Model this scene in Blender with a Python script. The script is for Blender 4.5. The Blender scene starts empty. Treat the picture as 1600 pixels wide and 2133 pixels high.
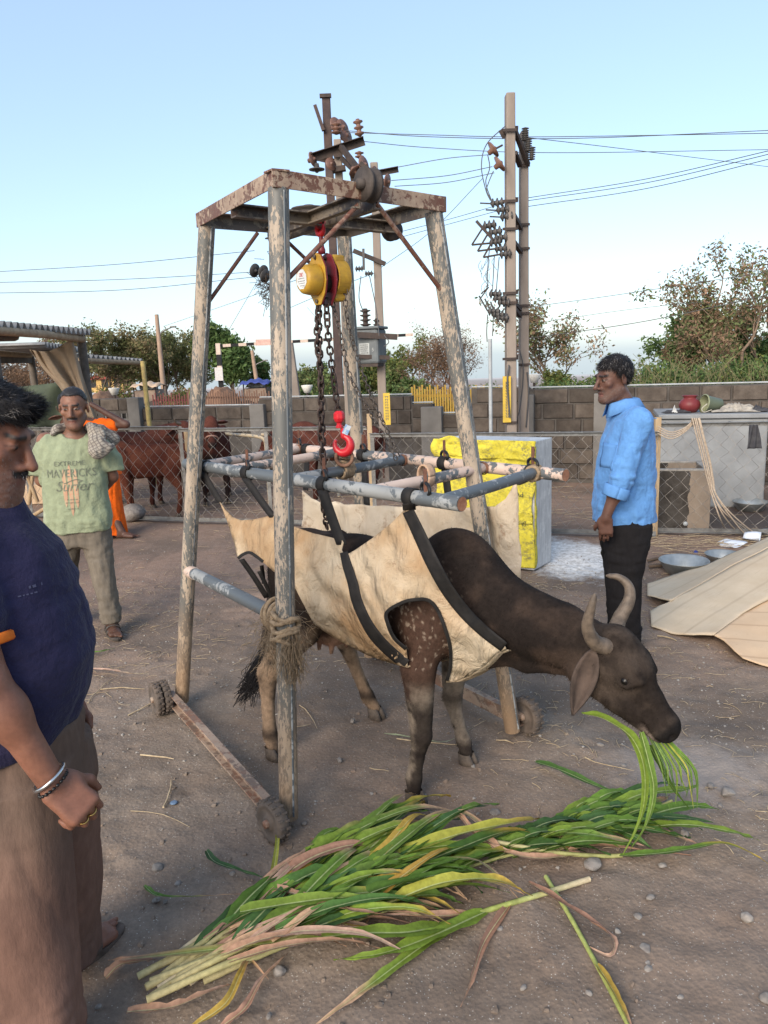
import bpy, math, random
import numpy as np
from mathutils import Vector, Matrix
from mathutils.geometry import delaunay_2d_cdt
random.seed(7); rng = np.random.default_rng(11)
scene = bpy.context.scene
COL = scene.collection
# ---------------------------------------------------------------- camera
CAM_H = 1.75; PITCH = math.radians(11.3); ROLL = math.radians(2.07); FPX = 1600.0
_F = np.array([0, math.cos(PITCH), -math.sin(PITCH)]); _R0 = np.array([1., 0, 0]); _U0 = np.array([0, math.sin(PITCH), math.cos(PITCH)])
_R = math.cos(ROLL)*_R0 - math.sin(ROLL)*_U0; _U = math.sin(ROLL)*_R0 + math.cos(ROLL)*_U0; _C = np.array([0, 0, CAM_H])
cd = bpy.data.cameras.new('camera'); cam = bpy.data.objects.new('camera', cd); COL.objects.link(cam)
cd.sensor_fit = 'HORIZONTAL'; cd.sensor_width = 36; cd.lens = 36.0*FPX/1600; cd.clip_start = .05; cd.clip_end = 3000
mw = Matrix(((_R[0], _U[0], -_F[0], 0), (_R[1], _U[1], -_F[1], 0), (_R[2], _U[2], -_F[2], CAM_H), (0, 0, 0, 1)))
cam.matrix_world = mw
scene.camera = cam
# ---------------------------------------------------------------- world, sun, exposure
SUN_EL = math.radians(28); SUN_AZ = math.radians(208)      # low sun behind the camera, to the left; compass from +Y clockwise
w = bpy.data.worlds.new('World'); scene.world = w; w.use_nodes = True
nt = w.node_tree; bgn = nt.nodes['Background']
sky = nt.nodes.new('ShaderNodeTexSky'); sky.sky_type = 'NISHITA'; sky.sun_disc = False
sky.sun_elevation = SUN_EL; sky.sun_rotation = SUN_AZ; sky.air_density = 1.0; sky.dust_density = 1.2; sky.ozone_density = 1.5; sky.altitude = 50
hz = nt.nodes.new('ShaderNodeMix'); hz.data_type = 'RGBA'; hz.blend_type = 'ADD'; hz.inputs[0].default_value = 1.     # even thin haze over the whole sky
hz.inputs[7].default_value = (1.9, 2.5, 3.3, 1); nt.links.new(sky.outputs[0], hz.inputs[6]); nt.links.new(hz.outputs[2], bgn.inputs[0]); bgn.inputs[1].default_value = .08
sl = bpy.data.lights.new('sun', 'SUN'); sl.energy = 2.5; sl.angle = math.radians(38); sl.color = (1, .88, .74)
so = bpy.data.objects.new('sun', sl); COL.objects.link(so)
_sd = Vector((math.sin(SUN_AZ)*math.cos(SUN_EL), math.cos(SUN_AZ)*math.cos(SUN_EL), math.sin(SUN_EL)))
so.rotation_euler = _sd.to_track_quat('Z', 'Y').to_euler()
vs = scene.view_settings; vs.view_transform = 'Standard'; vs.look = 'None'; vs.exposure = 0.9; vs.gamma = 1
# ---------------------------------------------------------------- pixel -> world
def ray(px, py): return (px-800)/FPX*_R - (py-1066.5)/FPX*_U + _F
def G(px, py, z=0.):
    v = ray(px, py); return _C + v*(z-CAM_H)/v[2]
def Yp(px, py, d):
    v = ray(px, py); return _C + v*d/v[1]
def PLN(px, py, o, n):                     # on the plane through o with normal n
    v = ray(px, py); return _C + v*(np.dot(np.asarray(o)-_C, n)/np.dot(v, n))
def V(*a): return np.array(a, float)
def nrm(v):
    v = np.asarray(v, float); return v/(np.linalg.norm(v)+1e-12)
# ---------------------------------------------------------------- materials
def _n(nt, t, **k):
    n = nt.nodes.new(t)
    for a, b in k.items(): setattr(n, a, b)
    return n
class NT:
    def __init__(s, name):
        s.m = bpy.data.materials.new(name); s.m.use_nodes = True; s.t = s.m.node_tree
        s.b = s.t.nodes['Principled BSDF']; s.out = s.t.nodes['Material Output']
        s.pos = s.t.nodes.new('ShaderNodeNewGeometry').outputs['Position']
        s.oi = None
    def L(s, a, b): s.t.links.new(a, b)
    def setin(s, sock, v):
        if hasattr(v, 'is_output'): s.L(v, sock)
        else: sock.default_value = v
    def obj(s):
        return s.t.nodes.new('ShaderNodeTexCoord').outputs['Object']
    def rand(s):
        return s.t.nodes.new('ShaderNodeObjectInfo').outputs['Random']
    def map(s, v, scale=(1, 1, 1), loc=(0, 0, 0), rot=(0, 0, 0)):
        n = s.t.nodes.new('ShaderNodeMapping'); s.L(v, n.inputs[0]); n.inputs[1].default_value = loc; n.inputs[2].default_value = rot; n.inputs[3].default_value = scale
        return n.outputs[0]
    def noise(s, scale, detail=4, rough=.55, v=None, dist=0.):
        n = s.t.nodes.new('ShaderNodeTexNoise'); s.L(v if v is not None else s.pos, n.inputs['Vector'])
        n.inputs['Scale'].default_value = scale; n.inputs['Detail'].default_value = detail; n.inputs['Roughness'].default_value = rough; n.inputs['Distortion'].default_value = dist
        return n.outputs['Fac']
    def vor(s, scale, v=None, feat='F1', out='Distance', rnd=1.):
        n = s.t.nodes.new('ShaderNodeTexVoronoi'); n.feature = feat; s.L(v if v is not None else s.pos, n.inputs['Vector']); n.inputs['Scale'].default_value = scale
        n.inputs['Randomness'].default_value = rnd
        return n.outputs[out]
    def wave(s, scale, dist=2., v=None, dirn='X'):
        n = s.t.nodes.new('ShaderNodeTexWave'); s.L(v if v is not None else s.pos, n.inputs['Vector']); n.inputs['Scale'].default_value = scale; n.inputs['Distortion'].default_value = dist; n.bands_direction = dirn
        return n.outputs['Fac']
    def ramp(s, f, pts):
        n = s.t.nodes.new('ShaderNodeValToRGB'); s.L(f, n.inputs[0]); e = n.color_ramp.elements
        while len(e) < len(pts): e.new(.5)
        for el, (p, c) in zip(e, pts):
            el.position = p; el.color = (c, c, c, 1) if not hasattr(c, '__len__') else (*c, 1)
        return n.outputs[0]
    def mix(s, f, a, b, mode='MIX'):
        n = s.t.nodes.new('ShaderNodeMix'); n.data_type = 'RGBA'; n.blend_type = mode
        s.setin(n.inputs[0], f)
        for sock, v in ((n.inputs[6], a), (n.inputs[7], b)):
            if hasattr(v, 'is_output'): s.L(v, sock)
            else: sock.default_value = (*v, 1) if len(v) == 3 else v
        return n.outputs[2]
    def math(s, op, a, b=0.):
        n = s.t.nodes.new('ShaderNodeMath'); n.operation = op; s.setin(n.inputs[0], a); s.setin(n.inputs[1], b); return n.outputs[0]
    def bump(s, h, strength=.3, dist=.01):
        n = s.t.nodes.new('ShaderNodeBump'); s.L(h, n.inputs['Height']); n.inputs['Strength'].default_value = strength; n.inputs['Distance'].default_value = dist
        s.L(n.outputs[0], s.b.inputs['Normal'])
    def attr(s, name='Col'):
        n = s.t.nodes.new('ShaderNodeAttribute'); n.attribute_name = name; return n.outputs['Color']
    def fin(s, col, rough=.8, metal=0., spec=.3):
        s.setin(s.b.inputs['Base Color'], (*col, 1) if not hasattr(col, 'is_output') else col)
        s.setin(s.b.inputs['Roughness'], rough); s.b.inputs['Metallic'].default_value = metal; s.b.inputs['Specular IOR Level'].default_value = spec
        return s.m
def M(name, c1, c2=None, scale=8., rough=.8, metal=0., bump=.25, bscale=60., bdist=.004, spec=.3, thr=(.35, .65), stretch=None, rvar=0.):
    s = NT(name); c2 = c2 or tuple(x*.7 for x in c1)
    v = s.map(s.pos, stretch) if stretch else s.pos
    f = s.ramp(s.noise(scale, 6, .6, v), [(thr[0], 0), (thr[1], 1)])
    c = s.mix(f, c1, c2)
    if rvar:
        r = s.rand(); k = s.math('ADD', s.math('MULTIPLY', r, rvar), 1-rvar/2)
        c = s.mix(1., c, s.mix(k, (0, 0, 0), (1, 1, 1)), 'MULTIPLY')
    if bump: s.bump(s.noise(bscale, 5, .6, v), bump, bdist)
    return s.fin(c, rough, metal, spec)
def Mpaint(name, paint, base, rust, amount=.5, scale=22., rustamt=.35, stretch=(1, 1, 1), metal=.5, seed=0., mud=0.):
    """flaked paint over steel with rust"""
    s = NT(name); v = s.map(s.pos, stretch, (seed, seed*.7, seed*1.3))
    a = s.noise(scale, 8, .68, v, .4); big = s.noise(scale*.12, 3, .5, v)
    fac = s.math('ADD', s.math('MULTIPLY', a, .75), s.math('MULTIPLY', big, .5))
    p = .62+.24*(1-2*amount)*.6
    flake = s.ramp(fac, [(p-.012, 0), (p+.012, 1)])
    rn = s.ramp(s.noise(scale*.5, 6, .7, s.map(v, (1, 1, 1), (5, 3, 1))), [(1-rustamt-.12, 0), (1-rustamt+.08, 1)])
    b = s.mix(rn, base, rust)
    pt = s.mix(s.ramp(s.noise(scale*.3, 4, .5, v), [(.3, 0), (.75, 1)]), paint, tuple(x*.72 for x in paint))
    pt = s.mix(s.math('MULTIPLY', rn, .35), pt, rust)
    c = s.mix(flake, b, pt)
    if mud:                                        # dried mud splashed up the foot of the pipe
        sp = s.t.nodes.new('ShaderNodeSeparateXYZ'); s.L(s.pos, sp.inputs[0]); c = s.mix(s.math('MULTIPLY', s.ramp(s.math('ADD', s.math('MULTIPLY', sp.outputs['Z'], .8), s.math('MULTIPLY', s.noise(9., 6, .7), .6)), [(.35, 1), (.85, 0)]), mud), c, s.mix(s.noise(60., 5, .7), (.36, .235, .135), (.22, .14, .085)))
    s.bump(s.math('ADD', s.math('MULTIPLY', flake, .6), s.math('MULTIPLY', s.noise(scale*6, 4, .6, v), .3)), .5, .0015)
    s.L(s.math('MULTIPLY', s.math('SUBTRACT', 1., flake), metal*.5), s.b.inputs['Metallic'])
    s.fin(c, .55, 0., .35); s.t.links.new(s.math('MULTIPLY', s.math('SUBTRACT', 1., flake), metal*.5), s.b.inputs['Metallic'])
    return s.m
def Mvc(name, rough=.8, nscale=40., namt=.35, bump=.3, bscale=150., bdist=.003, sheen=0., spec=.25, stretch=None, sss=0., v_obj=False):
    """colour from the mesh attribute Col (hair, coat, cloth and skin patches) with fine variation"""
    s = NT(name); src = s.obj() if v_obj else s.pos
    v = s.map(src, stretch) if stretch else src
    f = s.ramp(s.noise(nscale, 6, .65, v), [(.25, 1-namt), (.75, 1+namt*.6)])
    c = s.mix(1., s.attr(), f, 'MULTIPLY')
    if bump: s.bump(s.noise(bscale, 5, .6, v), bump, bdist)
    if sheen: s.b.inputs['Sheen Weight'].default_value = sheen; s.b.inputs['Sheen Roughness'].default_value = .4
    if sss:
        s.b.inputs['Subsurface Weight'].default_value = sss; s.b.inputs['Subsurface Radius'].default_value = (.01, .004, .002); s.b.inputs['Subsurface Scale'].default_value = .5
    return s.fin(c, rough, 0, spec)
# ---------------------------------------------------------------- mesh building
class MB:
    def __init__(s): s.v = []; s.f = []; s.sm = []; s.n = 0
    def add(s, v, f, smooth=False):
        v = np.asarray(v, float).reshape(-1, 3); s.v.append(v)
        s.f += [tuple(int(i)+s.n for i in q) for q in f]; s.sm += [smooth]*len(f); s.n += len(v); return s
    def box(s, c, size, R=None):
        x, y, z = np.array(size)/2.
        v = np.array([(-x, -y, -z), (x, -y, -z), (x, y, -z), (-x, y, -z), (-x, -y, z), (x, -y, z), (x, y, z), (-x, y, z)])
        if R is not None: v = v@np.asarray(R).T
        return s.add(v+np.asarray(c), [(0, 3, 2, 1), (4, 5, 6, 7), (0, 1, 5, 4), (1, 2, 6, 5), (2, 3, 7, 6), (3, 0, 4, 7)])
    def prof(s, a, b, pr, up=(0, 0, 1), smooth=False):
        """extrude a closed 2-D profile (list of (side, up)) from a to b"""
        a = np.asarray(a, float); b = np.asarray(b, float); d = nrm(b-a); up = np.asarray(up, float)
        if abs(np.dot(d, nrm(up))) > .98: up = V(1, 0, 0)
        sd = nrm(np.cross(d, up)); u = np.cross(sd, d); n = len(pr)
        P = [sd*p[0]+u*p[1] for p in pr]
        v = [a+p for p in P]+[b+p for p in P]
        f = [(i, (i+1) % n, n+(i+1) % n, n+i) for i in range(n)]
        s.add(v, f, smooth); s.add(v[:n], [tuple(range(n))[::-1]]); s.add(v[n:], [tuple(range(n))])
        return s
    def beam(s, a, b, w, h, up=(0, 0, 1)):
        return s.prof(a, b, [(-w/2, -h/2), (w/2, -h/2), (w/2, h/2), (-w/2, h/2)], up)
    def angle(s, a, b, w, t=.006, up=(0, 0, 1), sx=1, sy=1):
        return s.prof(a, b, [(0, 0), (sx*w, 0), (sx*w, sy*t), (sx*t, sy*t), (sx*t, sy*w), (0, sy*w)][::(1 if sx*sy > 0 else -1)], up)
    def chan(s, a, b, w, h, t=.007, up=(0, 0, 1), sx=1):
        p = [(0, -h/2), (sx*w, -h/2), (sx*w, -h/2+t), (sx*t, -h/2+t), (sx*t, h/2-t), (sx*w, h/2-t), (sx*w, h/2), (0, h/2)]
        return s.prof(a, b, p[::(1 if sx > 0 else -1)], up)
    def tube(s, pts, r, n=8, caps=True, closed=False, smooth=True):
        P = np.asarray(pts, float); m = len(P); r = np.full(m, r) if np.isscalar(r) else np.asarray(r, float)
        if closed: T = np.roll(P, -1, 0)-np.roll(P, 1, 0)
        else: T = np.gradient(P, axis=0)
        T /= np.linalg.norm(T, axis=1)[:, None]+1e-12
        u = np.cross(T[0], (0, 0, 1)); u = u if np.linalg.norm(u) > .05 else np.cross(T[0], (1, 0, 0)); u = nrm(u)
        ang = np.arange(n)*2*math.pi/n; vs_ = []
        for i in range(m):
            u = nrm(u-T[i]*np.dot(u, T[i])); w_ = np.cross(T[i], u)
            vs_.append(P[i]+r[i]*(np.cos(ang)[:, None]*u+np.sin(ang)[:, None]*w_))
        f = []
        for i in range(m if closed else m-1):
            j = (i+1) % m
            for k in range(n): f.append((i*n+k, i*n+(k+1) % n, j*n+(k+1) % n, j*n+k))
        s.add(np.vstack(vs_), f, smooth)
        if caps and not closed: s.add(vs_[0], [tuple(range(n))[::-1]]); s.add(vs_[-1], [tuple(range(n))])
        return s
    def lathe(s, prof, o, ax=(0, 0, 1), n=20, smooth=True):
        """prof: list of (radius, along)"""
        ax = nrm(ax); u = np.cross(ax, (0, 0, 1)); u = nrm(u) if np.linalg.norm(u) > .05 else V(1, 0, 0); w_ = np.cross(ax, u)
        a = np.arange(n)*2*math.pi/n; ring = np.cos(a)[:, None]*u+np.sin(a)[:, None]*w_
        v = np.vstack([np.asarray(o)+ax*h+ring*max(r, 1e-4) for r, h in prof]); f = []
        for i in range(len(prof)-1):
            for k in range(n): f.append((i*n+k, i*n+(k+1) % n, (i+1)*n+(k+1) % n, (i+1)*n+k))
        return s.add(v, f, smooth)
    def grid(s, P, smooth=True, wrap=False):
        P = np.asarray(P, float); a, b = P.shape[:2]
        f = [(i*b+j, i*b+(j+1) % b, (i+1)*b+(j+1) % b, (i+1)*b+j) for i in range(a-1) for j in range(b if wrap else b-1)]
        return s.add(P.reshape(-1, 3), f, smooth)
    def ribbon(s, pts, w, side, smooth=True):
        P = np.asarray(pts, float); side = np.asarray(side, float)
        if side.ndim == 1: side = np.tile(side, (len(P), 1))
        w = np.full(len(P), w) if np.isscalar(w) else np.asarray(w)
        return s.grid(np.stack([P-side*w[:, None]/2, P+side*w[:, None]/2], 1), smooth)
    def mesh(s, name):
        me = bpy.data.meshes.new(name); v = np.vstack(s.v) if s.v else np.zeros((0, 3))
        me.from_pydata(v.tolist(), [], s.f); me.polygons.foreach_set('use_smooth', s.sm); me.update(); return me
    def build(s, name, mat, parent=None, label=None, cat=None, group=None, kind=None, bevel=0., origin=None, solid=0.):
        me = s.mesh(name); o = link(name, me, mat, parent, label, cat, group, kind)
        if bevel:
            m = o.modifiers.new('bevel', 'BEVEL'); m.width = bevel; m.segments = 2; m.limit_method = 'ANGLE'; m.angle_limit = .6
        if solid:
            m = o.modifiers.new('solid', 'SOLIDIFY'); m.thickness = solid; m.offset = 0
        return o
def link(name, me, mat, parent=None, label=None, cat=None, group=None, kind=None):
    o = bpy.data.objects.new(name, me); COL.objects.link(o)
    if me is not None and mat is not None and not len(me.materials): me.materials.append(mat)
    if parent is not None:
        o.parent = parent
        if parent.location.length or parent.parent:
            loc = Vector(); p = parent
            while p: loc += p.location; p = p.parent
            o.location = -loc            # geometry is written in world coordinates
    return tag(o, label, cat, group, kind)
def tag(o, label=None, cat=None, group=None, kind=None):
    for k, v in (('label', label), ('category', cat), ('group', group), ('kind', kind)):
        if v: o[k] = v
    return o
def thing(name, loc, label, cat, group=None):
    o = bpy.data.objects.new(name, None); COL.objects.link(o); o.location = Vector([float(x) for x in loc]); o.empty_display_size = .05
    return tag(o, label, cat, group)
def inst(name, me, parent, M4=None, label=None, cat=None, group=None, mat=None):
    """an object that shares mesh data, placed by a world matrix"""
    o = bpy.data.objects.new(name, me); COL.objects.link(o)
    if parent is not None: o.parent = parent
    loc = Vector(); p = parent
    while p: loc += p.location; p = p.parent
    o.matrix_local = Matrix.Translation(-loc) @ (M4 or Matrix())
    return tag(o, label, cat, group)
def npmesh(name, v, quads, smooth=True, col=None):
    me = bpy.data.meshes.new(name); v = np.asarray(v, np.float32); q = np.asarray(quads, np.int32); k = q.shape[1]
    me.vertices.add(len(v)); me.vertices.foreach_set('co', v.ravel())
    me.loops.add(q.size); me.loops.foreach_set('vertex_index', q.ravel())
    me.polygons.add(len(q)); me.polygons.foreach_set('loop_start', np.arange(len(q), dtype=np.int32)*k)
    me.polygons.foreach_set('use_smooth', np.full(len(q), smooth))
    me.update(calc_edges=True); me.validate()
    if col is not None: setcol(me, col)
    return me
def setcol(me, col):
    a = me.color_attributes.new('Col', 'FLOAT_COLOR', 'POINT'); c = np.ones((len(me.vertices), 4), np.float32); c[:, :3] = col; a.data.foreach_set('color', c.ravel())
def rotmat(x=0, y=0, z=0):
    cx, sx, cy, sy, cz, sz = math.cos(x), math.sin(x), math.cos(y), math.sin(y), math.cos(z), math.sin(z)
    return np.array([[cz, -sz, 0], [sz, cz, 0], [0, 0, 1]])@np.array([[cy, 0, sy], [0, 1, 0], [-sy, 0, cy]])@np.array([[1, 0, 0], [0, cx, -sx], [0, sx, cx]])
def tubes(P, r, sides=3):
    """many thin tubes at once: P (n, m, 3), r scalar, (n,) or (n, m) -> vertices, quads"""
    P = np.asarray(P, float); n, m = P.shape[:2]; r = np.broadcast_to(np.asarray(r, float).reshape(-1, 1) if np.ndim(r) == 1 else r, (n, m))
    T = np.gradient(P, axis=1); T /= np.linalg.norm(T, axis=2)[..., None]+1e-12
    ref = np.where(np.abs(T[:, :1, 2:3]) > .9, V(1, 0, 0), V(0, 0, 1)); u = np.cross(T, np.broadcast_to(ref, T.shape)); u /= np.linalg.norm(u, axis=2)[..., None]+1e-12; w_ = np.cross(T, u)
    a = np.arange(sides)*2*math.pi/sides
    v = P[:, :, None]+r[:, :, None, None]*(np.cos(a)[:, None]*u[:, :, None]+np.sin(a)[:, None]*w_[:, :, None])
    i = np.arange(n*m*sides).reshape(n, m, sides); j = np.roll(i, -1, 2)
    return v.reshape(-1, 3), np.stack([i[:, :-1], j[:, :-1], j[:, 1:], i[:, 1:]], -1).reshape(-1, 4)
def tubes_obj(name, P, r, mat, parent=None, sides=3, **k):
    v, q_ = tubes(P, r, sides); return link(name, npmesh(name, v, q_, True), mat, parent, **k)
def catmull(pts, n=8):
    P = np.asarray(pts, float); P = np.vstack([2*P[0]-P[1], P, 2*P[-1]-P[-2]]); out = []
    for i in range(1, len(P)-2):
        t = np.linspace(0, 1, n, endpoint=False)[:, None]; a, b, c, d = P[i-1:i+3]
        out.append(.5*((2*b)+(-a+c)*t+(2*a-5*b+4*c-d)*t**2+(-a+3*b-3*c+d)*t**3))
    return np.vstack(out+[P[-2:-1]])
# cheap value noise for shapes
def vnoise(P, seed=0):
    P = np.asarray(P, float); i = np.floor(P).astype(np.int64); f = P-i; f = f*f*(3-2*f)
    def h(a, b, c):
        n = (a*374761393+b*668265263+c*2147483647+seed*1274126177) & 0x7fffffff
        n = ((n ^ (n >> 13))*1274126177) & 0x7fffffff
        return ((n ^ (n >> 16)) & 0xffff)/65535.
    r = 0
    for dx in (0, 1):
        for dy in (0, 1):
            for dz in (0, 1):
                w_ = (f[..., 0] if dx else 1-f[..., 0])*(f[..., 1] if dy else 1-f[..., 1])*(f[..., 2] if dz else 1-f[..., 2])
                r = r+w_*h(i[..., 0]+dx, i[..., 1]+dy, i[..., 2]+dz)
    return r*2-1
def fbm(P, oct=4, seed=0):
    r = 0; a = 1; P = np.asarray(P, float)
    for k in range(oct): r = r+a*vnoise(P*2**k, seed+k); a *= .5
    return r
# ---------------------------------------------------------------- signed distance shapes -> one continuous mesh
def smin(a, b, k):
    if k <= 0: return np.minimum(a, b)
    h = np.clip(.5+.5*(b-a)/k, 0, 1); return b*(1-h)+a*h-k*h*(1-h)
class Prim:
    __slots__ = ('f', 'c', 'r', 'k', 'op')
    def __init__(s, f, c, r, k=.02, op='u'): s.f = f; s.c = np.asarray(c, float); s.r = r; s.k = k; s.op = op
def cone(a, b, r1, r2, k=.02, op='u', sq=None):
    """tapered capsule; sq=(direction, factor) flattens it along a direction"""
    a = np.asarray(a, float); b = np.asarray(b, float); d = b-a; L2 = float(d@d)+1e-12
    if sq: n = nrm(sq[0]); g = sq[1]
    def f(P):
        q = P-a
        if sq:
            t0 = q@n; q = q+(t0*(1/g-1))[:, None]*n; dd = d+(d@n)*(1/g-1)*n; L = float(dd@dd)+1e-12
        else: dd = d; L = L2
        t = np.clip(q@dd/L, 0, 1); e = q-t[:, None]*dd
        v = np.sqrt((e*e).sum(1))-(r1+(r2-r1)*t)
        return v*(min(g, 1) if sq else 1)
    rr = max(r1, r2)*(max(1, sq[1]) if sq else 1)
    return Prim(f, (a+b)/2, math.sqrt(L2)/2+rr, k, op)
def ell(c, r, k=.02, op='u', R=None):
    c = np.asarray(c, float); r = np.asarray(r, float)
    def f(P):
        q = P-c
        if R is not None: q = q@R
        k0 = np.sqrt(((q/r)**2).sum(1)); k1 = np.sqrt(((q/r**2)**2).sum(1))+1e-9
        return np.where(k0 < .02, -r.min(), k0*(k0-1)/k1)
    return Prim(f, c, r.max(), k, op)
def chain(pts, rs, k=.02, op='u', sq=None):
    return [cone(pts[i], pts[i+1], rs[i], rs[i+1], k if i == 0 else min(k, .012), op, sq) for i in range(len(pts)-1)]
def rbox(c, h, rd, k=.01, op='u', R=None):
    c = np.asarray(c, float); h = np.asarray(h, float)
    def f(P):
        q = P-c
        if R is not None: q = q@R
        q = np.abs(q)-(h-rd); return np.sqrt((np.maximum(q, 0)**2).sum(1))+np.minimum(q.max(1), 0)-rd
    return Prim(f, c, float(np.linalg.norm(h)), k, op)
def plane(o, n, k=.005, op='i'):
    o = np.asarray(o, float); n = nrm(n)
    return Prim(lambda P: (P-o)@n, o, 50., k, op)
def xform(prims, R, t, s=1., k=None):
    """prims given in a local frame, placed by rotation R, offset t, scale s"""
    R = np.asarray(R, float); t = np.asarray(t, float); out = []
    for p in prims:
        out.append(Prim((lambda P, f=p.f: f((P-t)@R/s)*s), R@(p.c*s)+t, p.r*s, p.k*s, p.op))
    return out
def seval(prims, P, ctr=None, rad=None):
    d = np.full(len(P), .3)
    for p in prims:
        if ctr is not None and p.r < 40 and np.linalg.norm(ctr-p.c)-p.r-rad > .05+p.k: continue
        e = p.f(P)
        if p.op == 'u': d = smin(d, e, p.k)
        elif p.op == 's': d = -smin(-d, e, p.k)
        elif p.op == 'i': d = -smin(-d, -e, p.k)
        elif p.op == 'd': d = d+e               # displacement
    return d
def sdf_mesh(prims, h, lo, hi, N=14):
    disp = [p for p in prims if p.op == 'd']
    if disp:                                       # cloth folds are pushed along the normals after meshing
        v, q_ = sdf_mesh([p for p in prims if p.op != 'd'], h, lo, hi, N)
        n_ = np.cross(v[q_[:, 2]]-v[q_[:, 0]], v[q_[:, 3]]-v[q_[:, 1]]); vn = np.zeros_like(v)
        for k in range(4): np.add.at(vn, q_[:, k], n_)
        vn /= np.linalg.norm(vn, axis=1)[:, None]+1e-12
        return v-vn*sum(p.f(v) for p in disp)[:, None], q_
    lo = np.asarray(lo, float); hi = np.asarray(hi, float); B = h*N; nb = np.ceil((hi-lo)/B).astype(int)
    ii = np.stack(np.meshgrid(*[np.arange(n) for n in nb], indexing='ij'), -1).reshape(-1, 3)
    cs = lo+(ii+.5)*B; hd = B*.87
    keep = np.abs(seval(prims, cs)) < hd*1.35+.012
    ii = ii[keep]; cs = cs[keep]
    g = np.stack(np.meshgrid(*[np.arange(N+1)]*3, indexing='ij'), -1).reshape(-1, 3)
    ST = np.int64(1 << 20)
    corners = [(a, b, c) for a in (0, 1) for b in (0, 1) for c in (0, 1)]
    edges = [(p, q) for p in range(8) for q in range(p+1, 8) if sum(abs(x-y) for x, y in zip(corners[p], corners[q])) == 1]
    AV = []; AK = []; AQ = []
    for b, c in zip(ii, cs):
        D = seval(prims, lo+b*B+g*h, c, hd).reshape(N+1, N+1, N+1); S = D < 0
        if S.all() or not S.any(): continue
        cnt = sum(S[a:N+a, e:N+e, f:N+f].astype(int) for a, e, f in corners)
        ci = np.argwhere((cnt > 0) & (cnt < 8))
        if len(ci):
            dv = np.stack([D[ci[:, 0]+a, ci[:, 1]+e, ci[:, 2]+f] for a, e, f in corners], 1)
            acc = np.zeros((len(ci), 3)); num = np.zeros(len(ci))
            for p, q in edges:
                m = (dv[:, p] < 0) != (dv[:, q] < 0); t = dv[:, p]/(dv[:, p]-dv[:, q]+1e-20)
                pt = np.array(corners[p])+t[:, None]*(np.array(corners[q])-np.array(corners[p]))
                acc += np.where(m[:, None], pt, 0); num += m
            AV.append(lo+(b*N+ci+acc/num[:, None])*h)
            gi = (b*N+ci+8).astype(np.int64); AK.append((gi[:, 0]*ST+gi[:, 1])*ST+gi[:, 2])
        for ax in range(3):
            s1 = S[:N, :N, :N]; s2 = [S[1:, :N, :N], S[:N, 1:, :N], S[:N, :N, 1:]][ax]
            e = np.argwhere(s1 != s2)
            if not len(e): continue
            fl = s1[e[:, 0], e[:, 1], e[:, 2]]; gi = (b*N+e+8).astype(np.int64)
            u = np.zeros(3, np.int64); v_ = np.zeros(3, np.int64); u[(ax+1) % 3] = 1; v_[(ax+2) % 3] = 1
            qs = [gi, gi-u, gi-u-v_, gi-v_]; K = np.stack([(q[:, 0]*ST+q[:, 1])*ST+q[:, 2] for q in qs], 1)
            K[~fl] = K[~fl][:, ::-1]; AQ.append(K)
    Vv = np.vstack(AV); K = np.concatenate(AK); Q = np.vstack(AQ); o = np.argsort(K); Ks = K[o]
    ix = np.clip(np.searchsorted(Ks, Q.ravel()), 0, len(Ks)-1); ok = (Ks[ix] == Q.ravel()).reshape(Q.shape).all(1)
    return Vv, o[ix].reshape(Q.shape)[ok]
def sdf_obj(name, prims, h, lo, hi, mat, parent=None, colf=None, label=None, smooth_it=1, disp=None):
    v, q = sdf_mesh(prims, h, lo, hi)
    for _ in range(smooth_it):
        acc = np.zeros_like(v); c = np.zeros(len(v))
        for a, b in ((0, 1), (1, 2), (2, 3), (3, 0)):
            np.add.at(acc, q[:, a], v[q[:, b]]); np.add.at(acc, q[:, b], v[q[:, a]]); np.add.at(c, q[:, a], 1); np.add.at(c, q[:, b], 1)
        v = v*.5+.5*acc/np.maximum(c, 1)[:, None]
    if disp is not None: v = disp(v)
    me = npmesh(name, v, q, True, colf(v) if colf else None)
    return link(name, me, mat, parent, label)
def lerp3(a, b, t): return np.asarray(a)*(1-t)[:, None]+np.asarray(b)*t[:, None]
def sstep(a, b, x):
    t = np.clip((x-a)/(b-a), 0, 1); return t*t*(3-2*t)
def lin(*c):                                    # sRGB 0-255 to linear
    return tuple((x/255/12.92 if x/255 <= .04045 else ((x/255+.055)/1.055)**2.4) for x in c)
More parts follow.
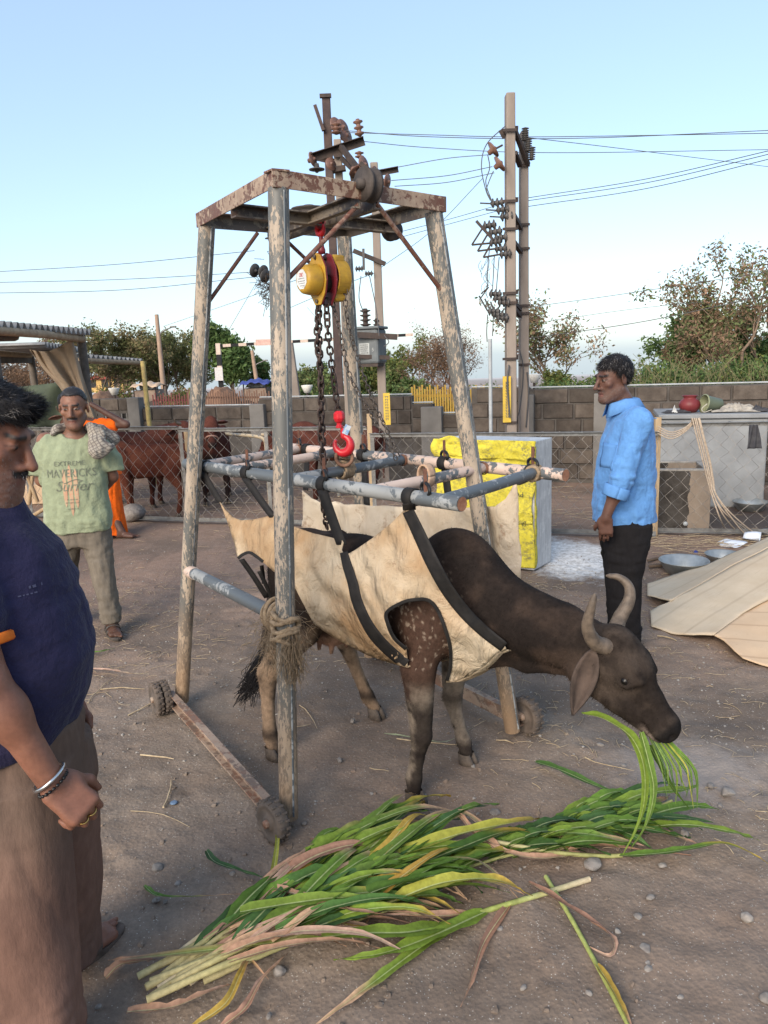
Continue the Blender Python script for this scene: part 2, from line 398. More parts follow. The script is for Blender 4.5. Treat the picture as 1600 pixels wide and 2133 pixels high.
# ================================================================ ground
def graded(lo, hi, step, far, growth=1.22):
    c = list(np.arange(lo, hi+1e-6, step)); s = step; x = hi
    while x < far: s *= growth; x += s; c.append(x)
    s = step; x = lo; pre = []
    while x > -far: s *= growth; x -= s; pre.append(x)
    return np.array(pre[::-1]+c)
gx = graded(-2.4, 2.6, .022, 900); gy = graded(1.2, 6.2, .022, 900)
HOOFS = [(a, b_, c_) for a, b_, c_ in zip(rng.uniform(-1.9, 2.3, 110), 1.7+rng.random(110)**1.3*4.5, rng.uniform(.022, .05, 110))]
def ground_z(x, y):
    P = np.stack([x, y, np.zeros_like(x)], -1)
    near = np.exp(-np.maximum(0, np.hypot(x, y-3.5)-4)/6.)
    z = .010*fbm(P*1.3, 3, 3)+.0075*fbm(P*7., 4, 9)-.006*np.abs(fbm(P*13., 3, 5))
    # tyre tracks of the trolley wheels
    for (x0, y0, x1, y1, wd) in ((-1.25, 1.75, -.5, 2.6, .05), (-1.1, 3.45, -1.5, 2.7, .05), (-1.5, 2.0, -.75, 2.75, .045)):
        L = math.hypot(x1-x0, y1-y0); ux, uy = (x1-x0)/L, (y1-y0)/L; a = (x-x0)*ux+(y-y0)*uy; b = -(x-x0)*uy+(y-y0)*ux
        m = np.exp(-(b/wd)**4)*sstep(-.2, .15, a)*(1-sstep(L-.15, L+.2, a))
        z = z-.006*m+.003*m*np.sin(b*150+.6*np.sin(a*60))+.002*m*np.sin(a*90)
    for hx, hy, hr in HOOFS: z = z-.010*np.exp(-(((x-hx)**2+(y-hy)**2)/hr**2)**2)+.004*np.exp(-((np.hypot(x-hx, y-hy)-hr*1.35)/(hr*.4))**2)
    return z*near-26*sstep(50, 320, np.hypot(x, y))
X, Y = np.meshgrid(gx, gy, indexing='ij'); Z = ground_z(X, Y)
nx, ny = X.shape; idx = np.arange(nx*ny).reshape(nx, ny)
q = np.stack([idx[:-1, :-1], idx[1:, :-1], idx[1:, 1:], idx[:-1, 1:]], -1).reshape(-1, 4)
s = NT('dirt'); P_ = s.pos
big = s.noise(.55, 5, .6); mid = s.noise(4., 6, .65); fine = s.noise(60., 6, .7); 
sep = s.t.nodes.new('ShaderNodeSeparateXYZ'); s.L(P_, sep.inputs[0])
c = s.mix(s.ramp(mid, [(.32, 0), (.7, 1)]), (.178, .138, .104), (.270, .220, .175))
c = s.mix(s.ramp(big, [(.4, 0), (.62, .7)]), c, (.270, .185, .135))
farf = s.ramp(s.math('MULTIPLY', sep.outputs['Y'], .1), [(.36, 0), (.62, 1)])
c = s.mix(s.math('MULTIPLY', farf, .8), c, s.mix(s.ramp(s.noise(9., 5, .7), [(.3, 0), (.7, 1)]), (.215, .132, .092), (.315, .212, .158)))
c = s.mix(s.ramp(fine, [(.35, .45), (.62, 0)]), c, (.115, .092, .077))
c = s.mix(s.ramp(s.noise(.8, 5, .65, s.map(P_, (1, 1, 1), (7.3, 2.1, 0))), [(.46, 0), (.60, .75)]), c, s.mix(mid, (.085, .064, .050), (.155, .122, .098)))
grit = s.ramp(s.vor(95.), [(.14, 1), (.22, 0)]); gsel = s.ramp(s.noise(38., 2, .5, s.map(P_, (1, 1, 1), (3, 1, 0))), [(.48, 0), (.55, 1)])
c = s.mix(s.math('MULTIPLY', grit, gsel), c, (.42, .385, .34))
grit2 = s.ramp(s.vor(210.), [(.12, 1), (.2, 0)])
c = s.mix(s.math('MULTIPLY', grit2, s.ramp(s.noise(20., 3, .6), [(.5, 0), (.62, .8)])), c, (.30, .26, .22))
# white lime spilt beside the metal chest
dist = s.t.nodes.new('ShaderNodeVectorMath'); dist.operation = 'DISTANCE'; s.L(s.map(P_, (1, .62, 0)), dist.inputs[0]); dist.inputs[1].default_value = (1.60, 6.45*.62, 0)
lm = s.math('SUBTRACT', s.math('ADD', .36, s.math('MULTIPLY', s.noise(6., 5, .7), .5)), s.math('ADD', dist.outputs['Value'], .1))
c = s.mix(s.ramp(lm, [(.02, 0), (.22, .9)]), c, s.mix(s.ramp(s.noise(25., 4, .7), [(.35, 0), (.6, 1)]), (.42, .40, .37), (.75, .74, .72)))
# pale dried patch where the muzzle feeds
d2 = s.t.nodes.new('ShaderNodeVectorMath'); d2.operation = 'DISTANCE'; s.L(s.map(P_, (1, 1.4, 0)), d2.inputs[0]); d2.inputs[1].default_value = (1.25, 2.95*1.4, 0)
pm = s.math('SUBTRACT', s.math('ADD', .25, s.math('MULTIPLY', s.noise(11., 6, .75), .6)), d2.outputs['Value'])
c = s.mix(s.ramp(pm, [(.1, 0), (.4, .6)]), c, (.34, .30, .27))
# wet mud behind the right-hand fence
d3 = s.t.nodes.new('ShaderNodeVectorMath'); d3.operation = 'DISTANCE'; s.L(s.map(P_, (1, 1, 0)), d3.inputs[0]); d3.inputs[1].default_value = (3.9, 7.6, 0)
wm = s.ramp(s.math('SUBTRACT', s.math('ADD', .8, s.math('MULTIPLY', s.noise(5., 5, .7), .6)), d3.outputs['Value']), [(0, 0), (.4, 1)])
c = s.mix(s.math('MULTIPLY', wm, .75), c, (.035, .030, .030))
c = s.mix(s.ramp(s.math('MULTIPLY', sep.outputs['Y'], .01), [(.3, 0), (.8, 1)]), c, (.50, .47, .44))  # far plain pales with distance: haze painted into the ground colour
bh = s.math('ADD', s.math('MULTIPLY', s.noise(30., 8, .72), .7), s.math('MULTIPLY', s.vor(70.), .35)); s.bump(bh, .6, .010)
DIRT = s.fin(c, s.mix(wm, (.93, .93, .93), (.55, .55, .55)), 0, .2)
link('ground', npmesh('ground', np.stack([X, Y, Z], -1).reshape(-1, 3), q), DIRT, kind='structure')
# grit and small pebbles, too many to count
def pebble(mb, c, r, sd):
    t = (1+5**.5)/2; v = np.array([(-1, t, 0), (1, t, 0), (-1, -t, 0), (1, -t, 0), (0, -1, t), (0, 1, t), (0, -1, -t), (0, 1, -t), (t, 0, -1), (t, 0, 1), (-t, 0, -1), (-t, 0, 1)])/1.9
    f = [(0, 11, 5), (0, 5, 1), (0, 1, 7), (0, 7, 10), (0, 10, 11), (1, 5, 9), (5, 11, 4), (11, 10, 2), (10, 7, 6), (7, 1, 8), (3, 9, 4), (3, 4, 2), (3, 2, 6), (3, 6, 8), (3, 8, 9), (4, 9, 5), (2, 4, 11), (6, 2, 10), (8, 6, 7), (9, 8, 1)]
    g = np.random.default_rng(sd); v = v*(.75+.5*g.random((12, 1))); v = v*np.array([1, .7+.3*g.random(), .45+.25*g.random()])
    mb.add((v@rotmat(0, 0, g.random()*6).T)*r+np.asarray(c), f, False)
STONE = M('stone', (.27, .245, .22), (.17, .15, .135), 30, .9, bump=.3, bscale=90, rvar=.5)
_pm = MB(); pebble(_pm, (0, 0, 0), 1., 3); PV = np.vstack(_pm.v); PF = np.array(_pm.f)
n = 8000; x = rng.uniform(-2.6, 2.9, n); y = 1.45+rng.random(n)**1.5*6; r = .0025+.0075*rng.random(n)**3.2
ok = vnoise(np.stack([x*1.2, y*1.2, x*0], -1), 4) > -.25+rng.random(n)*.3; x, y, r = x[ok], y[ok], r[ok]; n = len(x); an = rng.random(n)*6.3; ca, sa = np.cos(an), np.sin(an)
Q = PV[None]*(.8+.4*rng.random((n, 12, 1)))*r[:, None, None]*np.stack([np.ones(n), .7+.4*rng.random(n), .7+.5*rng.random(n)], -1)[:, None]
Q = np.stack([Q[..., 0]*ca[:, None]-Q[..., 1]*sa[:, None]+x[:, None], Q[..., 0]*sa[:, None]+Q[..., 1]*ca[:, None]+y[:, None], Q[..., 2]+(ground_z(x, y)+r*.25)[:, None]], -1)
STONE2 = M('pebble', (.34, .315, .285), (.19, .17, .15), 55, .9, bump=0)
link('gravel', npmesh('gravel', Q.reshape(-1, 3), (PF[None]+np.arange(n)[:, None, None]*12).reshape(-1, 3), False), STONE2, None, 'small pebbles and grit scattered over the dirt', None, None, 'stuff')
n = 2600; x = rng.uniform(-2.6, 2.9, n); y = 1.45+rng.random(n)**1.4*5; r = .004+.012*rng.random(n)**2.5; ok = vnoise(np.stack([x*2., y*2., x*0], -1), 14) > rng.random(n)*.8-.3; x, y, r = x[ok], y[ok], r[ok]; n = len(x)
Q = PV[None]*(.6+.8*rng.random((n, 12, 1)))*r[:, None, None]+np.stack([x, y, ground_z(x, y)+r*.12], -1)[:, None]
link('dirt_clods', npmesh('dirt_clods', Q.reshape(-1, 3), (PF[None]+np.arange(n)[:, None, None]*12).reshape(-1, 3), False), DIRT, None, 'crumbled clods of earth over the dirt', None, None, 'stuff')
# the stones one can point at
stone_px = [(330, 1812, 15), (372, 1843, 8), (1233, 1806, 24), (1030, 1697, 13), (1425, 1740, 11), (1345, 1982, 14), (1358, 1993, 9), (1355, 1872, 11), (1330, 1912, 11), (1343, 1951, 7), (1040, 1937, 9), (1380, 1805, 8), (580, 2028, 17), (1348, 2010, 9), (1350, 2022, 10), (1555, 1915, 13), (325, 1878, 9), (345, 1880, 7), (485, 1822, 8), (1595, 2085, 14), (1418, 2080, 8), (610, 1968, 15), (735, 1505, 8), (985, 1598, 9), (1300, 1598, 8), (1250, 1555, 9), (708, 1587, 9), (700, 1735, 10), (635, 1718, 9), (90, 2030, 10), (1286, 1943, 8), (1228, 2072, 8), (1500, 1680, 7), (1090, 2060, 8), (1515, 1655, 16), (1480, 1640, 11), (560, 2120, 9), (205, 2100, 8)]
for i, (px, py, r) in enumerate(stone_px):
    p = G(px, py); rr = r*np.linalg.norm(p-_C)/1600*.95; mb = MB(); pebble(mb, (p[0], p[1], rr*.35), rr, i+500)
    o = mb.build('stone', STONE, label='grey-brown stone lying loose on the trampled dirt', cat='stone', group='loose stones on the dirt')
    m = o.modifiers.new('s', 'BEVEL'); m.width = rr*.12; m.segments = 2; m.limit_method = 'NONE'
# straw litter (uncountable) + the larger pieces one by one
STRAW = M('straw', (.50, .40, .26), (.30, .22, .14), 40, .85, bump=0, rvar=.5)
def strawpath(p, L, a, bend, z=.006):
    t = np.linspace(0, 1, 5); ang = a+bend*(t-.5); d = np.stack([np.cos(ang), np.sin(ang)], 1)*L/4
    xy = np.asarray(p)[:2]+np.cumsum(d, 0); zz = ground_z(xy[:, 0], xy[:, 1])+z+.004*np.sin(t*3)
    return np.column_stack([xy, zz])
def straws(xy, L, a, bend, z):
    t = np.linspace(0, 1, 5); ang = a[:, None]+bend[:, None]*(t-.5); d = np.stack([np.cos(ang), np.sin(ang)], -1)*L[:, None, None]/4; p = xy[:, None]+np.cumsum(d, 1)
    return np.dstack([p, ground_z(p[..., 0], p[..., 1])+z[:, None]+.004*np.sin(t*3)])
n = 4600; m1 = rng.random(n) < .5; x = np.where(m1, rng.uniform(-4.5, 5, n), rng.uniform(-2.4, 2.6, n)); y = np.where(m1, rng.uniform(4.2, 9, n), rng.uniform(2.4, 6, n))
ok = vnoise(np.stack([x*.9, y*.9, x*0+3], -1), 8) > rng.random(n)*.9-.5; x, y = x[ok], y[ok]; n = len(x)
A1 = straws(np.stack([x, y], -1), .02+.11*rng.random(n)**2, rng.uniform(0, 6.3, n), rng.normal(0, .6, n), np.full(n, .005)); R1 = rng.uniform(.0007, .0019, n)
n = 520; k = np.arange(n) < 240; x = np.where(k, 2.25+rng.random(n)*2.1, rng.uniform(-4, 2.2, n)); y = np.where(k, 7.05-.1*(x-2.3)+rng.normal(-.25, .15, n), 8.5-.33*(x+1)+rng.random(n)*2.4)
A2 = straws(np.stack([x, y], -1), rng.uniform(.08, .35, n), rng.normal(0, .45, n), rng.normal(0, .6, n), .01+.02*rng.random(n)); R2 = rng.uniform(.0012, .003, n)
tubes_obj('straw_litter', np.vstack([A1, A2]), np.r_[R1, R2], STRAW, label='bits of straw strewn over the dirt', kind='stuff')
DRYLEAF = M('dry_leaf', (.52, .34, .24), (.33, .19, .12), 30, .8, bump=.3, bscale=80, rvar=.4)
big_straw = [((275, 1578), (345, 1583), 5), ((330, 1705), (352, 1640), 6), ((178, 1480), (225, 1425), 3), ((240, 1500), (335, 1455), 4), ((185, 1435), (278, 1434), 4), ((235, 1690), (365, 1718), 2.5), ((795, 1528), (950, 1548), 4), ((1200, 1570), (1300, 1603), 3), ((1360, 1325), (1400, 1335), 5), ((610, 1460), (650, 1505), 3), ((1024, 1545), (1062, 1552), 4), ((560, 1530), (630, 1512), 3), ((1460, 1205), (1500, 1185), 4), ((1355, 1165), (1440, 1160), 4), ((150, 1597), (180, 1592), 7), ((760, 1600), (800, 1608), 3)]
for a, b, wd in big_straw:
    A = G(*a); Bq = G(*b); dd = Bq-A; L = np.linalg.norm(dd); r = wd*.33*np.linalg.norm(A-_C)/1600
    P = strawpath(A, L, math.atan2(dd[1], dd[0]), rng.normal(0, .35), r+.004)
    MB().tube(P, [r, r*.9, r, r*.8, r*.5], 6).build('straw_stalk', STRAW, label='broken pale straw stalk lying on the dirt', cat='straw', group='broken straw stalks on the dirt')
# ================================================================ block wall behind the pen
W0 = V(2.5, 10.44, 0); WD = nrm(V(.95, -.313, 0)); WN = nrm(V(-.313, -.95, 0))   # along to the right, normal to the camera
def wpx(px):                                    # distance along the wall line seen at pixel column px
    p = PLN(px, 900, W0, WN); return float(np.dot(p-W0, WD))
BLOCK = None
s = NT('block'); r = s.rand()
c = s.mix(s.ramp(s.noise(7., 6, .65), [(.3, 0), (.72, 1)]), (.060, .050, .043), (.125, .108, .094))
c = s.mix(1., c, s.mix(r, (.72, .70, .68), (1.2, 1.15, 1.1)), 'MULTIPLY')
c = s.mix(s.ramp(s.noise(2.2, 5, .7), [(.5, 0), (.7, .65)]), c, (.034, .030, .028))
s.bump(s.noise(70., 6, .7), .8, .008); BLOCK = s.fin(c, .95, 0, .15)
MORTAR = M('mortar', (.105, .094, .084), (.058, .051, .046), 5, .95, bump=.6, bscale=50)
CEMENT = M('cement', (.19, .178, .165), (.115, .108, .10), 3.5, .9, bump=.5, bscale=40, thr=(.3, .75))
PIPEW = M('pipe_white', (.38, .40, .41), (.27, .29, .30), 9, .6)
segs = [(-40, 185, 1.27), (185, 292, 1.27), (292, 548, 1.11), (548, 862, 1.22), (862, 905, 1.10), (905, 985, .95), (985, 1105, 1.30), (1105, 2050, 1.275)]
wall = thing('block_wall', (W0+WD*wpx(800)), 'long weathered grey block wall behind the cattle pen', 'wall')
def chbox(l, h, t, ch=.012):
    mb = MB(); x, z = l/2, h/2
    v = [(-x, 0, -z), (x, 0, -z), (x, 0, z), (-x, 0, z), (-x+ch, -t, -z+ch), (x-ch, -t, -z+ch), (x-ch, -t, z-ch), (-x+ch, -t, z-ch)]
    mb.add(v, [(4, 5, 6, 7), (0, 1, 5, 4), (1, 2, 6, 5), (2, 3, 7, 6), (3, 0, 4, 7)]); return mb
bl_mesh = {}
def block(al, z, l, h, proud):
    key = (round(l, 2), round(h, 2))
    if key not in bl_mesh:
        me = chbox(l, h, .03).mesh('block'); me.materials.append(BLOCK); bl_mesh[key] = me
    p = W0+WD*al+WN*(.07+proud); a = math.atan2(WD[1], WD[0])
    inst('block', bl_mesh[key], wall, Matrix.Translation((p[0], p[1], z)) @ Matrix.Rotation(a+random.uniform(-.004, .004), 4, 'Z') @ Matrix.Rotation(random.uniform(-.008, .008), 4, 'Y'))
nblk = 0
for (a, b, H) in segs:
    A, Bq = wpx(a), wpx(b); mid = W0+WD*(A+Bq)/2
    Rm = np.column_stack([WD, -WN, (0, 0, 1)])
    mb = MB().box(mid+V(0, 0, H/2-.01), (Bq-A-.002, .14, H+.01), Rm); mb.build('wall_core', MORTAR, wall)
    ch = .205; nrow = int(math.ceil(H/ch)); z = H
    for k in range(nrow):
        h = min(ch, z-.0); 
        if h < .06: break
        off = (.2 if k % 2 else 0.)+.07*math.sin(a+k); x = A-off
        while x < Bq:
            l = random.uniform(.33, .47); x0 = max(x, A); x1 = min(x+l, Bq)
            low = z-h < .55 and b < 1000                      # hidden low courses behind the fence and cattle are kept as mortar core
            vent = (a == 185 and k == 1)
            if x1-x0 > .08 and not low and not vent:
                block((x0+x1)/2, z-h/2, round(x1-x0-.016, 2), h-.012, random.uniform(-.014, -.002)); nblk += 1
            x += l
        z -= ch
    mb = MB(); P = [W0+WD*t+V(0, 0, H+.018)+WN*.03 for t in np.linspace(A, Bq, 6)]
    if a >= 292: mb.tube(P, .012, 6).build('top_pipe', PIPEW, wall)
# shade-painted vent panels of the left section, its pier and other piers
for px in (203, 237, 270):
    p = W0+WD*wpx(px)+WN*.072
    MB().box(p+V(0, 0, .93), (.2, .01, .19), np.column_stack([WD, -WN, (0, 0, 1)])).build('vent_shade_panel', M('vent_shade', (.012, .011, .010), bump=0), wall)  # dark slab on the solid core, the hole's shade painted as its colour
    mb = MB()
    for dx in (-.05, .05): mb.box(p+WD*dx+WN*.012+V(0, 0, .93), (.03, .03, .19), np.column_stack([WD, -WN, (0, 0, 1)]))
    mb.box(p+WN*.014+V(0, 0, .93), (.2, .03, .03), np.column_stack([WD, -WN, (0, 0, 1)]))
    mb.build('vent_grille', CEMENT, wall)
for px, H, wd in ((296, 1.28, .22), (548, 1.14, .24), (905, 1.06, .3), (1100, 1.2, .2), (1255, 1.2, .22)):
    p = W0+WD*wpx(px)+WN*.1; MB().box(p+V(0, 0, H/2), (wd, .16, H), np.column_stack([WD, -WN, (0, 0, 1)])).build('pier', CEMENT, wall, bevel=.012)
# ================================================================ chain-link fence, four panels
GALV = M('galvanised', (.22, .22, .215), (.13, .127, .122), 14, .5, .5, bump=.25, bscale=60)
WIRE = M('fence_wire', (.32, .30, .275), (.19, .17, .15), 20, .5, .4, bump=0)
WOODP = M('post_wood', (.42, .31, .19), (.30, .21, .12), 16, .85, stretch=(1, 1, .15))
def fence_panel(a, b, h, z0, label, posts, postmat=None):
    a = np.asarray(a, float); b = np.asarray(b, float); L = np.linalg.norm(b-a); d = (b-a)/L; n = nrm(np.cross(d, (0, 0, 1)))
    t = thing('fence_panel', a, label, 'fence', 'chain-link panels round the cattle pen')
    up = V(0, 0, 1)
    MB().angle(a+up*h, b+up*h, .04, .005, up, 1, -1).build('top_rail', GALV, t)
    MB().angle(a+up*z0, b+up*z0, .04, .005, up, 1, 1).build('bottom_rail', GALV, t)
    for k, f in enumerate(posts):
        p = a+d*L*f
        MB().angle(p+up*0-n*.007, p+up*(h-.006)-n*.007, .042, .005, d, 1, 1).build('post', GALV, t)
    # woven wire: zigzag strands, each hooked into the next
    dg = .135; mb = MB(); N = int((h-z0)/dg*2); x = 0.; k = 0
    while x < L+.01:
        pts = []
        for j in range(N+1):
            z = z0+(h-z0)*j/N; xx = x+(dg/2 if (j+k) % 2 else 0.)*1.04
            jit = .006*math.sin(k*1.7+j*2.3)+.004*math.sin(k*.37+j)
            pts.append(a+d*min(max(xx+jit, 0), L)+up*(z+.004*math.sin(k+j*1.3))+n*(.004 if (j+k) % 2 else -.004)+n*.012*math.sin(xx*2.1+j*.4))
        mb.tube(np.array(pts), .0023, 3, False, smooth=False)
        k += 1; x = k*dg/2
    mb.build('wire_mesh', WIRE, t, kind='stuff')
    mb = MB()
    for f in np.arange(.05, L, .28): mb.box(a+d*f+up*(h-.012)-n*.012, (.018, .012, .03))
    mb.build('clip', GALV, t, kind='stuff')
    return t
def fl(px, py): p = G(px, py); p[2] = 0; return p
p0, p1, p2 = fl(-80, 1073), fl(388, 1090), fl(772, 1100)
fence_panel(p0, p1, 1.10, .03, 'chain-link fence panel on the left, ending beside the brown calf', (.0, .33, .67, 1.))
fence_panel(p1, p2, 1.075, .03, 'chain-link fence panel crossing behind the tall steel frame', (.47, 1.))
p3, p4 = fl(778, 1104), fl(1366, 1122)
fence_panel(p3, p4, 1.01, .03, 'chain-link fence panel behind the yellow-wrapped metal chest', (0, .5))
p5, p6 = fl(1366, 1114), fl(1950, 1122)
fence_panel(p5, p6, 1.07, .03, 'chain-link fence panel on the right, in front of the concrete trough', (.45, .98))
po = fl(1362, 1118)
MB().beam(po, po+V(0, 0, 1.13), .055, .05, (0, 1, 0)).build('wooden_post', WOODP, label='pale wooden post at the fence joint behind the man in blue', cat='post', bevel=.005)
po = fl(778, 1102)
MB().beam(po+V(0, .06, 0), po+V(0, .06, 1.2), .05, .03, (0, 1, 0)).build('wooden_post', WOODP, label='short pale wooden post at the fence joint behind the red hook', cat='post', bevel=.004)
# cream tubular barrier loops in the pen
CREAM = Mpaint('cream_tube', (.52, .42, .28), (.2, .2, .19), (.16, .08, .05), .7, 25)
for (x0, y0, x1, y1, yd, lab) in ((545, 905, 700, 925, 9.9, 'upper cream bent tube barrier in the cattle pen'), (380, 895, 553, 912, 9.6, 'lower cream bent tube barrier beside the facing brown cow')):
    P = [Yp(x0, y0, yd+.4), Yp((x0+x1)/2, (y0+y1)/2, yd+.2), Yp(x1-14, y1-2, yd), Yp(x1, y1+9, yd)]
    bt = Yp(x1+2, y1+30, yd); Q = catmull(P, 6).tolist()+[bt, V(bt[0], bt[1], 0)]
    MB().tube(Q, .022, 8).build('tube_barrier', CREAM, label=lab, cat='barrier')
po = fl(390, 1085); q_ = V(po[0], po[1]+.3, 0)
MB().tube([q_, q_+V(0, 0, 1.0)], .03, 8).build('bamboo_post', WOODP, label='thin bamboo post inside the pen by the brown calf', cat='post')
# ================================================================ steel lifting trolley (four leaning legs on wheels)
LEGM = Mpaint('leg_paint', (.40, .325, .25), (.13, .13, .122), (.17, .105, .065), .46, 120, .25, (1, 1, .3), mud=.85)
BAREP = Mpaint('bare_pipe', (.30, .31, .31), (.13, .145, .155), (.17, .09, .06), .40, 16, .18, (1, 1, 1), .8, 3.)
PEELP = Mpaint('peeling_pipe', (.60, .46, .38), (.13, .14, .145), (.20, .11, .07), .60, 22, .20, (1, 1, 1), .6, 9.)
RUSTB = Mpaint('rust_beam', (.40, .30, .215), (.155, .088, .06), (.135, .06, .04), .50, 42, .5, (1, 1, 1), .3, 2.)
DARKB = Mpaint('dark_beam', (.20, .165, .125), (.085, .07, .06), (.12, .065, .042), .40, 24, .35, (1, 1, 1), .3, 6.)
MUDB = Mpaint('mud_beam', (.33, .25, .19), (.16, .12, .095), (.22, .115, .075), .50, 30, .45, (1, 1, 1), .3, 4.)
RUBBER = M('muddy_rubber', (.135, .105, .085), (.075, .062, .053), 18, .9, bump=.5, bscale=60)
gb = {'A': G(603, 1722), 'B': G(380, 1474), 'C': G(1068, 1538), 'D': G(772, 1378)}
for k in gb: gb[k][2] = .06
gt = {'A': Yp(580, 393, 2.76), 'B': Yp(431, 470, 3.50), 'C': Yp(903, 442, 3.20), 'D': Yp(717, 492, 3.96)}
zt = np.mean([gt[k][2] for k in gt])
TOPZ = {k: gt[k][2] for k in gt}
gan = thing('lifting_trolley', (gb['A']+gb['B']+gb['C']+gb['D'])/4*V(1, 1, 0), 'tall rusty wheeled steel lifting frame standing over the dark cow', 'lifting frame')
LR = .036
for k in 'ABCD':
    foot = gb[k]+V(0, 0, -.02); mb = MB(); mb.tube([foot, foot+(gt[k]-foot)*.5, gt[k]], LR, 20)
    lg = mb.build('leg', LEGM, gan)
    # raised weld seam along the pipe
    sd = nrm(np.cross(gt[k]-foot, V(.3, 1, 0))); fr = V(.62, -.78, 0) if k in 'AC' else V(.7, -.7, 0)
    MB().tube([foot+fr*(LR-.001)+V(0, 0, .02), gt[k]+fr*(LR-.001)-V(0, 0, .01)], .0045, 6).build('weld_seam', BAREP, lg)
up = V(0, 0, 1)
def edge(a, b, f): return gt[a]+(gt[b]-gt[a])*f
ctr = sum(gt.values())/4
def outw(p): v = (p-ctr)*V(1, 1, 0); return nrm(v)
OV = .045
cn = {k: gt[k]+outw(gt[k])*.05+up*.012 for k in gt}
def top_angle(a, b, mat, ext=.0):
    A, Bq = cn[a], cn[b]; d = nrm(Bq-A); n = nrm(np.cross(d, up)); o_ = nrm(((A+Bq)/2-ctr)*V(1, 1, 0)); sg = 1 if np.dot(n, o_) < 0 else -1
    return MB().angle(A-d*ext+up*.042, Bq+d*ext+up*.042, .058, .006, up, sg, -1).build('top_beam', mat, gan, bevel=.0015)
top_angle('A', 'B', RUSTB); 
m_ac = (cn['A']+cn['C'])/2
top_angle('A', 'C', RUSTB, .004); top_angle('B', 'D', DARKB); top_angle('C', 'D', DARKB, .002)
# crossing channels that carry the hoist, and the guide pulleys on the edges
mAB, mCD, mAC, mBD = [(cn[a]+cn[b])/2 for a, b in ('AB', 'CD', 'AC', 'BD')]
zo = V(0, 0, -.022)
MB().chan(mAB+zo, mCD+zo, .04, .05, .006, up, 1).build('cross_beam', DARKB, gan)
for sg in (-1, 1):
    sd = nrm(np.cross(mBD-mAC, up))*.028*sg
    MB().chan(mAC+sd+zo+up*.003, mBD+sd+zo+up*.003, .03, .05, .006, up, sg).build('cross_beam', DARKB, gan)
PUL = M('pulley_iron', (.085, .07, .062), (.05, .042, .038), 25, .7, .3)
def pulley(c, ax, R, wd):
    p = MB().lathe([(.006, -wd/2), (R, -wd/2), (R, -wd*.3), (R*.82, -wd*.12), (R*.82, wd*.12), (R, wd*.3), (R, wd/2), (.006, wd/2)], c, ax, 28).build('pulley', PUL, gan)
    MB().lathe([(.001, -wd*.95), (R*.3, -wd*.95), (R*.34, -wd*.5), (R*.34, wd*.5), (R*.3, wd*.95), (.001, wd*.95)], c, ax, 14).build('hub', PUL, p)
    return p
dAC = nrm(mAC-mBD); sAC = nrm(cn['C']-cn['A'])
pulley(mAC+up*.035+dAC*.01, sAC, .06, .05)
pulley(mCD+up*-.03-nrm(mCD-mAB)*-.01, dAC, .045, .04)
pulley(mBD+up*-.02, sAC, .05, .04)
pulley((mAB*.5+mCD*.5)+up*.022+dAC*-.07, up, .075, .028)
# diagonal braces
ROD = Mpaint('rust_rod', (.30, .2, .15), (.16, .085, .06), (.15, .06, .04), .4, 40, .5, (1, 1, 1), .3, 8.)
def onleg(k, f): return gt[k]+(gb[k]-gt[k])*f
for a, b in ((mAC+dAC*-.02-up*.03-sAC*.03, Yp(603, 578, 2.76)), (mAC+sAC*.04-up*.02, onleg('C', .145)), (mBD-up*.02-nrm(cn['D']-cn['B'])*.1, onleg('B', .155)), (mBD-up*.02+nrm(cn['D']-cn['B'])*.02, onleg('D', .13))):
    if a is not None and np.allclose(b, Yp(603, 578, 2.76)): b = onleg('A', .142)
    MB().tube([a, b], .009, 8).build('brace', ROD, gan)
# sled beams, wheels, mid pipes
def side(a, b, label):
    A, Bq = gb[a]*V(1, 1, 0)+up*.075, gb[b]*V(1, 1, 0)+up*.075; d = nrm(Bq-A); n = nrm(np.cross(d, up)); sg = 1 if np.dot(n, (A+Bq)/2-ctr) > 0 else -1; o_ = n*sg
    off = o_*(LR+.002)
    MB().chan(A+off, Bq+off, .035, .065, .007, up, sg).build('base_beam', MUDB, gan, bevel=.001)
    return d, o_
wheel_prof = lambda R, w_: [(.012, -w_/2), (R*.35, -w_/2), (R*.38, -w_*.38), (R*.72, -w_*.40), (R*.78, -w_/2), (R*.93, -w_*.46), (R, -w_*.3), (R, w_*.3), (R*.93, w_*.46), (R*.78, w_/2), (R*.72, w_*.4), (R*.38, w_*.38), (R*.35, w_/2), (.012, w_/2)]
def wheel(c, ax, R, w_):
    t = MB().lathe(wheel_prof(R, w_), c, ax, 32).build('wheel', RUBBER, gan)
    mb = MB(); ax = nrm(ax); u = nrm(np.cross(ax, up)); v_ = np.cross(ax, u)
    for k in range(18):
        a = k*2*math.pi/18; dr = math.cos(a)*u+math.sin(a)*v_; tg = -math.sin(a)*u+math.cos(a)*v_
        for sg in (-1, 1): mb.box(np.asarray(c)+dr*(R*1.0)+ax*sg*w_*.27+tg*(R*.09 if sg > 0 else 0), (R*.13, w_*.36, R*.14), np.column_stack([tg, ax, dr]))
    mb.build('tread', RUBBER, t, bevel=.003)
    MB().lathe([(.001, -w_*.75), (R*.18, -w_*.75), (R*.2, -w_*.5), (R*.2, w_*.5), (R*.18, w_*.75), (.001, w_*.75)], c, ax, 14).build('hub', MUDB, t)
dAB, oAB = side('A', 'B', ''); dCD, oCD = side('C', 'D', '')
wheel(gb['A']*V(1, 1, 0)+oAB*.088-dAB*.055+up*.088, nrm(V(-.74, -.67, 0)), .080, .052)
for q_ in (.085, .128): wheel(gb['B']*V(1, 1, 0)+oAB*q_+dAB*.0+up*.085, oAB, .082, .038)
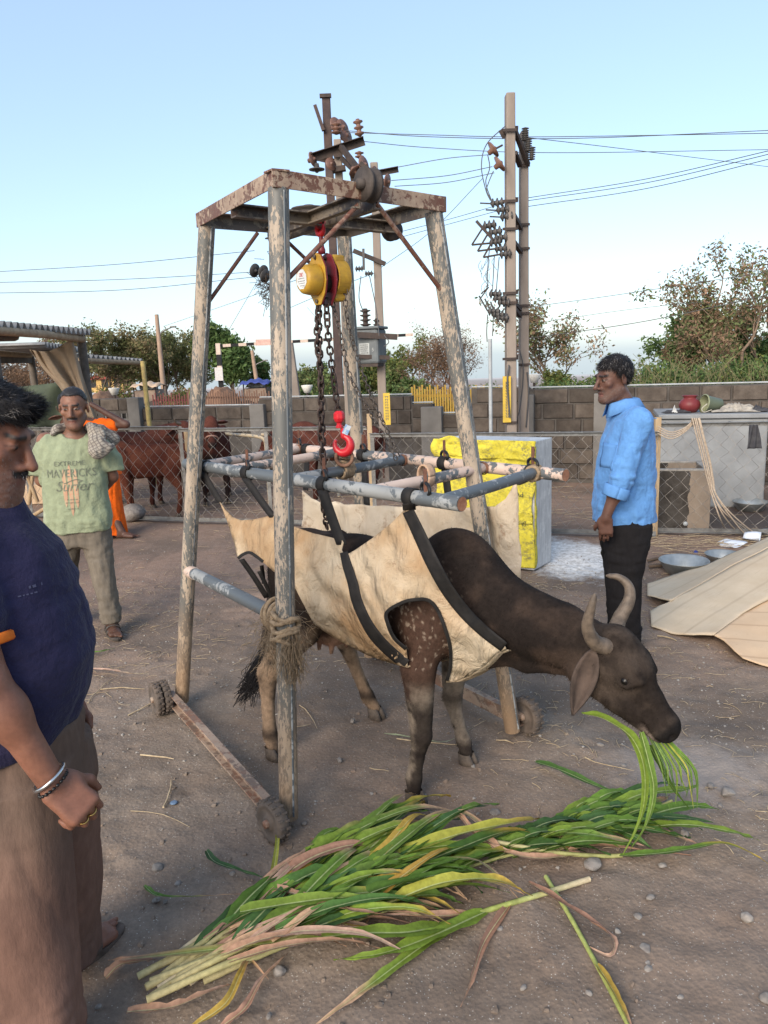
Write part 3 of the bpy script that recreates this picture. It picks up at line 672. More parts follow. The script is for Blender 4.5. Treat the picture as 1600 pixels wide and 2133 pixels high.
wheel(gb['C']*V(1, 1, 0)+oCD*.09-dCD*.0+up*.088, oCD, .086, .055)
wheel(gb['D']*V(1, 1, 0)+oCD*.09+dCD*.0+up*.085, oCD, .084, .055)
mp = lambda k, z: gt[k]+(gb[k]-gt[k])*((gt[k][2]-z)/(gt[k][2]-gb[k][2]))
pB = PLN(398, 1192, gb['B'], nrm(np.cross(dAB, gt['B']-gb['B']))); pA = PLN(585, 1285, gb['A'], nrm(np.cross(dAB, gt['A']-gb['A'])))
MB().tube([mp('B', pB[2]), mp('A', pA[2])], .028, 16).build('side_rail', BAREP, gan)
MB().tube([mp('D', .78), mp('C', .78)], .028, 16).build('side_rail', BAREP, gan)
for k, p in (('B', pB), ('A', pA)):
    q_ = mp(k, p[2]); MB().tube([q_, q_+(mp('A', pA[2])-mp('B', pB[2]))*(.09 if k == 'B' else -.05)], .0305, 14).build('weld_collar', PEELP, gan)
# ================================================================ jute rope tied where the side rail meets the near leg
JUTE = M('jute', (.33, .245, .16), (.19, .135, .085), 60, .95, bump=.8, bscale=220, bdist=.004)
rp = mp('A', pA[2]-.02); rt = thing('jute_rope', rp, 'frayed jute rope knotted round the near leg and side rail', 'rope')
ax = nrm(gt['A']-gb['A']); u = nrm(np.cross(ax, V(0, 1, 0))); v_ = np.cross(ax, u)
def loop(c, R, r, tilt, seed, ax=ax, sq=1.):
    a = np.linspace(0, 2*math.pi, 26, endpoint=False); g = np.random.default_rng(seed)
    P = np.array([c+(u*math.cos(t)*R*sq+v_*math.sin(t)*R)+ax*(tilt*math.cos(t+seed)+.006*math.sin(3*t+seed)) for t in a])
    MB().tube(P+g.normal(0, .0012, P.shape), r*(1+.12*np.sin(a*9+seed)), 8, closed=True).build('rope_loop', JUTE, rt)
for k, (dz, tl) in enumerate(((.035, .012), (.015, -.015), (-.005, .01), (-.028, .018), (-.05, -.012))): loop(rp+ax*dz*.9, LR+.011+.003*(k % 2), .0095, tl, k)
dr = nrm(mp('B', pB[2])-mp('A', pA[2]))
for k in range(4):                               # turns round the rail and the hanging bight
    c = rp+dr*(.03+.022*k)+up*.02; s1 = nrm(np.cross(dr, up)); a = np.linspace(0, 2*math.pi, 22, endpoint=False)
    P = np.array([c+(up*math.cos(t)*(.052+.012*(k == 2))+s1*math.sin(t)*.045)+dr*.012*math.sin(t+k) for t in a]); MB().tube(P, .009, 8, closed=True).build('rope_loop', JUTE, rt)
for k in range(3):
    P = catmull([rp+dr*(.03+.02*k)-up*.03, rp+dr*(.075+.015*k)-up*(.12+.03*k), rp+dr*(.055+.01*k)-up*(.22-.02*k), rp+dr*.015-up*(.10+.03*k)], 7)
    MB().tube(P+rng.normal(0, .0015, P.shape), .0085, 8).build('rope_tail', JUTE, rt)
FA = []
for k in range(700):
    b0 = rp+rng.normal(0, 1, 3)*V(.04, .04, .05)+dr*rng.random()*.09-up*rng.random()*.12; dv = rng.normal(0, 1, 3)*.02-up*.012
    FA.append([b0, b0+dv, b0+dv*1.6-up*.012])
for k in range(260):
    b0 = rp-dr*.045+rng.normal(0, 1, 3)*.014-up*(.03+.05*rng.random()); L = .05+.12*rng.random(); dv = V(rng.normal(0, .018), rng.normal(0, .018), -L)
    FA.append([b0, b0+dv*.5+rng.normal(0, .008, 3), b0+dv])
tubes_obj('frayed_fibre', np.array(FA), .0009, JUTE, rt, kind='stuff')
# ================================================================ yellow chain hoist with red hooks
YEL = M('hoist_yellow', (.56, .33, .03), (.40, .225, .03), 22, .48, bump=.15, bscale=90, spec=.5)
DRED = M('hoist_red', (.20, .018, .028), (.12, .012, .018), 18, .45, bump=.08, spec=.5)
BRED = M('hook_red', (.58, .02, .03), (.46, .012, .02), 14, .35, bump=.06, spec=.5)
CHN = M('chain_steel', (.078, .052, .044), (.04, .03, .027), 50, .6, .45, bump=.3, bscale=120)
HCH = M('hand_chain_steel', (.20, .17, .145), (.085, .065, .055), 60, .5, .5, bump=.2)
LAB = M('label_white', (.74, .75, .74), (.62, .63, .62), 20, .5, bump=0)
INK = M('ink_dark', (.05, .05, .055), bump=0, rough=.6); INKR = M('ink_red', (.5, .03, .03), bump=0, rough=.6); INKB = M('ink_blue', (.05, .12, .4), bump=0)
hc = Yp(672, 585, 3.33)
ho = thing('chain_hoist', hc*V(1, 1, 0), 'yellow chain hoist with red hooks hanging from the frame top', 'chain hoist')
ax = nrm(V(-.80, -.60, 0)); sd = nrm(np.cross(ax, up)); 
def hp(a, s_, z): return hc+ax*a+sd*s_+up*z
hookp = Yp(660, 478, 3.33)
# side plates (red) : rounded hexagon plates
def plate(a, t, mat, sc=1., name='side_plate', par=None):
    o2 = [(0, .135), (.045, .12), (.088, .05), (.095, -.02), (.075, -.09), (.03, -.15), (-.03, -.15), (-.075, -.09), (-.095, -.02), (-.088, .05), (-.045, .12)]
    P = [(x*sc, z*sc) for x, z in o2]; n = len(P)
    v = [hp(a-t/2, x, z) for x, z in P]+[hp(a+t/2, x, z) for x, z in P]
    mb = MB().add(v, [(i, (i+1) % n, n+(i+1) % n, n+i) for i in range(n)]+[tuple(range(n))[::-1], tuple(range(n, 2*n))])
    return mb.build(name, mat, par or ho, bevel=.003)
plate(.028, .008, DRED); plate(-.036, .010, DRED, 1.02)
pl = plate(.036, .008, YEL, .99, 'gear_plate')
MB().lathe([(.006, 0), (.012, .003), (.012, .011), (.009, .014), (.001, .014)], hp(.04, .0, .112), ax, 6, False).build('bolt', HCH, pl)
MB().lathe([(.006, 0), (.012, .003), (.012, .011), (.009, .014), (.001, .014)], hp(.04, .0, -.128), ax, 6, False).build('bolt', HCH, pl)
MB().lathe([(.006, 0), (.012, .003), (.012, .011), (.009, .014), (.001, .014)], hp(.04, .06, .06), ax, 6, False).build('bolt', HCH, pl)
gcv = MB().lathe([(.001, .04), (.082, .04), (.085, .05), (.084, .085), (.078, .12), (.066, .134), (.055, .137), (.001, .137)], hc-up*.012, ax, 40).build('gear_cover', YEL, ho)
pts = [hp(.1385, .056*math.cos(t)*1.0, -.012+.056*math.sin(t)) for t in np.arange(8)*math.pi/4+math.pi/8]
nm = MB().add(pts, [tuple(range(8))]).build('name_plate', LAB, gcv)
# illegible print on the plate, as in the photo: small emblem and text lines
mb = MB()
for (x0, x1, z, h) in ((-.03, .03, .002, .004), (-.036, .03, -.012, .0035), (-.03, .036, -.024, .0035), (-.02, .03, -.036, .0035), (.0, .03, -.044, .003)):
    x = x0
    while x < x1:
        w_ = random.uniform(.003, .009); mb.add([hp(.1392, -x, z-.012), hp(.1392, -(x+w_), z-.012), hp(.1392, -(x+w_), z-.012+h), hp(.1392, -x, z-.012+h)], [(0, 1, 2, 3)]); x += w_+.003
mb.build('plate_print', INK, nm)
mb = MB()
for (x0, x1, z0, z1) in ((-.02, .02, .03, .033), (-.02, .02, .014, .017), (-.02, -.017, .014, .033), (.017, .02, .014, .033), (-.008, .008, .019, .028)):
    mb.add([hp(.1392, -x0, z0-.012), hp(.1392, -x1, z0-.012), hp(.1392, -x1, z1-.012), hp(.1392, -x0, z1-.012)], [(0, 1, 2, 3)])
mb.build('plate_emblem', INKR, nm)
# hand-wheel cover (open yellow guard) and wheel
P = []
for t in np.linspace(math.radians(-60), math.radians(245), 34):
    r = .098; P.append([hp(-.052, r*math.cos(t), r*math.sin(t)), hp(-.052, r*1.04*math.cos(t), r*1.04*math.sin(t)), hp(-.125, r*1.04*math.cos(t), r*1.04*math.sin(t)), hp(-.125, r*.8*math.cos(t), r*.8*math.sin(t))])
MB().grid(np.array(P), False).build('wheel_guard', YEL, ho, solid=.006)
for zc in (.1, -.105): MB().box(hp(-.085, 0, zc), (.085, .11, .05), np.column_stack([ax, sd, up])).build('guard_lobe', YEL, ho, bevel=.012)
MB().lathe([(.01, -.06), (.07, -.06), (.084, -.068), (.068, -.085), (.084, -.102), (.07, -.11), (.01, -.11)], hc, ax, 26).build('hand_wheel', DRED, ho)
MB().lathe([(.014, -.035), (.05, -.03), (.04, 0), (.05, .024), (.014, .03)], hc-up*.03, ax, 20).build('load_sheave', CHN, ho)
MB().tube([hp(-.05, 0, .105), hp(.045, 0, .105)], .01, 10).build('spacer_bolt', CHN, ho)
# hooks
def hook(o_, R, r, mat, par, name, flip=1, dirs=None):
    sdv = dirs if dirs is not None else sd
    a = np.linspace(math.radians(100), math.radians(395), 26)
    P = [o_+sdv*flip*R*math.cos(t)+up*(R*math.sin(t)) for t in a]
    rad = [r*(.95+.45*math.sin(min(max((t-math.radians(120))/math.radians(220), 0), 1)*math.pi))*(1-.55*max(0, (t-math.radians(330))/math.radians(65))) for t in a]
    P = [P[0]+up*R*1.0, P[0]+up*R*.4]+P; rad = [r*.9, r*.9]+rad
    return MB().tube(catmull(P, 2), np.interp(np.linspace(0, 1, (len(P)-1)*2+1), np.linspace(0, 1, len(P)), rad), 12).build(name, mat, par)
th = hook(hp(-.004, 0, .265), .03, .0135, BRED, ho, 'top_hook', -1)
MB().lathe([(.01, .128), (.02, .13), (.022, .15), (.016, .165), (.012, .20), (.013, .235)], hp(-.004, 0, 0), up, 16).build('hook_shank', DRED, ho)
a = np.linspace(0, 2*math.pi, 24, endpoint=False); rc = hp(-.004, 0, .29)
MB().tube([rc+ax*.034*math.cos(t)+up*(.045*math.sin(t)+.02) for t in a], .0065, 8, closed=True).build('shackle', DRED, ho)
HS = .74
for o_ in [x for x in bpy.data.objects if x.type == 'MESH' and (x.parent is ho or (x.parent and x.parent.parent is ho) or (x.parent and x.parent.parent and x.parent.parent.parent is ho))]:
    co = np.zeros(len(o_.data.vertices)*3, np.float32); o_.data.vertices.foreach_get('co', co); co = (co.reshape(-1, 3)-hc)*HS+hc+up*.012; o_.data.vertices.foreach_set('co', co.astype(np.float32).ravel()); o_.data.update()
def hp(a, s_, z): return hc+(ax*a+sd*s_+up*z)*HS
# chains: shared link meshes, every link its own object
def linkmesh(L, W, r, mat, name):
    pts = []
    h = (L-W)/2
    for t in np.linspace(0, math.pi, 7): pts.append((W/2*math.cos(t), 0, h+W/2*math.sin(t)))
    for t in np.linspace(math.pi, 2*math.pi, 7): pts.append((W/2*math.cos(t), 0, -h+W/2*math.sin(t)))
    me = MB().tube(np.array(pts), r, 6, closed=True).mesh(name); me.materials.append(mat); return me
LM = linkmesh(.036, .023, .0048, CHN, 'chain_link'); HM = linkmesh(.030, .017, .0026, HCH, 'chain_link')
def chainrun(name, path, me, pitch, twist=.0, wob=0.):
    P = catmull(path, 24); d = np.r_[0, np.cumsum(np.linalg.norm(np.diff(P, axis=0), axis=1))]; root = bpy.data.objects.new(name, None); COL.objects.link(root); root.parent = ho; root.location = -ho.location; root.empty_display_size = .02
    n = int(d[-1]/pitch)
    for i in range(n):
        p = np.array([np.interp((i+.5)*pitch, d, P[:, k]) for k in range(3)]); p2 = np.array([np.interp((i+.9)*pitch, d, P[:, k]) for k in range(3)])
        z = Vector(nrm(p2-p)); R = z.to_track_quat('Z', 'Y').to_matrix().to_4x4() @ Matrix.Rotation((i % 2)*math.pi/2+twist*i+.5+wob*math.sin(i*1.3), 4, 'Z')
        inst('chain_link', me, root, Matrix.Translation(Vector(p)) @ R)
    return root
d0 = 3.33
lc = chainrun('load_chain', [hp(0, .03, -.05), Yp(664, 680, 3.31), Yp(667, 760, 3.30), Yp(670, 860, 3.29), Yp(673, 960, 3.28), Yp(676, 1050, 3.29), Yp(682, 1110, 3.36)], LM, .0282, .1, .2)
# the doubled slack strand beside it
chainrun('slack_chain', [hp(0.01, .035, -.12), Yp(661, 700, 3.29), Yp(669, 800, 3.28), Yp(668, 900, 3.27), Yp(677, 1000, 3.27), Yp(673, 1070, 3.30)], LM, .0282, -.13, .3)
hk = Yp(713, 905, 3.33)
chainrun('hook_chain', [hp(-.005, -.02, -.1), Yp(684, 700, 3.32), Yp(694, 780, 3.33), Yp(705, 863, 3.33)], LM, .0282, .03, .1)
chainrun('hand_chain', [hp(-.085, .04, -.11), Yp(708, 690, 3.34), Yp(728, 780, 3.38), Yp(765, 850, 3.44), Yp(800, 910, 3.5), Yp(830, 965, 3.56)], HM, .0245, .05, .4)
chainrun('hand_chain', [hp(-.10, -.085, .02), Yp(722, 655, 3.36), Yp(745, 745, 3.42), Yp(775, 830, 3.5), Yp(808, 900, 3.58), Yp(835, 955, 3.62)], HM, .0245, -.06, .4)
# swivel block and big red hook
hkt = Yp(706, 866, 3.33)
MB().lathe([(.004, .018), (.015, .022), (.025, .010), (.026, -.010), (.02, -.024), (.012, -.03), (.012, -.04), (.017, -.044), (.017, -.052)], hkt, up, 7, False).build('hook_swivel', BRED, ho, bevel=.002)
hdir = nrm(V(-.95, .3, 0)); bh = hook(Yp(714, 926, 3.33), .036, .0145, BRED, ho, 'load_hook', 1, hdir)
MB().box(Yp(722, 895, 3.315), (.026, .004, .042), rotmat(.1, .45, 0)).build('safety_latch', M('latch_print', (.50, .56, .62), (.2, .34, .55), 60, .5, bump=0, thr=(.45, .5)), bh)
# ================================================================ hanging pipe frame (spreader) that carries the sling
ZB = 1.27
nb0, nb1 = G(388, 966, ZB), G(962, 1050, ZB); fb0, fb1 = G(600, 932, ZB), G(1178, 990, ZB)
sp = thing('spreader_frame', (nb0+fb1)/2*V(1, 1, 0), 'rectangular hanging frame of peeling steel pipes above the cow', 'spreader frame')
MB().tube([nb0, (nb0+nb1)/2, nb1], .026, 20).build('long_pipe', BAREP, sp)
MB().tube([fb0, (fb0+fb1)/2, fb1], .026, 20).build('long_pipe', PEELP, sp)
dB = nrm(nb1-nb0); PEND = M('pipe_rust_end', (.30, .15, .09), (.2, .085, .05), 60, .9)
MB().lathe([(.001, 0), (.0245, 0)], nb1+dB*.002, dB, 18).build('pipe_end', PEND, sp); MB().lathe([(.001, 0), (.0245, 0)], fb1+dB*.002, nrm(fb1-fb0), 18).build('pipe_end', PEND, sp)
def nb(px, py): return nb0+(nb1-nb0)*np.clip((PLN(px, py, nb0, nrm(V(dB[1], -dB[0], 0)))-nb0)@dB/np.linalg.norm(nb1-nb0), 0, 1)
def fb(px, py):
    d = nrm(fb1-fb0); return fb0+(fb1-fb0)*np.clip((PLN(px, py, fb0, nrm(V(d[1], -d[0], 0)))-fb0)@d/np.linalg.norm(fb1-fb0), 0, 1)
zz = up*.012
crossers = [(nb(420, 970), fb(628, 933), PEELP), (nb(480, 980), fb(706, 942), PEELP), (nb(612, 1000), fb(848, 955), BAREP), (nb(780, 1022), fb(1015, 972), PEELP), (nb(922, 1043), fb(1118, 983), BAREP)]
for a, b, m in crossers: MB().tube([a+zz*.2, (a+b)/2, b+zz*.2], .0225, 18).build('cross_pipe', m, sp)
for a, b, m in crossers:
    d = nrm(b-a); MB().lathe([(.026, -.012), (.029, 0), (.025, .012)], b-d*.03, d, 14).build('weld_bead', PEND, sp)
PIN = M('rust_pin', (.16, .07, .045), (.10, .05, .035), 60, .8)
pins = [nb(517, 985), nb(677, 1008), nb(887, 1038), fb(624, 934), fb(757, 947), fb(926, 961), fb(1110, 982)]
for p in pins: MB().beam(p, p+up*.105, .012, .012, (0, 1, 0)).build('strap_pin', PIN, sp, bevel=.001)
# rusty ring and jute lashing by which the hook carries the frame
rc = hk*0+Yp(717, 953, 3.33); a = np.linspace(0, 2*math.pi, 28, endpoint=False)
RINGM = M('rust_ring', (.26, .15, .10), (.16, .08, .05), 50, .8, bump=.4, bscale=100)
MB().tube([rc+V(.036*math.cos(t), .0, .036*math.sin(t)) for t in a], .008, 8, closed=True).build('hook_ring', RINGM, sp)
def wrap(c, axis, R, n_, r, mat, name, wdt):
    axis = nrm(axis); u_ = nrm(np.cross(axis, up)); w_ = np.cross(axis, u_); t = np.linspace(0, 2*math.pi*n_, 16*n_)
    P = [c+axis*(wdt*(tt/t[-1]-.5))+u_*R*math.cos(tt)+w_*R*math.sin(tt) for tt in t]; MB().tube(P, r, 6).build(name, mat, sp)
c3 = crossers[2]; q_ = c3[0]+(c3[1]-c3[0])*.42; wrap(q_, c3[1]-c3[0], .031, 6, .008, JUTE, 'rope_lashing', .06)
wrap(q_+up*.055, V(.4, .2, 1), .02, 4, .007, JUTE, 'rope_lashing', .07)
c4 = crossers[3]; q_ = c4[0]+(c4[1]-c4[0])*.42; 
a = np.linspace(0, 2*math.pi, 26, endpoint=False); d4 = nrm(c4[1]-c4[0]); s4 = nrm(np.cross(d4, up))
MB().grid(np.array([[q_+d4*(.01*k-.02)+s4*.03*math.cos(t)+up*(.045*math.sin(t)+.018) for t in list(a)+[a[0]]] for k in range(5)])).build('cloth_loop', M('loop_webbing', (.48, .33, .23), (.36, .23, .15), 60, .9, bscale=300), sp, solid=.006)
d1 = crossers[4]; wrap(d1[1]-nrm(d1[1]-d1[0])*.02, d1[1]-d1[0], .028, 5, .008, JUTE, 'rope_lashing', .05)
# ---------------- crumpled paper/foil lump behind the lashings is the far canvas; built with the sling
# ================================================================ cattle
def cow_head_prims():
    P = [ell((0, 0, .01), (.10, .085, .085), .03)]
    P += chain([(0, 0, 0), (.14, 0, -.012), (.235, 0, -.008)], [.092, .07, .054], .03, sq=((0, 1, 0), .85))
    P += [ell((.02, 0, .055), (.09, .068, .038), .03), ell((.245, 0, -.012), (.048, .056, .05), .025), ell((-.06, 0, .05), (.05, .055, .045), .04)]
    for s_ in (-1, 1):
        P += chain([(-.04, .045*s_, -.115), (.10, .03*s_, -.075), (.22, .01*s_, -.05)], [.042, .036, .028], .04)
        P += [ell((.055, .076*s_, .03), (.034, .02, .024), .02), cone((.03, .066*s_, .062), (.085, .06*s_, .058), .018, .014, .02)]
        P += [ell((.058, .096*s_, .030), (.024, .012, .014), .008, 's'), ell((.290, .031*s_, .008), (.020, .014, .013), .008, 's')]
        P += [ell((.15, .06*s_, .005), (.06, .012, .03), .02, 's')]
    P += [rbox((.25, 0, -.036), (.055, .07, .003), .002, .008, 's')]
    return P
def head_frame(o, pitch, yaw=0., roll=0.):       # columns: muzzle direction, left, forehead normal
    return rotmat(0, 0, yaw)@rotmat(0, pitch, 0)@rotmat(roll, 0, 0)
def cow_prims(front, hind, neck, nr, hf, ho_, hump=1., udder=True, thin=1.):
    P = chain([(-.40, 0, .80), (-.12, 0, .775), (.20, 0, .77), (.42, 0, .79)], [.185, .232, .234, .20], .05, sq=((0, 1, 0), .84*thin))
    P += [ell((-.44, 0, .84), (.15, .15, .14), .06), ell((.44, 0, .99), (.13, .062, .10*hump), .07), ell((.54, 0, .70), (.10, .105, .13), .07)]
    for s_ in (-1, 1): P += [ell((-.35, .14*s_, .93), (.055, .04, .045), .06), ell((-.53, .075*s_, .87), (.04, .04, .05), .05), ell((.38, .135*s_, .79), (.11, .055, .17), .06)]
    if udder:
        P += [ell((-.28, 0, .54), (.10, .09, .07), .04)]
        for a, b in ((-.32, -.045), (-.24, -.045), (-.32, .045), (-.24, .045)): P += [cone((a, b, .50), (a, b*1.1, .455), .014, .010, .01)]
    for (pts, rs) in ((front[0], (.085, .072, .044, .029, .034, .030)), (front[1], (.085, .068, .044, .029, .034, .030)), (hind[0], (.125, .10, .05, .031, .036, .031)), (hind[1], (.125, .10, .05, .031, .036, .031))):
        P += chain(pts, rs, .045, sq=((0, 1, 0), .82))
    P += chain(neck, nr, .09, sq=((0, 1, 0), .74))
    P += chain([np.array(neck[0])+V(.12, 0, -.22), np.array(neck[1])+V(.06, 0, -.155), np.array(neck[2])+V(.02, 0, -.11)], [.05, .05, .04], .05, sq=((0, 1, 0), .35))
    P += xform(cow_head_prims(), hf, ho_)
    return P
def hoof_mb(p, fwd, mb):
    f = nrm(V(fwd[0], fwd[1], 0)); s_ = V(-f[1], f[0], 0)
    for k in (-1, 1):
        c = np.array(p)+s_*.017*k
        ring = lambda rx, ry, z, off: [c+f*(rx*math.cos(t)+off)+s_*ry*math.sin(t)+V(0, 0, z) for t in np.linspace(0, 2*math.pi, 10, endpoint=False)]
        mb.grid(np.array([ring(.030, .017, .052, -.002), ring(.036, .0185, .03, .006), ring(.044, .0195, .0, .014), ring(.002, .001, -.001, .01)]), True, True)
HORN = M('horn', (.15, .115, .086), (.075, .058, .045), 35, .55, bump=.4, bscale=110, stretch=(1, 1, 1))
HOOF = M('hoof', (.07, .055, .045), (.12, .095, .075), 40, .8, bump=.4)
EYEM = M('cow_eye', (.005, .004, .004), bump=0, rough=.32, spec=.35)
NOSE = M('wet_nose', (.02, .017, .017), (.035, .03, .03), 60, .35, bump=.3, bscale=160, spec=.5)
COAT = Mvc('coat', .85, 55, .4, .6, 260, .003, spec=.08)
FUR = Mvc('fur', .9, 90, .25, 0, spec=.05)
def leafmesh(L, W, cup, n=10, m=7):
    P = []
    for i in range(n+1):
        t = i/n; w_ = W*(math.sin(math.pi*min(t*1.02, 1))**.75*(1-.35*t)+.12*(1-t)); row = []
        for j in range(m):
            s_ = j/(m-1)*2-1; row.append((t*L, s_*w_/2, -cup*(1-s_*s_)*math.sin(math.pi*t)-.03*t*t))
        P.append(row)
    return np.array(P)
def place(P, R, o): return np.asarray(P)@np.asarray(R).T+np.asarray(o)
def fur(parent, v, colv, nrmv, n, L, W, flow, name='fur', seed=1, lift=.3):
    g = np.random.default_rng(seed); i = g.integers(0, len(v), n); p = v[i]+g.normal(0, .003, (n, 3)); d = nrmv[i]*lift+flow(p)+g.normal(0, .22, (n, 3)); d /= np.linalg.norm(d, axis=1)[:, None]
    s_ = np.cross(d, nrmv[i]); s_ /= np.linalg.norm(s_, axis=1)[:, None]+1e-9; ln = L*(.6+.8*g.random((n, 1))); w_ = W*(.7+.6*g.random((n, 1)))
    a = p-nrmv[i]*.002; V3 = np.stack([a-s_*w_, a+s_*w_, a+d*ln], 1).reshape(-1, 3); c = np.repeat(colv[i]*(.75+.5*g.random((n, 1))), 3, 0)
    me = npmesh(name, V3, np.arange(3*n).reshape(-1, 3), True, c)
    return link(name, me, FUR, parent)
def vnormals(me):
    a = np.zeros(len(me.vertices)*3, np.float32); me.vertices.foreach_get('normal', a); return a.reshape(-1, 3)
def vco(me):
    a = np.zeros(len(me.vertices)*3, np.float32); me.vertices.foreach_get('co', a); return a.reshape(-1, 3).astype(float)
def worldify(o_, e3, s_=1.):
    """rotation with columns forward, left, up"""
    e3 = nrm(V(e3[0], e3[1], 0)); return np.column_stack([e3, V(-e3[1], e3[0], 0), V(0, 0, 1)])*s_
# ---- the dark cow in the sling
CO = V(-.05, 3.16, 0); CE = nrm(V(.74, -.672, 0)); CLf = V(-CE[1], CE[0], 0); CR = np.column_stack([CE, CLf, V(0, 0, 1)])
def c2w(p): return np.asarray(p)@CR.T+CO
def w2c(p): return (np.asarray(p)-CO)@CR
def cpx(px, py, yl): return w2c(PLN(px, py, CO+CLf*yl, CLf))
front = [[(.39, -.15, .74), (.375, -.175, .575), (.385, -.18, .305), (.360, -.18, .20), (.340, -.18, .105), (.338, -.18, .05)],
         [(.40, .14, .74), (.30, .165, .54), (.262, .185, .29), (.285, .19, .19), (.312, .195, .10), (.325, .195, .05)]]
hind = [[(-.40, -.11, .80), (-.29, -.18, .61), (-.45, -.255, .37), (-.43, -.28, .22), (-.41, -.295, .10), (-.39, -.30, .05)],
        [(-.40, .11, .80), (-.27, .17, .60), (-.45, .245, .37), (-.39, .26, .22), (-.335, .27, .10), (-.295, .277, .05)]]
neck = [(.46, 0, .885), (.68, 0, .805), (.89, 0, .775), (1.03, 0, .74)]; nr = [.175, .135, .115, .10]
HFM = head_frame(None, math.radians(46), math.radians(2)); HO = V(1.098, 0, .722)
cowP = cow_prims(front, hind, neck, nr, HFM, HO, 1.)
cow = thing('cow', CO, 'dark brown horned cow standing in the canvas sling, eating green stalks', 'cow')
def cow_col(v):
    n1 = fbm(v*9, 4, 2); n2 = fbm(v*30, 3, 5); x, y, z = v.T; n = len(v)
    dark = V(.017, .013, .0115); brown = V(.050, .034, .026); fawn = V(.30, .205, .135); pale = V(.36, .29, .225)
    c = lerp3(np.tile(dark, (n, 1)), np.tile(brown, (n, 1)), sstep(-.5, .7, n1)*.8)
    hd = sstep(.92, 1.10, x); c = c*(1-hd[:, None])+hd[:, None]*lerp3(V(.020, .015, .0125)[None].repeat(n, 0), V(.052, .039, .031)[None].repeat(n, 0), sstep(-.4, .5, n1+.3*n2))
    # shoulder: dark red brown with white flecks
    sh = sstep(.30, .05, np.sqrt(((x-.37)/1.)**2+((z-.70)*.8)**2))*(x < .62)*(z > .45); c = lerp3(c, np.tile(V(.075, .042, .030), (n, 1)), sh*.8)
    fl_ = sstep(.50, .68, fbm(v*V(120, 120, 55), 2, 8))*sh*(z > .60); c = lerp3(c, np.tile(pale*1.2, (n, 1)), np.clip(fl_, 0, .42))
    # front legs: pale grey-fawn with dark front stripe, dark knees and pasterns
    fr = sstep(.56, .46, z)*(x > .1); lg = fr*sstep(-.35, .25, n1+.35+.6*(.30-np.abs(z-.40))); c = lerp3(c, np.tile(pale*.62, (n, 1)), np.clip(lg, 0, 1)*.8)
    st = fr*sstep(-.012, .014, (x-np.interp(z, [.05, .105, .20, .305, .575], [.338, .340, .360, .385, .375]))*np.where(y < 0, 1, .4)+.012*n2)*sstep(.50, .40, z); c = lerp3(c, np.tile(dark*1.2, (n, 1)), np.clip(st, 0, 1)*.9)
    kn = (x > .1)*(np.exp(-((z-.30)/.035)**2)*.75+sstep(.13, .08, z)); c = lerp3(c, np.tile(dark*1.4, (n, 1)), np.clip(kn, 0, 1)*.85)
    # hind legs fawn inside and behind
    hn = (x < -.1)*sstep(.70, .52, z); c = lerp3(c, np.tile(fawn*.9, (n, 1)), np.clip(hn*sstep(-.5, .3, n1+.4), 0, 1)*.85)
    fb_ = (x < -.1)*np.exp(-((z-.11)/.03)**2); c = lerp3(c, np.tile(dark, (n, 1)), np.clip(fb_, 0, 1)*.85)
    ud = np.exp(-(((x+.28)/.10)**2+(y/.1)**2+((z-.50)/.06)**2)); c = lerp3(c, np.tile(V(.36, .20, .14), (n, 1)), np.clip(ud*1.5, 0, 1)*.9)
    h = (v-HO)@HFM; mz = sstep(.235, .262, h[:, 0]); c = lerp3(c, np.tile(V(.010, .009, .009), (n, 1)), mz*.95)
    li = sstep(.19, .23, h[:, 0])*sstep(.285, .265, h[:, 0])*sstep(-.035, -.05, h[:, 2]); c = lerp3(c, np.tile(V(.16, .125, .105), (n, 1)), np.clip(li, 0, 1)*.9)
    ey = np.exp(-(((h[:, 0]-.058)/.045)**2+((h[:, 2]-.03)/.03)**2)); c = lerp3(c, np.tile(V(.02, .016, .014), (n, 1)), ey*.8)
    return np.clip(c, .005, 1)
bv, bq = sdf_mesh(cowP, .008, (-.75, -.42, -.02), (1.45, .42, 1.2))
bc = cow_col(bv); me = npmesh('body', c2w(bv), bq, True, bc); link('body', me, COAT, cow)
keep = ((bv-HO)@HFM)[:, 0] < .235; fur(cow, vco(me)[keep], bc[keep], vnormals(me)[keep], 50000, .010, .0010, lambda p: -CE*.5+V(0, 0, -.7), 'fur', 3)
for pts, sgn in ((front[0], 1), (front[1], 1), (hind[0], 1), (hind[1], 1)):
    mb = MB(); hoof_mb(c2w(pts[-1])*V(1, 1, 0)+V(0, 0, -.002), CE, mb); mb.build('hoof', HOOF, cow)
hp_ = lambda x, y, z: c2w(HO+HFM@V(x, y, z))
for s_ in (-1, 1):
    MB().lathe([(.0001, .017), (.009, .0148), (.015, .0075), (.017, 0), (.015, -.0075), (.0001, -.017)], hp_(.058, .0755*s_, .030), hp_(0, s_, 0)-hp_(0, 0, 0), 16).build('eye', EYEM, cow)
def horn(px, base_r):
    P = catmull([c2w(cpx(a, b, y)) for a, b, y in px], 8); t = np.linspace(0, 1, len(P))
    r = base_r*(1-.74*t**1.15)*(1+.03*np.sin(t*60)*(1-t)); r[-1] *= .35; r[-2] *= .75
    return MB().tube(P, r, 16).build('horn', HORN, cow)
horn([(1272, 1350, -.045), (1240, 1338, -.105), (1224, 1305, -.145), (1232, 1265, -.155), (1240, 1236, -.15)], .030)
horn([(1280, 1322, .035), (1290, 1290, .085), (1310, 1252, .125), (1310, 1222, .14), (1290, 1203, .13), (1262, 1199, .115)], .028)
EARM = M('ear_skin', (.030, .022, .018), (.085, .060, .048), 14, .85, bump=.4, bscale=160)
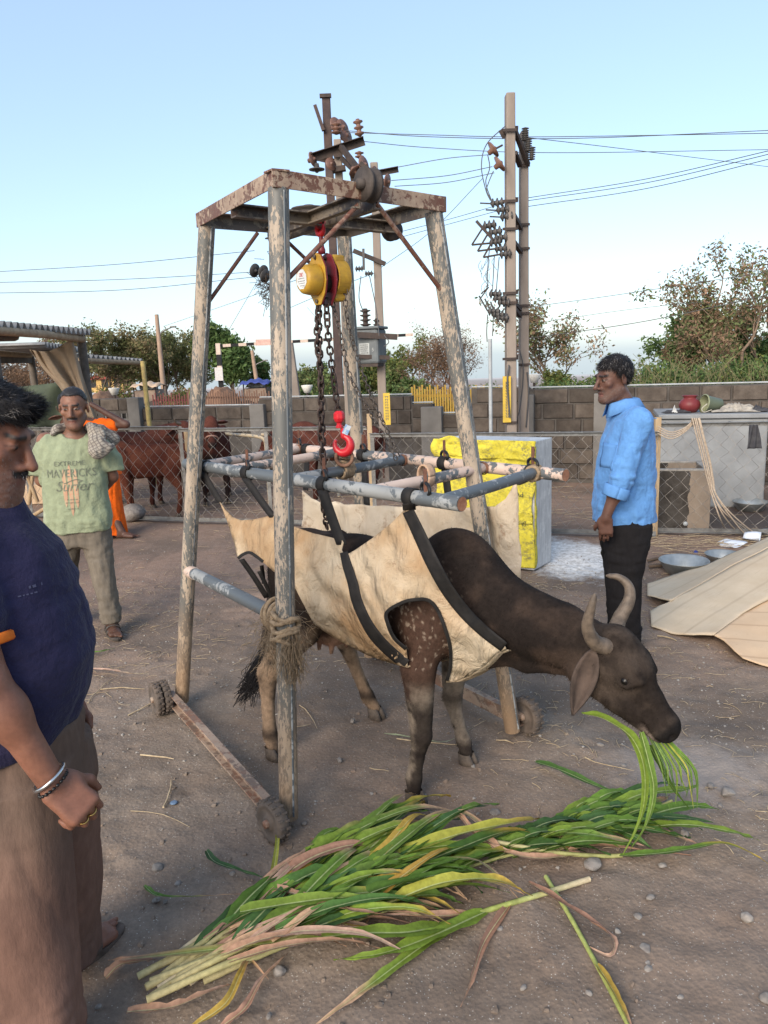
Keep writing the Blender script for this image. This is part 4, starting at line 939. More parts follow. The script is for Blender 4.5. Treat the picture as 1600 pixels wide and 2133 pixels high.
def earpart(base, tip, nrmdir, W, cup, name='ear'):
    base = np.asarray(base); d = np.asarray(tip)-base; L = np.linalg.norm(d); d /= L; n_ = nrm(np.asarray(nrmdir)-d*np.dot(nrmdir, d)); s_ = np.cross(n_, d)
    return MB().grid(place(leafmesh(L, W, cup), np.column_stack([d, s_, n_]), base)).build(name, EARM, cow, solid=.007)
eb = c2w(cpx(1238, 1352, -.085)); et = c2w(cpx(1193, 1494, -.175))
earpart(eb, et, c2w((.5, -1, .1))-c2w((0, 0, 0)), .085, .035)
earpart(c2w(HO+HFM@V(-.045, .08, .0)), c2w(HO+HFM@V(.02, .13, -.19)), c2w((.6, .6, .1))-c2w((0, 0, 0)), .08, .03)
# tail with black switch
T = catmull([c2w((-.55, 0, .95)), c2w((-.62, -.02, .85)), c2w((-.64, -.06, .62)), c2w((-.66, -.10, .42)), c2w(cpx(548, 1378, -.12))], 8)
MB().tube(T, np.linspace(.026, .011, len(T)), 10).build('tail', M('tail_hide', (.032, .024, .020), bump=.5, bscale=200), cow)
sw = MB(); e0 = T[-1]
for k in range(150):
    b0 = T[-1-int(rng.random()*9)]+rng.normal(0, .006, 3); q1 = c2w(cpx(530+rng.normal(0, 14), 1415+rng.normal(0, 10), -.12)); q2 = c2w(cpx(505+rng.normal(0, 10)+(38 if rng.random() < .3 else 0), 1448+rng.normal(0, 14), -.12))
    sw.tube(catmull([b0, q1+rng.normal(0, .006, 3), q2], 4), .0016, 3, False)
sw.build('tail_switch', M('black_hair', (.010, .009, .010), bump=0, rough=.5), cow)
# ---- cattle in the pen
def pen_cow(pos, fwd, sc, neck, nr, hpitch, hyaw, ho_, c1, c2, label, h=.016, horns=True, legs=None, thin=.9, halter=False):
    R = worldify(None, fwd, sc); pos = np.asarray(pos, float)
    f_ = [[(.38, -.13, .74), (.36, -.14, .55), (.37, -.14, .30), (.355, -.14, .20), (.345, -.14, .10), (.35, -.14, .05)], [(.38, .13, .74), (.34, .14, .55), (.32, .14, .30), (.31, .14, .20), (.30, .14, .10), (.31, .14, .05)]]
    h_ = [[(-.40, -.10, .80), (-.30, -.14, .60), (-.48, -.15, .37), (-.46, -.15, .22), (-.45, -.15, .10), (-.43, -.15, .05)], [(-.40, .10, .80), (-.28, .14, .60), (-.40, .15, .37), (-.37, .15, .22), (-.35, .15, .10), (-.33, .15, .05)]]
    HF = head_frame(None, hpitch, hyaw); P = cow_prims(f_, h_, neck, nr, HF, np.asarray(ho_, float), .7, False, thin)
    t = thing('cow', pos, label, 'cow')
    v, q = sdf_mesh(P, h, (-.8, -.75, -.02), (1.5, .75, 1.7))
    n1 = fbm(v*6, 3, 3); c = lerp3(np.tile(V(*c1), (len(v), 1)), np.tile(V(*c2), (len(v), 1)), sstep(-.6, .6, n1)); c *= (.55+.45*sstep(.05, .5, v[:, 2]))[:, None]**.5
    hh = (v-np.asarray(ho_))@HF; c = lerp3(c, np.tile(V(.03, .022, .02), (len(v), 1)), sstep(.22, .26, hh[:, 0])*.85)
    w_ = lambda p: np.asarray(p)@R.T+pos
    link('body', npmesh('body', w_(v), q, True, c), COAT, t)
    g = lambda x, y, z: w_(np.asarray(ho_)+HF@V(x, y, z))
    for s_ in (-1, 1):
        MB().lathe([(.0001, .015*sc), (.011*sc, .009*sc), (.015*sc, 0), (.0001, -.014*sc)], g(.058, .078*s_, .03), g(0, s_, 0)-g(0, 0, 0), 10).build('eye', EYEM, t)
        b0, tp = g(-.05, .08*s_, .01), g(-.075, .21*s_, -.12); d = tp-b0; L = np.linalg.norm(d); d /= L; nn = nrm((g(1, 0, 0)-g(0, 0, 0))); nn = nrm(nn-d*np.dot(nn, d))
        ear = MB().grid(place(leafmesh(L, .10*sc, .03), np.column_stack([d, np.cross(nn, d), nn]), b0)).build('ear', M('pen_ear', tuple(x*1.1 for x in c1), tuple(c2), 20, .85), t, solid=.008)
        if horns:
            P_ = catmull([g(-.06, .05*s_, .06), g(-.09, .12*s_, .08), g(-.10, .15*s_, .13)], 5); MB().tube(P_, np.linspace(.024, .007, len(P_))*sc, 8).build('horn', HORN, t)
    for pts in f_+h_:
        mb = MB(); hoof_mb((0, 0, 0), fwd, mb); p = w_(pts[-1]); mb.v = [x*sc+V(p[0], p[1], 0) for x in mb.v]; mb.build('hoof', HOOF, t)
    T = catmull([w_((-.56, 0, .94)), w_((-.62, 0, .8)), w_((-.60, .02, .5)), w_((-.60, .03, .3))], 6); MB().tube(T, np.linspace(.025, .012, len(T))*sc, 8).build('tail', M('pen_tail', tuple(c1)), t)
    if halter:
        a = np.linspace(0, 2*math.pi, 20, endpoint=False); MB().tube([g(.16, .075*math.cos(x), .085*math.sin(x)-.02) for x in a], .009, 6, closed=True).build('halter', M('halter_rope', (.36, .2, .15), bump=.3), t)
    return t
BR1 = ((.085, .026, .017), (.125, .045, .028)); BR2 = ((.060, .022, .017), (.10, .036, .026))
nk_up = [(.46, 0, .88), (.62, 0, 1.02), (.74, 0, 1.13), (.80, 0, 1.2)]
a = G(372, 1078); b = G(283, 1068)
pen_cow((-2.72, 9.02, 0), (-1, -.06, 0), .86, [(.46, 0, .86), (.64, -.05, .84), (.80, -.10, .82), (.90, -.12, .82)], [.16, .12, .10, .09], math.radians(35), math.radians(-18), (.95, -.14, .80), *BR1, 'thin reddish brown calf seen side-on through the fence on the left', horns=False, thin=.72)
pen_cow((-3.2, 9.75, 0), (1, -.25, 0), .95, [(.46, 0, .9), (.60, 0, .98), (.72, 0, 1.02), (.80, 0, 1.03)], [.16, .125, .10, .095], math.radians(28), math.radians(-15), (.86, -.03, 1.02), *BR2, 'dark brown cow standing behind the calf, its head over the calf\'s back')
pen_cow((-2.18, 9.95, 0), (.18, -1, 0), .98, [(.46, 0, .88), (.58, 0, .97), (.68, .02, 1.03), (.73, .02, 1.06)], [.16, .125, .10, .095], math.radians(58), 0, (.77, .02, 1.05), *BR2, 'brown cow facing the camera between the left legs of the steel frame', horns=False, halter=True)
pen_cow((-.55, 9.6, 0), (-1, .1, 0), .95, [(.46, 0, .86), (.62, 0, .88), (.76, 0, .86), (.84, 0, .85)], [.16, .12, .10, .09], math.radians(50), math.radians(10), (.90, 0, .82), *BR2, 'brown cow side-on behind the fence beyond the red hook')
pen_cow((-4.05, 9.9, 0), (.5, -1, 0), .98, nk_up, [.16, .12, .10, .095], math.radians(50), .2, (.85, 0, 1.2), (.07, .03, .022), (.16, .09, .065), 'brown cow partly hidden behind the head of the man in green')
# ================================================================ canvas sling under the cow
def sling_n(s_, z):                              # distance of the near panel from the cow's mid plane (towards the camera)
    top = .215+.075*(s_+.1)                      # below the near pipe
    n = np.where(z > .85, top+(.30-top)*sstep(1.25, .85, z), .30)
    n = n-1.25*np.clip(.80-z, 0, .5)**1.6
    fr = np.clip(s_-.42, 0, 1); n = n-.75*fr*sstep(1.15, .75, z)
    n = n-.10*np.clip(-.35-s_, 0, 1)*sstep(1.1, .8, z)
    return n
def near_pts(pts):
    pts = np.asarray(pts, float); v = (pts[:, :1]-800)/FPX*_R-(pts[:, 1:]-1066.5)/FPX*_U+_F; vn = v@CLf; n = np.full(len(pts), .26)
    for _ in range(14):
        t = ((CO-_C)@CLf-n)/vn; p = _C+v*t[:, None]; c = w2c(p); n = .6*n+.4*sling_n(c[:, 0], c[:, 2])
    return p, -v/np.linalg.norm(v, axis=1)[:, None]
def proj(pts, lift=0., wrinkle=True, clear=.016):
    W, D = near_pts(pts)
    if wrinkle:
        c = w2c(W); t = c[:, 0]*.75+c[:, 2]*.65; u_ = -c[:, 0]*.5+c[:, 2]*.85
        w_ = .016*np.sin(t*26+3*np.sin(u_*7))*sstep(1.15, .7, c[:, 2])+.008*fbm(np.stack([t*9, u_*5, t*0], -1), 3, 4)+.004*fbm(c*26, 2, 6)
        w_ += .020*np.sin(t*13+u_*4+1.5*np.sin(u_*5))*sstep(.2, -.1, c[:, 0])*sstep(1.15, .95, c[:, 2])
        w_ += .012*np.sin(u_*24+2*np.sin(t*6))*sstep(.15, .5, c[:, 0])*.5
        W = W+D*w_[:, None]
    for _ in range(10):
        d = seval(cowP, w2c(W)); m = d < clear
        if not m.any(): break
        W[m] += D[m]*(clear-d[m]+.002)[:, None]
    return W+D*lift
def inpoly(P, poly):
    x, y = P[:, 0], P[:, 1]; r = np.zeros(len(P), bool); n = len(poly); j = n-1
    for i in range(n):
        xi, yi = poly[i]; xj, yj = poly[j]; c = ((yi > y) != (yj > y)) & (x < (xj-xi)*(y-yi)/(yj-yi+1e-9)+xi); r ^= c; j = i
    return r
def resample(poly, step, closed=True):
    P = np.array(poly, float); P = np.vstack([P, P[:1]]) if closed else P; out = []
    for a, b in zip(P[:-1], P[1:]):
        n = max(1, int(np.hypot(*(b-a))/step)); out += [a+(b-a)*k/n for k in range(n)]
    if not closed: out.append(P[-1])
    return np.array(out)
def cloth_poly(outer, holes, step):
    bd = [resample(outer, step)]+[resample(h, step) for h in holes]
    lo, hi = bd[0].min(0), bd[0].max(0); gx_, gy_ = np.meshgrid(np.arange(lo[0], hi[0], step), np.arange(lo[1], hi[1], step*.9)); gx_ = gx_+((np.arange(gx_.shape[0]) % 2)*step/2)[:, None]
    g = np.stack([gx_.ravel(), gy_.ravel()], 1); m = inpoly(g, bd[0])
    for h in bd[1:]: m &= ~inpoly(g, h)
    allb = np.vstack(bd); g = g[m]; dmin = np.array([np.min(((allb-p)**2).sum(1)) for p in g]); g = g[dmin > (step*.55)**2]
    pts = [Vector(p) for p in np.vstack([allb, g])]; E = []; k = 0
    for b in bd:
        n = len(b); E += [(k+i, k+(i+1) % n) for i in range(n)]; k += n
    v2, e2, f2, *_ = delaunay_2d_cdt(pts, E, [], 0, 1e-4)
    v2 = np.array([(p.x, p.y) for p in v2]); F = np.array([f for f in f2 if len(f) == 3]); c = v2[F].mean(1); m = inpoly(c, bd[0])
    for h in bd[1:]: m &= ~inpoly(c, h)
    return v2, F[m]
s = NT('canvas'); f1 = s.ramp(s.noise(5., 6, .65), [(.35, 0), (.7, 1)]); c = s.mix(f1, (.45, .325, .20), (.345, .215, .115))
c = s.mix(s.ramp(s.noise(2.1, 4, .6, s.map(s.pos, (1, 1, 1), (2, 2, 2))), [(.42, 0), (.62, .85)]), c, (.56, .475, .355))
c = s.mix(s.ramp(s.noise(13., 6, .75), [(.56, 0), (.72, .6)]), c, (.26, .155, .09))
c = s.mix(s.ramp(s.noise(42., 5, .8), [(.60, 0), (.72, .6)]), c, (.18, .11, .065))
s.bump(s.math('ADD', s.math('ADD', s.math('MULTIPLY', s.noise(9., 6, .6, s.map(s.pos, (1.4, 1.4, .55), (0, 0, 0), (.5, .7, .3)), 1.2), .8), s.math('MULTIPLY', s.wave(2.6, 9., s.map(s.pos, (1, 1, 1), (0, 0, 0), (0, .75, .7)), 'X'), .35)), s.math('MULTIPLY', s.noise(300., 2, .5), .06)), 1., .05)
CANV = s.fin(c, .95, 0, .1)
s = NT('canvas_far'); c = s.mix(s.ramp(s.noise(4., 6, .65), [(.35, 0), (.7, 1)]), (.62, .54, .43), (.50, .40, .29)); c = s.mix(s.ramp(s.noise(11., 6, .75), [(.56, 0), (.70, .8)]), c, (.25, .15, .09))
s.bump(s.noise(10., 6, .6, s.map(s.pos, (1.3, 1.3, .6)), 1.), .7, .03); CANVF = s.fin(c, .95, 0, .1)
WEB = M('black_webbing', (.009, .0085, .009), (.018, .016, .015), 30, .75, bump=.35, bscale=420, bdist=.002)
slg = thing('canvas_sling', CO, 'stained cream canvas sling with black straps wrapped round the cow', 'sling')
outer = [(457, 1043), (470, 1062), (486, 1078), (503, 1084), (530, 1082), (552, 1077), (568, 1072), (576, 1078), (590, 1090), (613, 1097), (650, 1110), (684, 1118), (706, 1124), (711, 1121), (716, 1130), (712, 1146), (718, 1158), (740, 1146), (775, 1122), (815, 1090), (845, 1060), (853, 1058), (862, 1070), (880, 1110), (908, 1172), (940, 1225), (980, 1272), (1020, 1312), (1050, 1342), (1056, 1354), (1036, 1360), (1012, 1384), (978, 1407), (950, 1419), (929, 1421), (934, 1400), (939, 1372), (938, 1345), (930, 1318), (918, 1285), (905, 1260), (893, 1250), (870, 1248), (842, 1254), (820, 1262), (805, 1275), (806, 1295), (814, 1318), (830, 1338), (846, 1352), (849, 1372), (849, 1390), (826, 1384), (800, 1376), (766, 1364), (735, 1349), (703, 1332), (678, 1316), (655, 1300), (640, 1272), (625, 1240), (611, 1216), (592, 1204), (570, 1190), (545, 1168), (528, 1153), (514, 1151), (503, 1160), (496, 1164), (488, 1130), (476, 1092)]
v2, F = cloth_poly(outer, [], 7.)
W = proj(v2)
me = bpy.data.meshes.new('near_panel'); me.from_pydata(W.tolist(), [], [tuple(int(i) for i in f) for f in F]); me.polygons.foreach_set('use_smooth', [True]*len(F)); me.update()
o = link('near_panel', me, CANV, slg); m = o.modifiers.new('solid', 'SOLIDIFY'); m.thickness = .004; m.offset = 0
# part that passes under the belly to the far side
bot = resample([(611, 1216), (640, 1272), (655, 1300), (703, 1332), (766, 1364), (826, 1384), (849, 1390)], 9, False)
B0 = proj(bot); rows = []
for p in B0:
    c = w2c(p); row = []
    for t in np.linspace(0, 1, 14):
        y = c[1]*(1-t)+.33*t; z = c[2]-.055*float(sstep(0, .5, t))+.10*float(sstep(.6, 1, t)); q3 = np.array([[c[0], y, z]])
        row.append(c2w(q3[0]))
    rows.append(row)
MB().grid(np.array(rows)).build('belly_panel', CANV, slg, solid=.004)
chb = resample([(929, 1421), (950, 1419), (978, 1407), (1012, 1384), (1036, 1360), (1056, 1354)], 8, False); B0 = proj(chb); rows = []
for p in B0:
    c = w2c(p); rows.append([c2w((c[0]-.02*t, c[1]*(1-t)+.16*t, c[2]-.03*math.sin(math.pi*t))) for t in np.linspace(0, 1, 10)])
MB().grid(np.array(rows)).build('chest_panel', CANV, slg, solid=.004)
# far panel hanging from the far pipe
def far_proj(v2, n0=-.40):
    W = []
    for px, py in v2:
        p = PLN(px, py, CO-CLf*n0, CLf); W.append(p)
    W = np.array(W); c = w2c(W); bul = .05*np.sin(c[:, 0]*6)*sstep(1.25, .8, c[:, 2])+.012*np.sin(c[:, 0]*34+2*np.sin(c[:, 2]*5))+.010*fbm(c*12, 3, 3)
    return W+CLf*bul[:, None]
fo = [(628, 1022), (640, 1040), (665, 1052), (690, 1046), (720, 1050), (780, 1052), (850, 1054), (930, 1056), (990, 1058), (1030, 1056), (1052, 1040), (1066, 1012), (1074, 1008), (1076, 1080), (1078, 1190), (1074, 1225), (1040, 1225), (960, 1225), (860, 1225), (760, 1215), (690, 1190), (650, 1165), (622, 1150), (624, 1090)]
v2, F = cloth_poly(fo, [], 9.); W = far_proj(v2)
me = bpy.data.meshes.new('far_panel'); me.from_pydata(W.tolist(), [], [tuple(int(i) for i in f) for f in F]); me.polygons.foreach_set('use_smooth', [True]*len(F)); me.update()
o = link('far_panel', me, CANVF, slg); m = o.modifiers.new('solid', 'SOLIDIFY'); m.thickness = .004; m.offset = 0
# black straps lying on the canvas
def strap(path, wd, lift=.005, name='strap', free=None):
    P = catmull(np.array(path, float), 7); t = np.gradient(P, axis=0); nn = np.stack([-t[:, 1], t[:, 0]], 1); nn /= np.linalg.norm(nn, axis=1)[:, None]+1e-9
    wd = np.interp(np.linspace(0, 1, len(P)), np.linspace(0, 1, len(wd)), wd) if hasattr(wd, '__len__') else np.full(len(P), wd)
    rows = [proj(P+nn*(wd*k)[:, None], lift) for k in (-.5, -.25, 0, .25, .5)]
    G_ = np.stack(rows, 1)
    if free is not None:                          # upper end leaves the canvas and rises to the pipe
        n = free[0]; anchor = np.asarray(free[1]); base = G_[n].mean(0)
        for i in range(n):
            f = 1-i/n; G_[i] = G_[n]+(anchor-base)*f+(G_[i]-G_[i].mean(0)-(G_[n]-base))*1.0
    return MB().grid(G_).build(name, WEB, slg, solid=.002)
def freestrap(a, b, wd, side, name='hanging_strap', sag=.0):
    t = np.linspace(0, 1, 12); P = np.asarray(a)[None]*(1-t)[:, None]+np.asarray(b)[None]*t[:, None]; P[:, 2] -= sag*np.sin(math.pi*t)
    return MB().ribbon(P, wd, nrm(side)).build(name, WEB, slg, solid=.003)
strap([(716, 1150), (724, 1180), (735, 1215), (743, 1250), (760, 1290), (782, 1325), (812, 1356), (846, 1384)], [16, 20, 21, 22, 22, 24, 24, 22])
strap([(850, 1064), (872, 1110), (900, 1170), (930, 1225), (965, 1272), (1005, 1312), (1050, 1348)], [24, 26, 28, 27, 26, 25, 22])
strap([(931, 1418), (938, 1390), (938, 1350), (928, 1312), (912, 1272), (893, 1251), (866, 1249), (838, 1255), (806, 1275), (808, 1300), (822, 1330), (846, 1352)], 7, .008, 'leg_opening_binding')
strap([(496, 1163), (506, 1155), (520, 1151), (535, 1160), (548, 1170)], 6, .008, 'leg_opening_binding')
pipe_n = lambda px, py: nb(px, py)
for (bp, cp, wd, twist) in (((428, 974), (459, 1046), .042, 0), ((517, 985), (570, 1078), .045, 0), ((677, 1010), (712, 1135), .048, 0), ((857, 1034), (853, 1062), .052, 0)):
    a = nb(*bp)+up*-.02+V(-.010, -.024, 0); b = proj(np.array([cp]))[0]; freestrap(a, b, wd, CE+V(.1, .2, .1), sag=.004)
    c = nb(*bp); tt = np.linspace(0, 2*math.pi, 18); s1 = nrm(V(-dB[1], dB[0], 0))   # turn of webbing round the pipe
    MB().grid(np.array([[c+dB*k+s1*.0305*math.cos(x)+up*.0305*math.sin(x) for x in tt] for k in (-.022, 0, .022)])).build('pipe_loop', WEB, slg, solid=.003)
dF = nrm(fb1-fb0)
for (bp, cp, wd) in (((926, 961), (930, 1055), .045), ((1110, 982), (1072, 1010), .045), ((757, 947), (770, 1050), .045), ((640, 935), (632, 1022), .045)):
    a = fb(*bp); b = far_proj(np.array([cp]))[0]; freestrap(a-up*.02, b, wd, dF)
    tt = np.linspace(0, 2*math.pi, 18); s1 = nrm(V(-dF[1], dF[0], 0)); MB().grid(np.array([[a+dF*k+s1*.0305*math.cos(x)+up*.0305*math.sin(x) for x in tt] for k in (-.022, 0, .022)])).build('pipe_loop', WEB, slg, solid=.003)
BUC = M('buckle_black', (.015, .015, .016), bump=.1, rough=.45)
for p in pins:
    tt = np.linspace(0, 2*math.pi, 20, endpoint=False); P = [p+dB*.035*math.cos(x)+up*(.034+.022*math.sin(x))+V(-.012, -.016, 0)*math.cos(x) for x in tt]; MB().tube(P, .0065, 7, closed=True).build('rope_eye', BUC, slg)
# straps behind the cow at the hind opening
for a, b in (((503, 1165), (556, 1245)), ((545, 1178), (550, 1215)), ((540, 1190), (572, 1260))):
    pa = c2w(cpx(a[0], a[1], -.24)); pb = c2w(cpx(b[0], b[1], -.16)); freestrap(pa, pb, .028 if a[0] < 520 else .02, V(.7, -.2, .2), sag=-.006)
# ================================================================ people
from mathutils.bvhtree import BVHTree
def stack(rows, pw=2.3, k=.03, op='u', sc=.9, cap=True):
    """soft body of stacked super-ellipses: rows of (z, cx, cy, rx, ry)"""
    A = np.array(sorted(rows)); z0, z1 = A[0, 0], A[-1, 0]
    def f(P):
        z = np.clip(P[:, 2], z0, z1); cx, cy, rx, ry = [np.interp(z, A[:, 0], A[:, i]) for i in range(1, 5)]
        q = (np.abs((P[:, 0]-cx)/rx)**pw+np.abs((P[:, 1]-cy)/ry)**pw)**(1/pw); d = (q-1)*np.minimum(rx, ry)*sc
        if cap: d = np.maximum(d, np.maximum(z0-P[:, 2], P[:, 2]-z1))
        return d
    c = np.array([A[:, 1].mean(), A[:, 2].mean(), (z0+z1)/2]); return Prim(f, c, math.hypot((z1-z0)/2, max(A[:, 3].max(), A[:, 4].max())*1.4+np.ptp(A[:, 1])+np.ptp(A[:, 2])), k, op)
def fold(amp, fr, seed, mask=None, c=(0, 0, 1), r=1.5):
    fr = np.array(fr)
    def f(P):
        w_ = vnoise(P*3., seed+3); n_ = vnoise(P*fr+w_[:, None]*1.3, seed)+.5*vnoise(P*fr*2.1, seed+1)
        n_ = -np.abs(n_)*1.4+.5
        return amp*n_*(mask(P) if mask else 1.)
    return Prim(f, c, 45., 0, 'd')
def head_prims(nose=1., jaw=1., belly=0.):
    P = [ell((0, .016, .036), (.074, .094, .086), .03), ell((0, -.03, -.045), (.058*jaw, .062, .078), .035)]
    for s_ in (-1, 1):
        P += [cone((.050*s_*jaw, .005, -.055), (.018*s_, -.068, -.100), .022, .020, .03), ell((.044*s_, -.062, -.014), (.022, .018, .018), .02)]
    P += [ell((0, -.078, -.098), (.022, .018, .018), .02), cone((-.034, -.082, .030), (.034, -.082, .030), .011, .011, .02)]
    for s_ in (-1, 1): P += [ell((.031*s_, -.098, .010), (.019, .016, .012), .014, 's')]
    for s_ in (-1, 1): P += [ell((.031*s_, -.0765, .009), (.0145, .012, .0115), .003)]
    P += [cone((0, -.086, .020), (0, -.108*nose-.004, -.028), .0085, .0125, .010)]
    for s_ in (-1, 1): P += [ell((.0125*s_, -.098, -.034), (.009, .012, .008), .006)]
    for s_ in (-1, 1): P += [ell((.0065*s_, -.107, -.041), (.0035, .006, .003), .003, 's')]
    P += [ell((0, -.088, -.060), (.025, .011, .007), .008), ell((0, -.086, -.073), (.021, .011, .008), .006), rbox((0, -.098, -.0665), (.024, .010, .0012), .001, .004, 's')]
    for s_ in (-1, 1):
        Rm = rotmat(0, 0, .35*s_)@rotmat(.15, 0, 0)
        P += [ell((.079*s_, .014, -.002), (.009, .020, .033), .006, 'u', Rm), ell((.0875*s_, .010, .004), (.006, .010, .016), .004, 's', Rm)]
    return P
def hand_prims(wr, d, n, t, curl=(.35, .5, .4), s_=1., spread=.0):
    wr = np.asarray(wr, float); d = nrm(d); n = nrm(np.asarray(n)-d*np.dot(n, d)); t = nrm(t-d*np.dot(t, d)-n*np.dot(t, n))
    R = np.column_stack([d, t, n]); P = [rbox(wr+d*.052*s_, V(.046, .038, .014)*s_, .012*s_, .02, 'u', R), ell(wr+d*.03*s_+t*.026*s_+n*.008*s_, V(.03, .018, .016)*s_, .015, 'u', R)]
    for i in range(4):
        b = wr+(d*(.090-(.006 if i in (0,) else .012 if i == 3 else 0))+t*(.0305-.0205*i))*s_; L = [.070, .078, .072, .057][i]*s_; a = 0.; pts = [b-d*.012*s_, b]; rs = [.009*s_, .0085*s_]
        for sg, (fr, c) in enumerate(zip((.45, .30, .25), curl)):
            a += c*(1+.12*i); dd = d*math.cos(a)+n*math.sin(a)+t*(spread*(1.5-i)); b = b+nrm(dd)*L*fr; pts.append(b); rs.append((.0082, .0074, .0062)[sg]*s_)
        P += chain(pts, rs, .004)
    b = wr+(d*.028+t*.034+n*.006)*s_; d1 = nrm(d*.72+t*.52+n*.42); d2 = nrm(d*.9+t*.12+n*.42)
    P += chain([b, b+d1*.040*s_, b+d1*.040*s_+d2*.028*s_], [.013*s_, .0105*s_, .0085*s_], .012)
    return P
def body_prims(J, wf=1.):
    P = [ell((0, 0, .93), (.118, .095, .12), .05), cone((0, 0, .95), (0, 0, 1.25), .10, .11, .06, sq=((0, 1, 0), .8)), ell((0, .005, 1.27), (.140, .09, .155), .05)]
    P += [cone(J['sR'], J['sL'], .055, .055, .05), cone((0, .025, 1.38), J['neck'], .058, .052, .04)]
    for s_ in 'LR':
        P += chain([J['s'+s_], J['e'+s_], J['w'+s_]], [.052*wf, .040*wf, .027*wf], .03)
        m = (np.array(J['e'+s_])*.7+np.array(J['w'+s_])*.3); P += [ell(m, (.040*wf, .040*wf, .055), .03)]
        P += chain([J['h'+s_], J['k'+s_], J['a'+s_]], [.045, .050, .038], .03)
    return P
def foot_prims(an, f, s_=1., side=1):
    f = nrm(V(f[0], f[1], 0)); sd_ = V(-f[1], f[0], 0)*side; an = np.asarray(an, float); g0 = V(an[0], an[1], 0)
    P = chain([an, g0+V(0, 0, .045)-f*.03], [.036, .034], .02)+[cone(g0-f*.04+V(0, 0, .040), g0+f*.10+V(0, 0, .038), .032, .030, .03), rbox(g0+f*.10+V(0, 0, .032), (.06, .042, .016), .014, .02, 'u', np.column_stack([f, sd_, V(0, 0, 1)]))]
    for i in range(5):
        b = g0+f*(.145-.006*i*i*.5)+sd_*(.032-.0165*i)+V(0, 0, .028); P += [cone(b, b+f*(.045-.006*i), .0115 if i == 0 else .0085, .009 if i == 0 else .0065, .004)]
    return P
SKIN = Mvc('skin', .52, 70, .22, .25, 320, .0015, spec=.35, sss=.08, v_obj=False)
CLOTH = Mvc('cloth', .92, 26, .18, .75, 26, .014, spec=.12, sheen=.1)
TROU = Mvc('trouser_cloth', .93, 60, .22, .5, 60, .006, spec=.12, stretch=(1, 1, .35))
HAIR = Mvc('hair', .55, 120, .3, 0, spec=.35)
EYEW = M('eye_gloss', (.5, .45, .4), bump=0, rough=.2); 
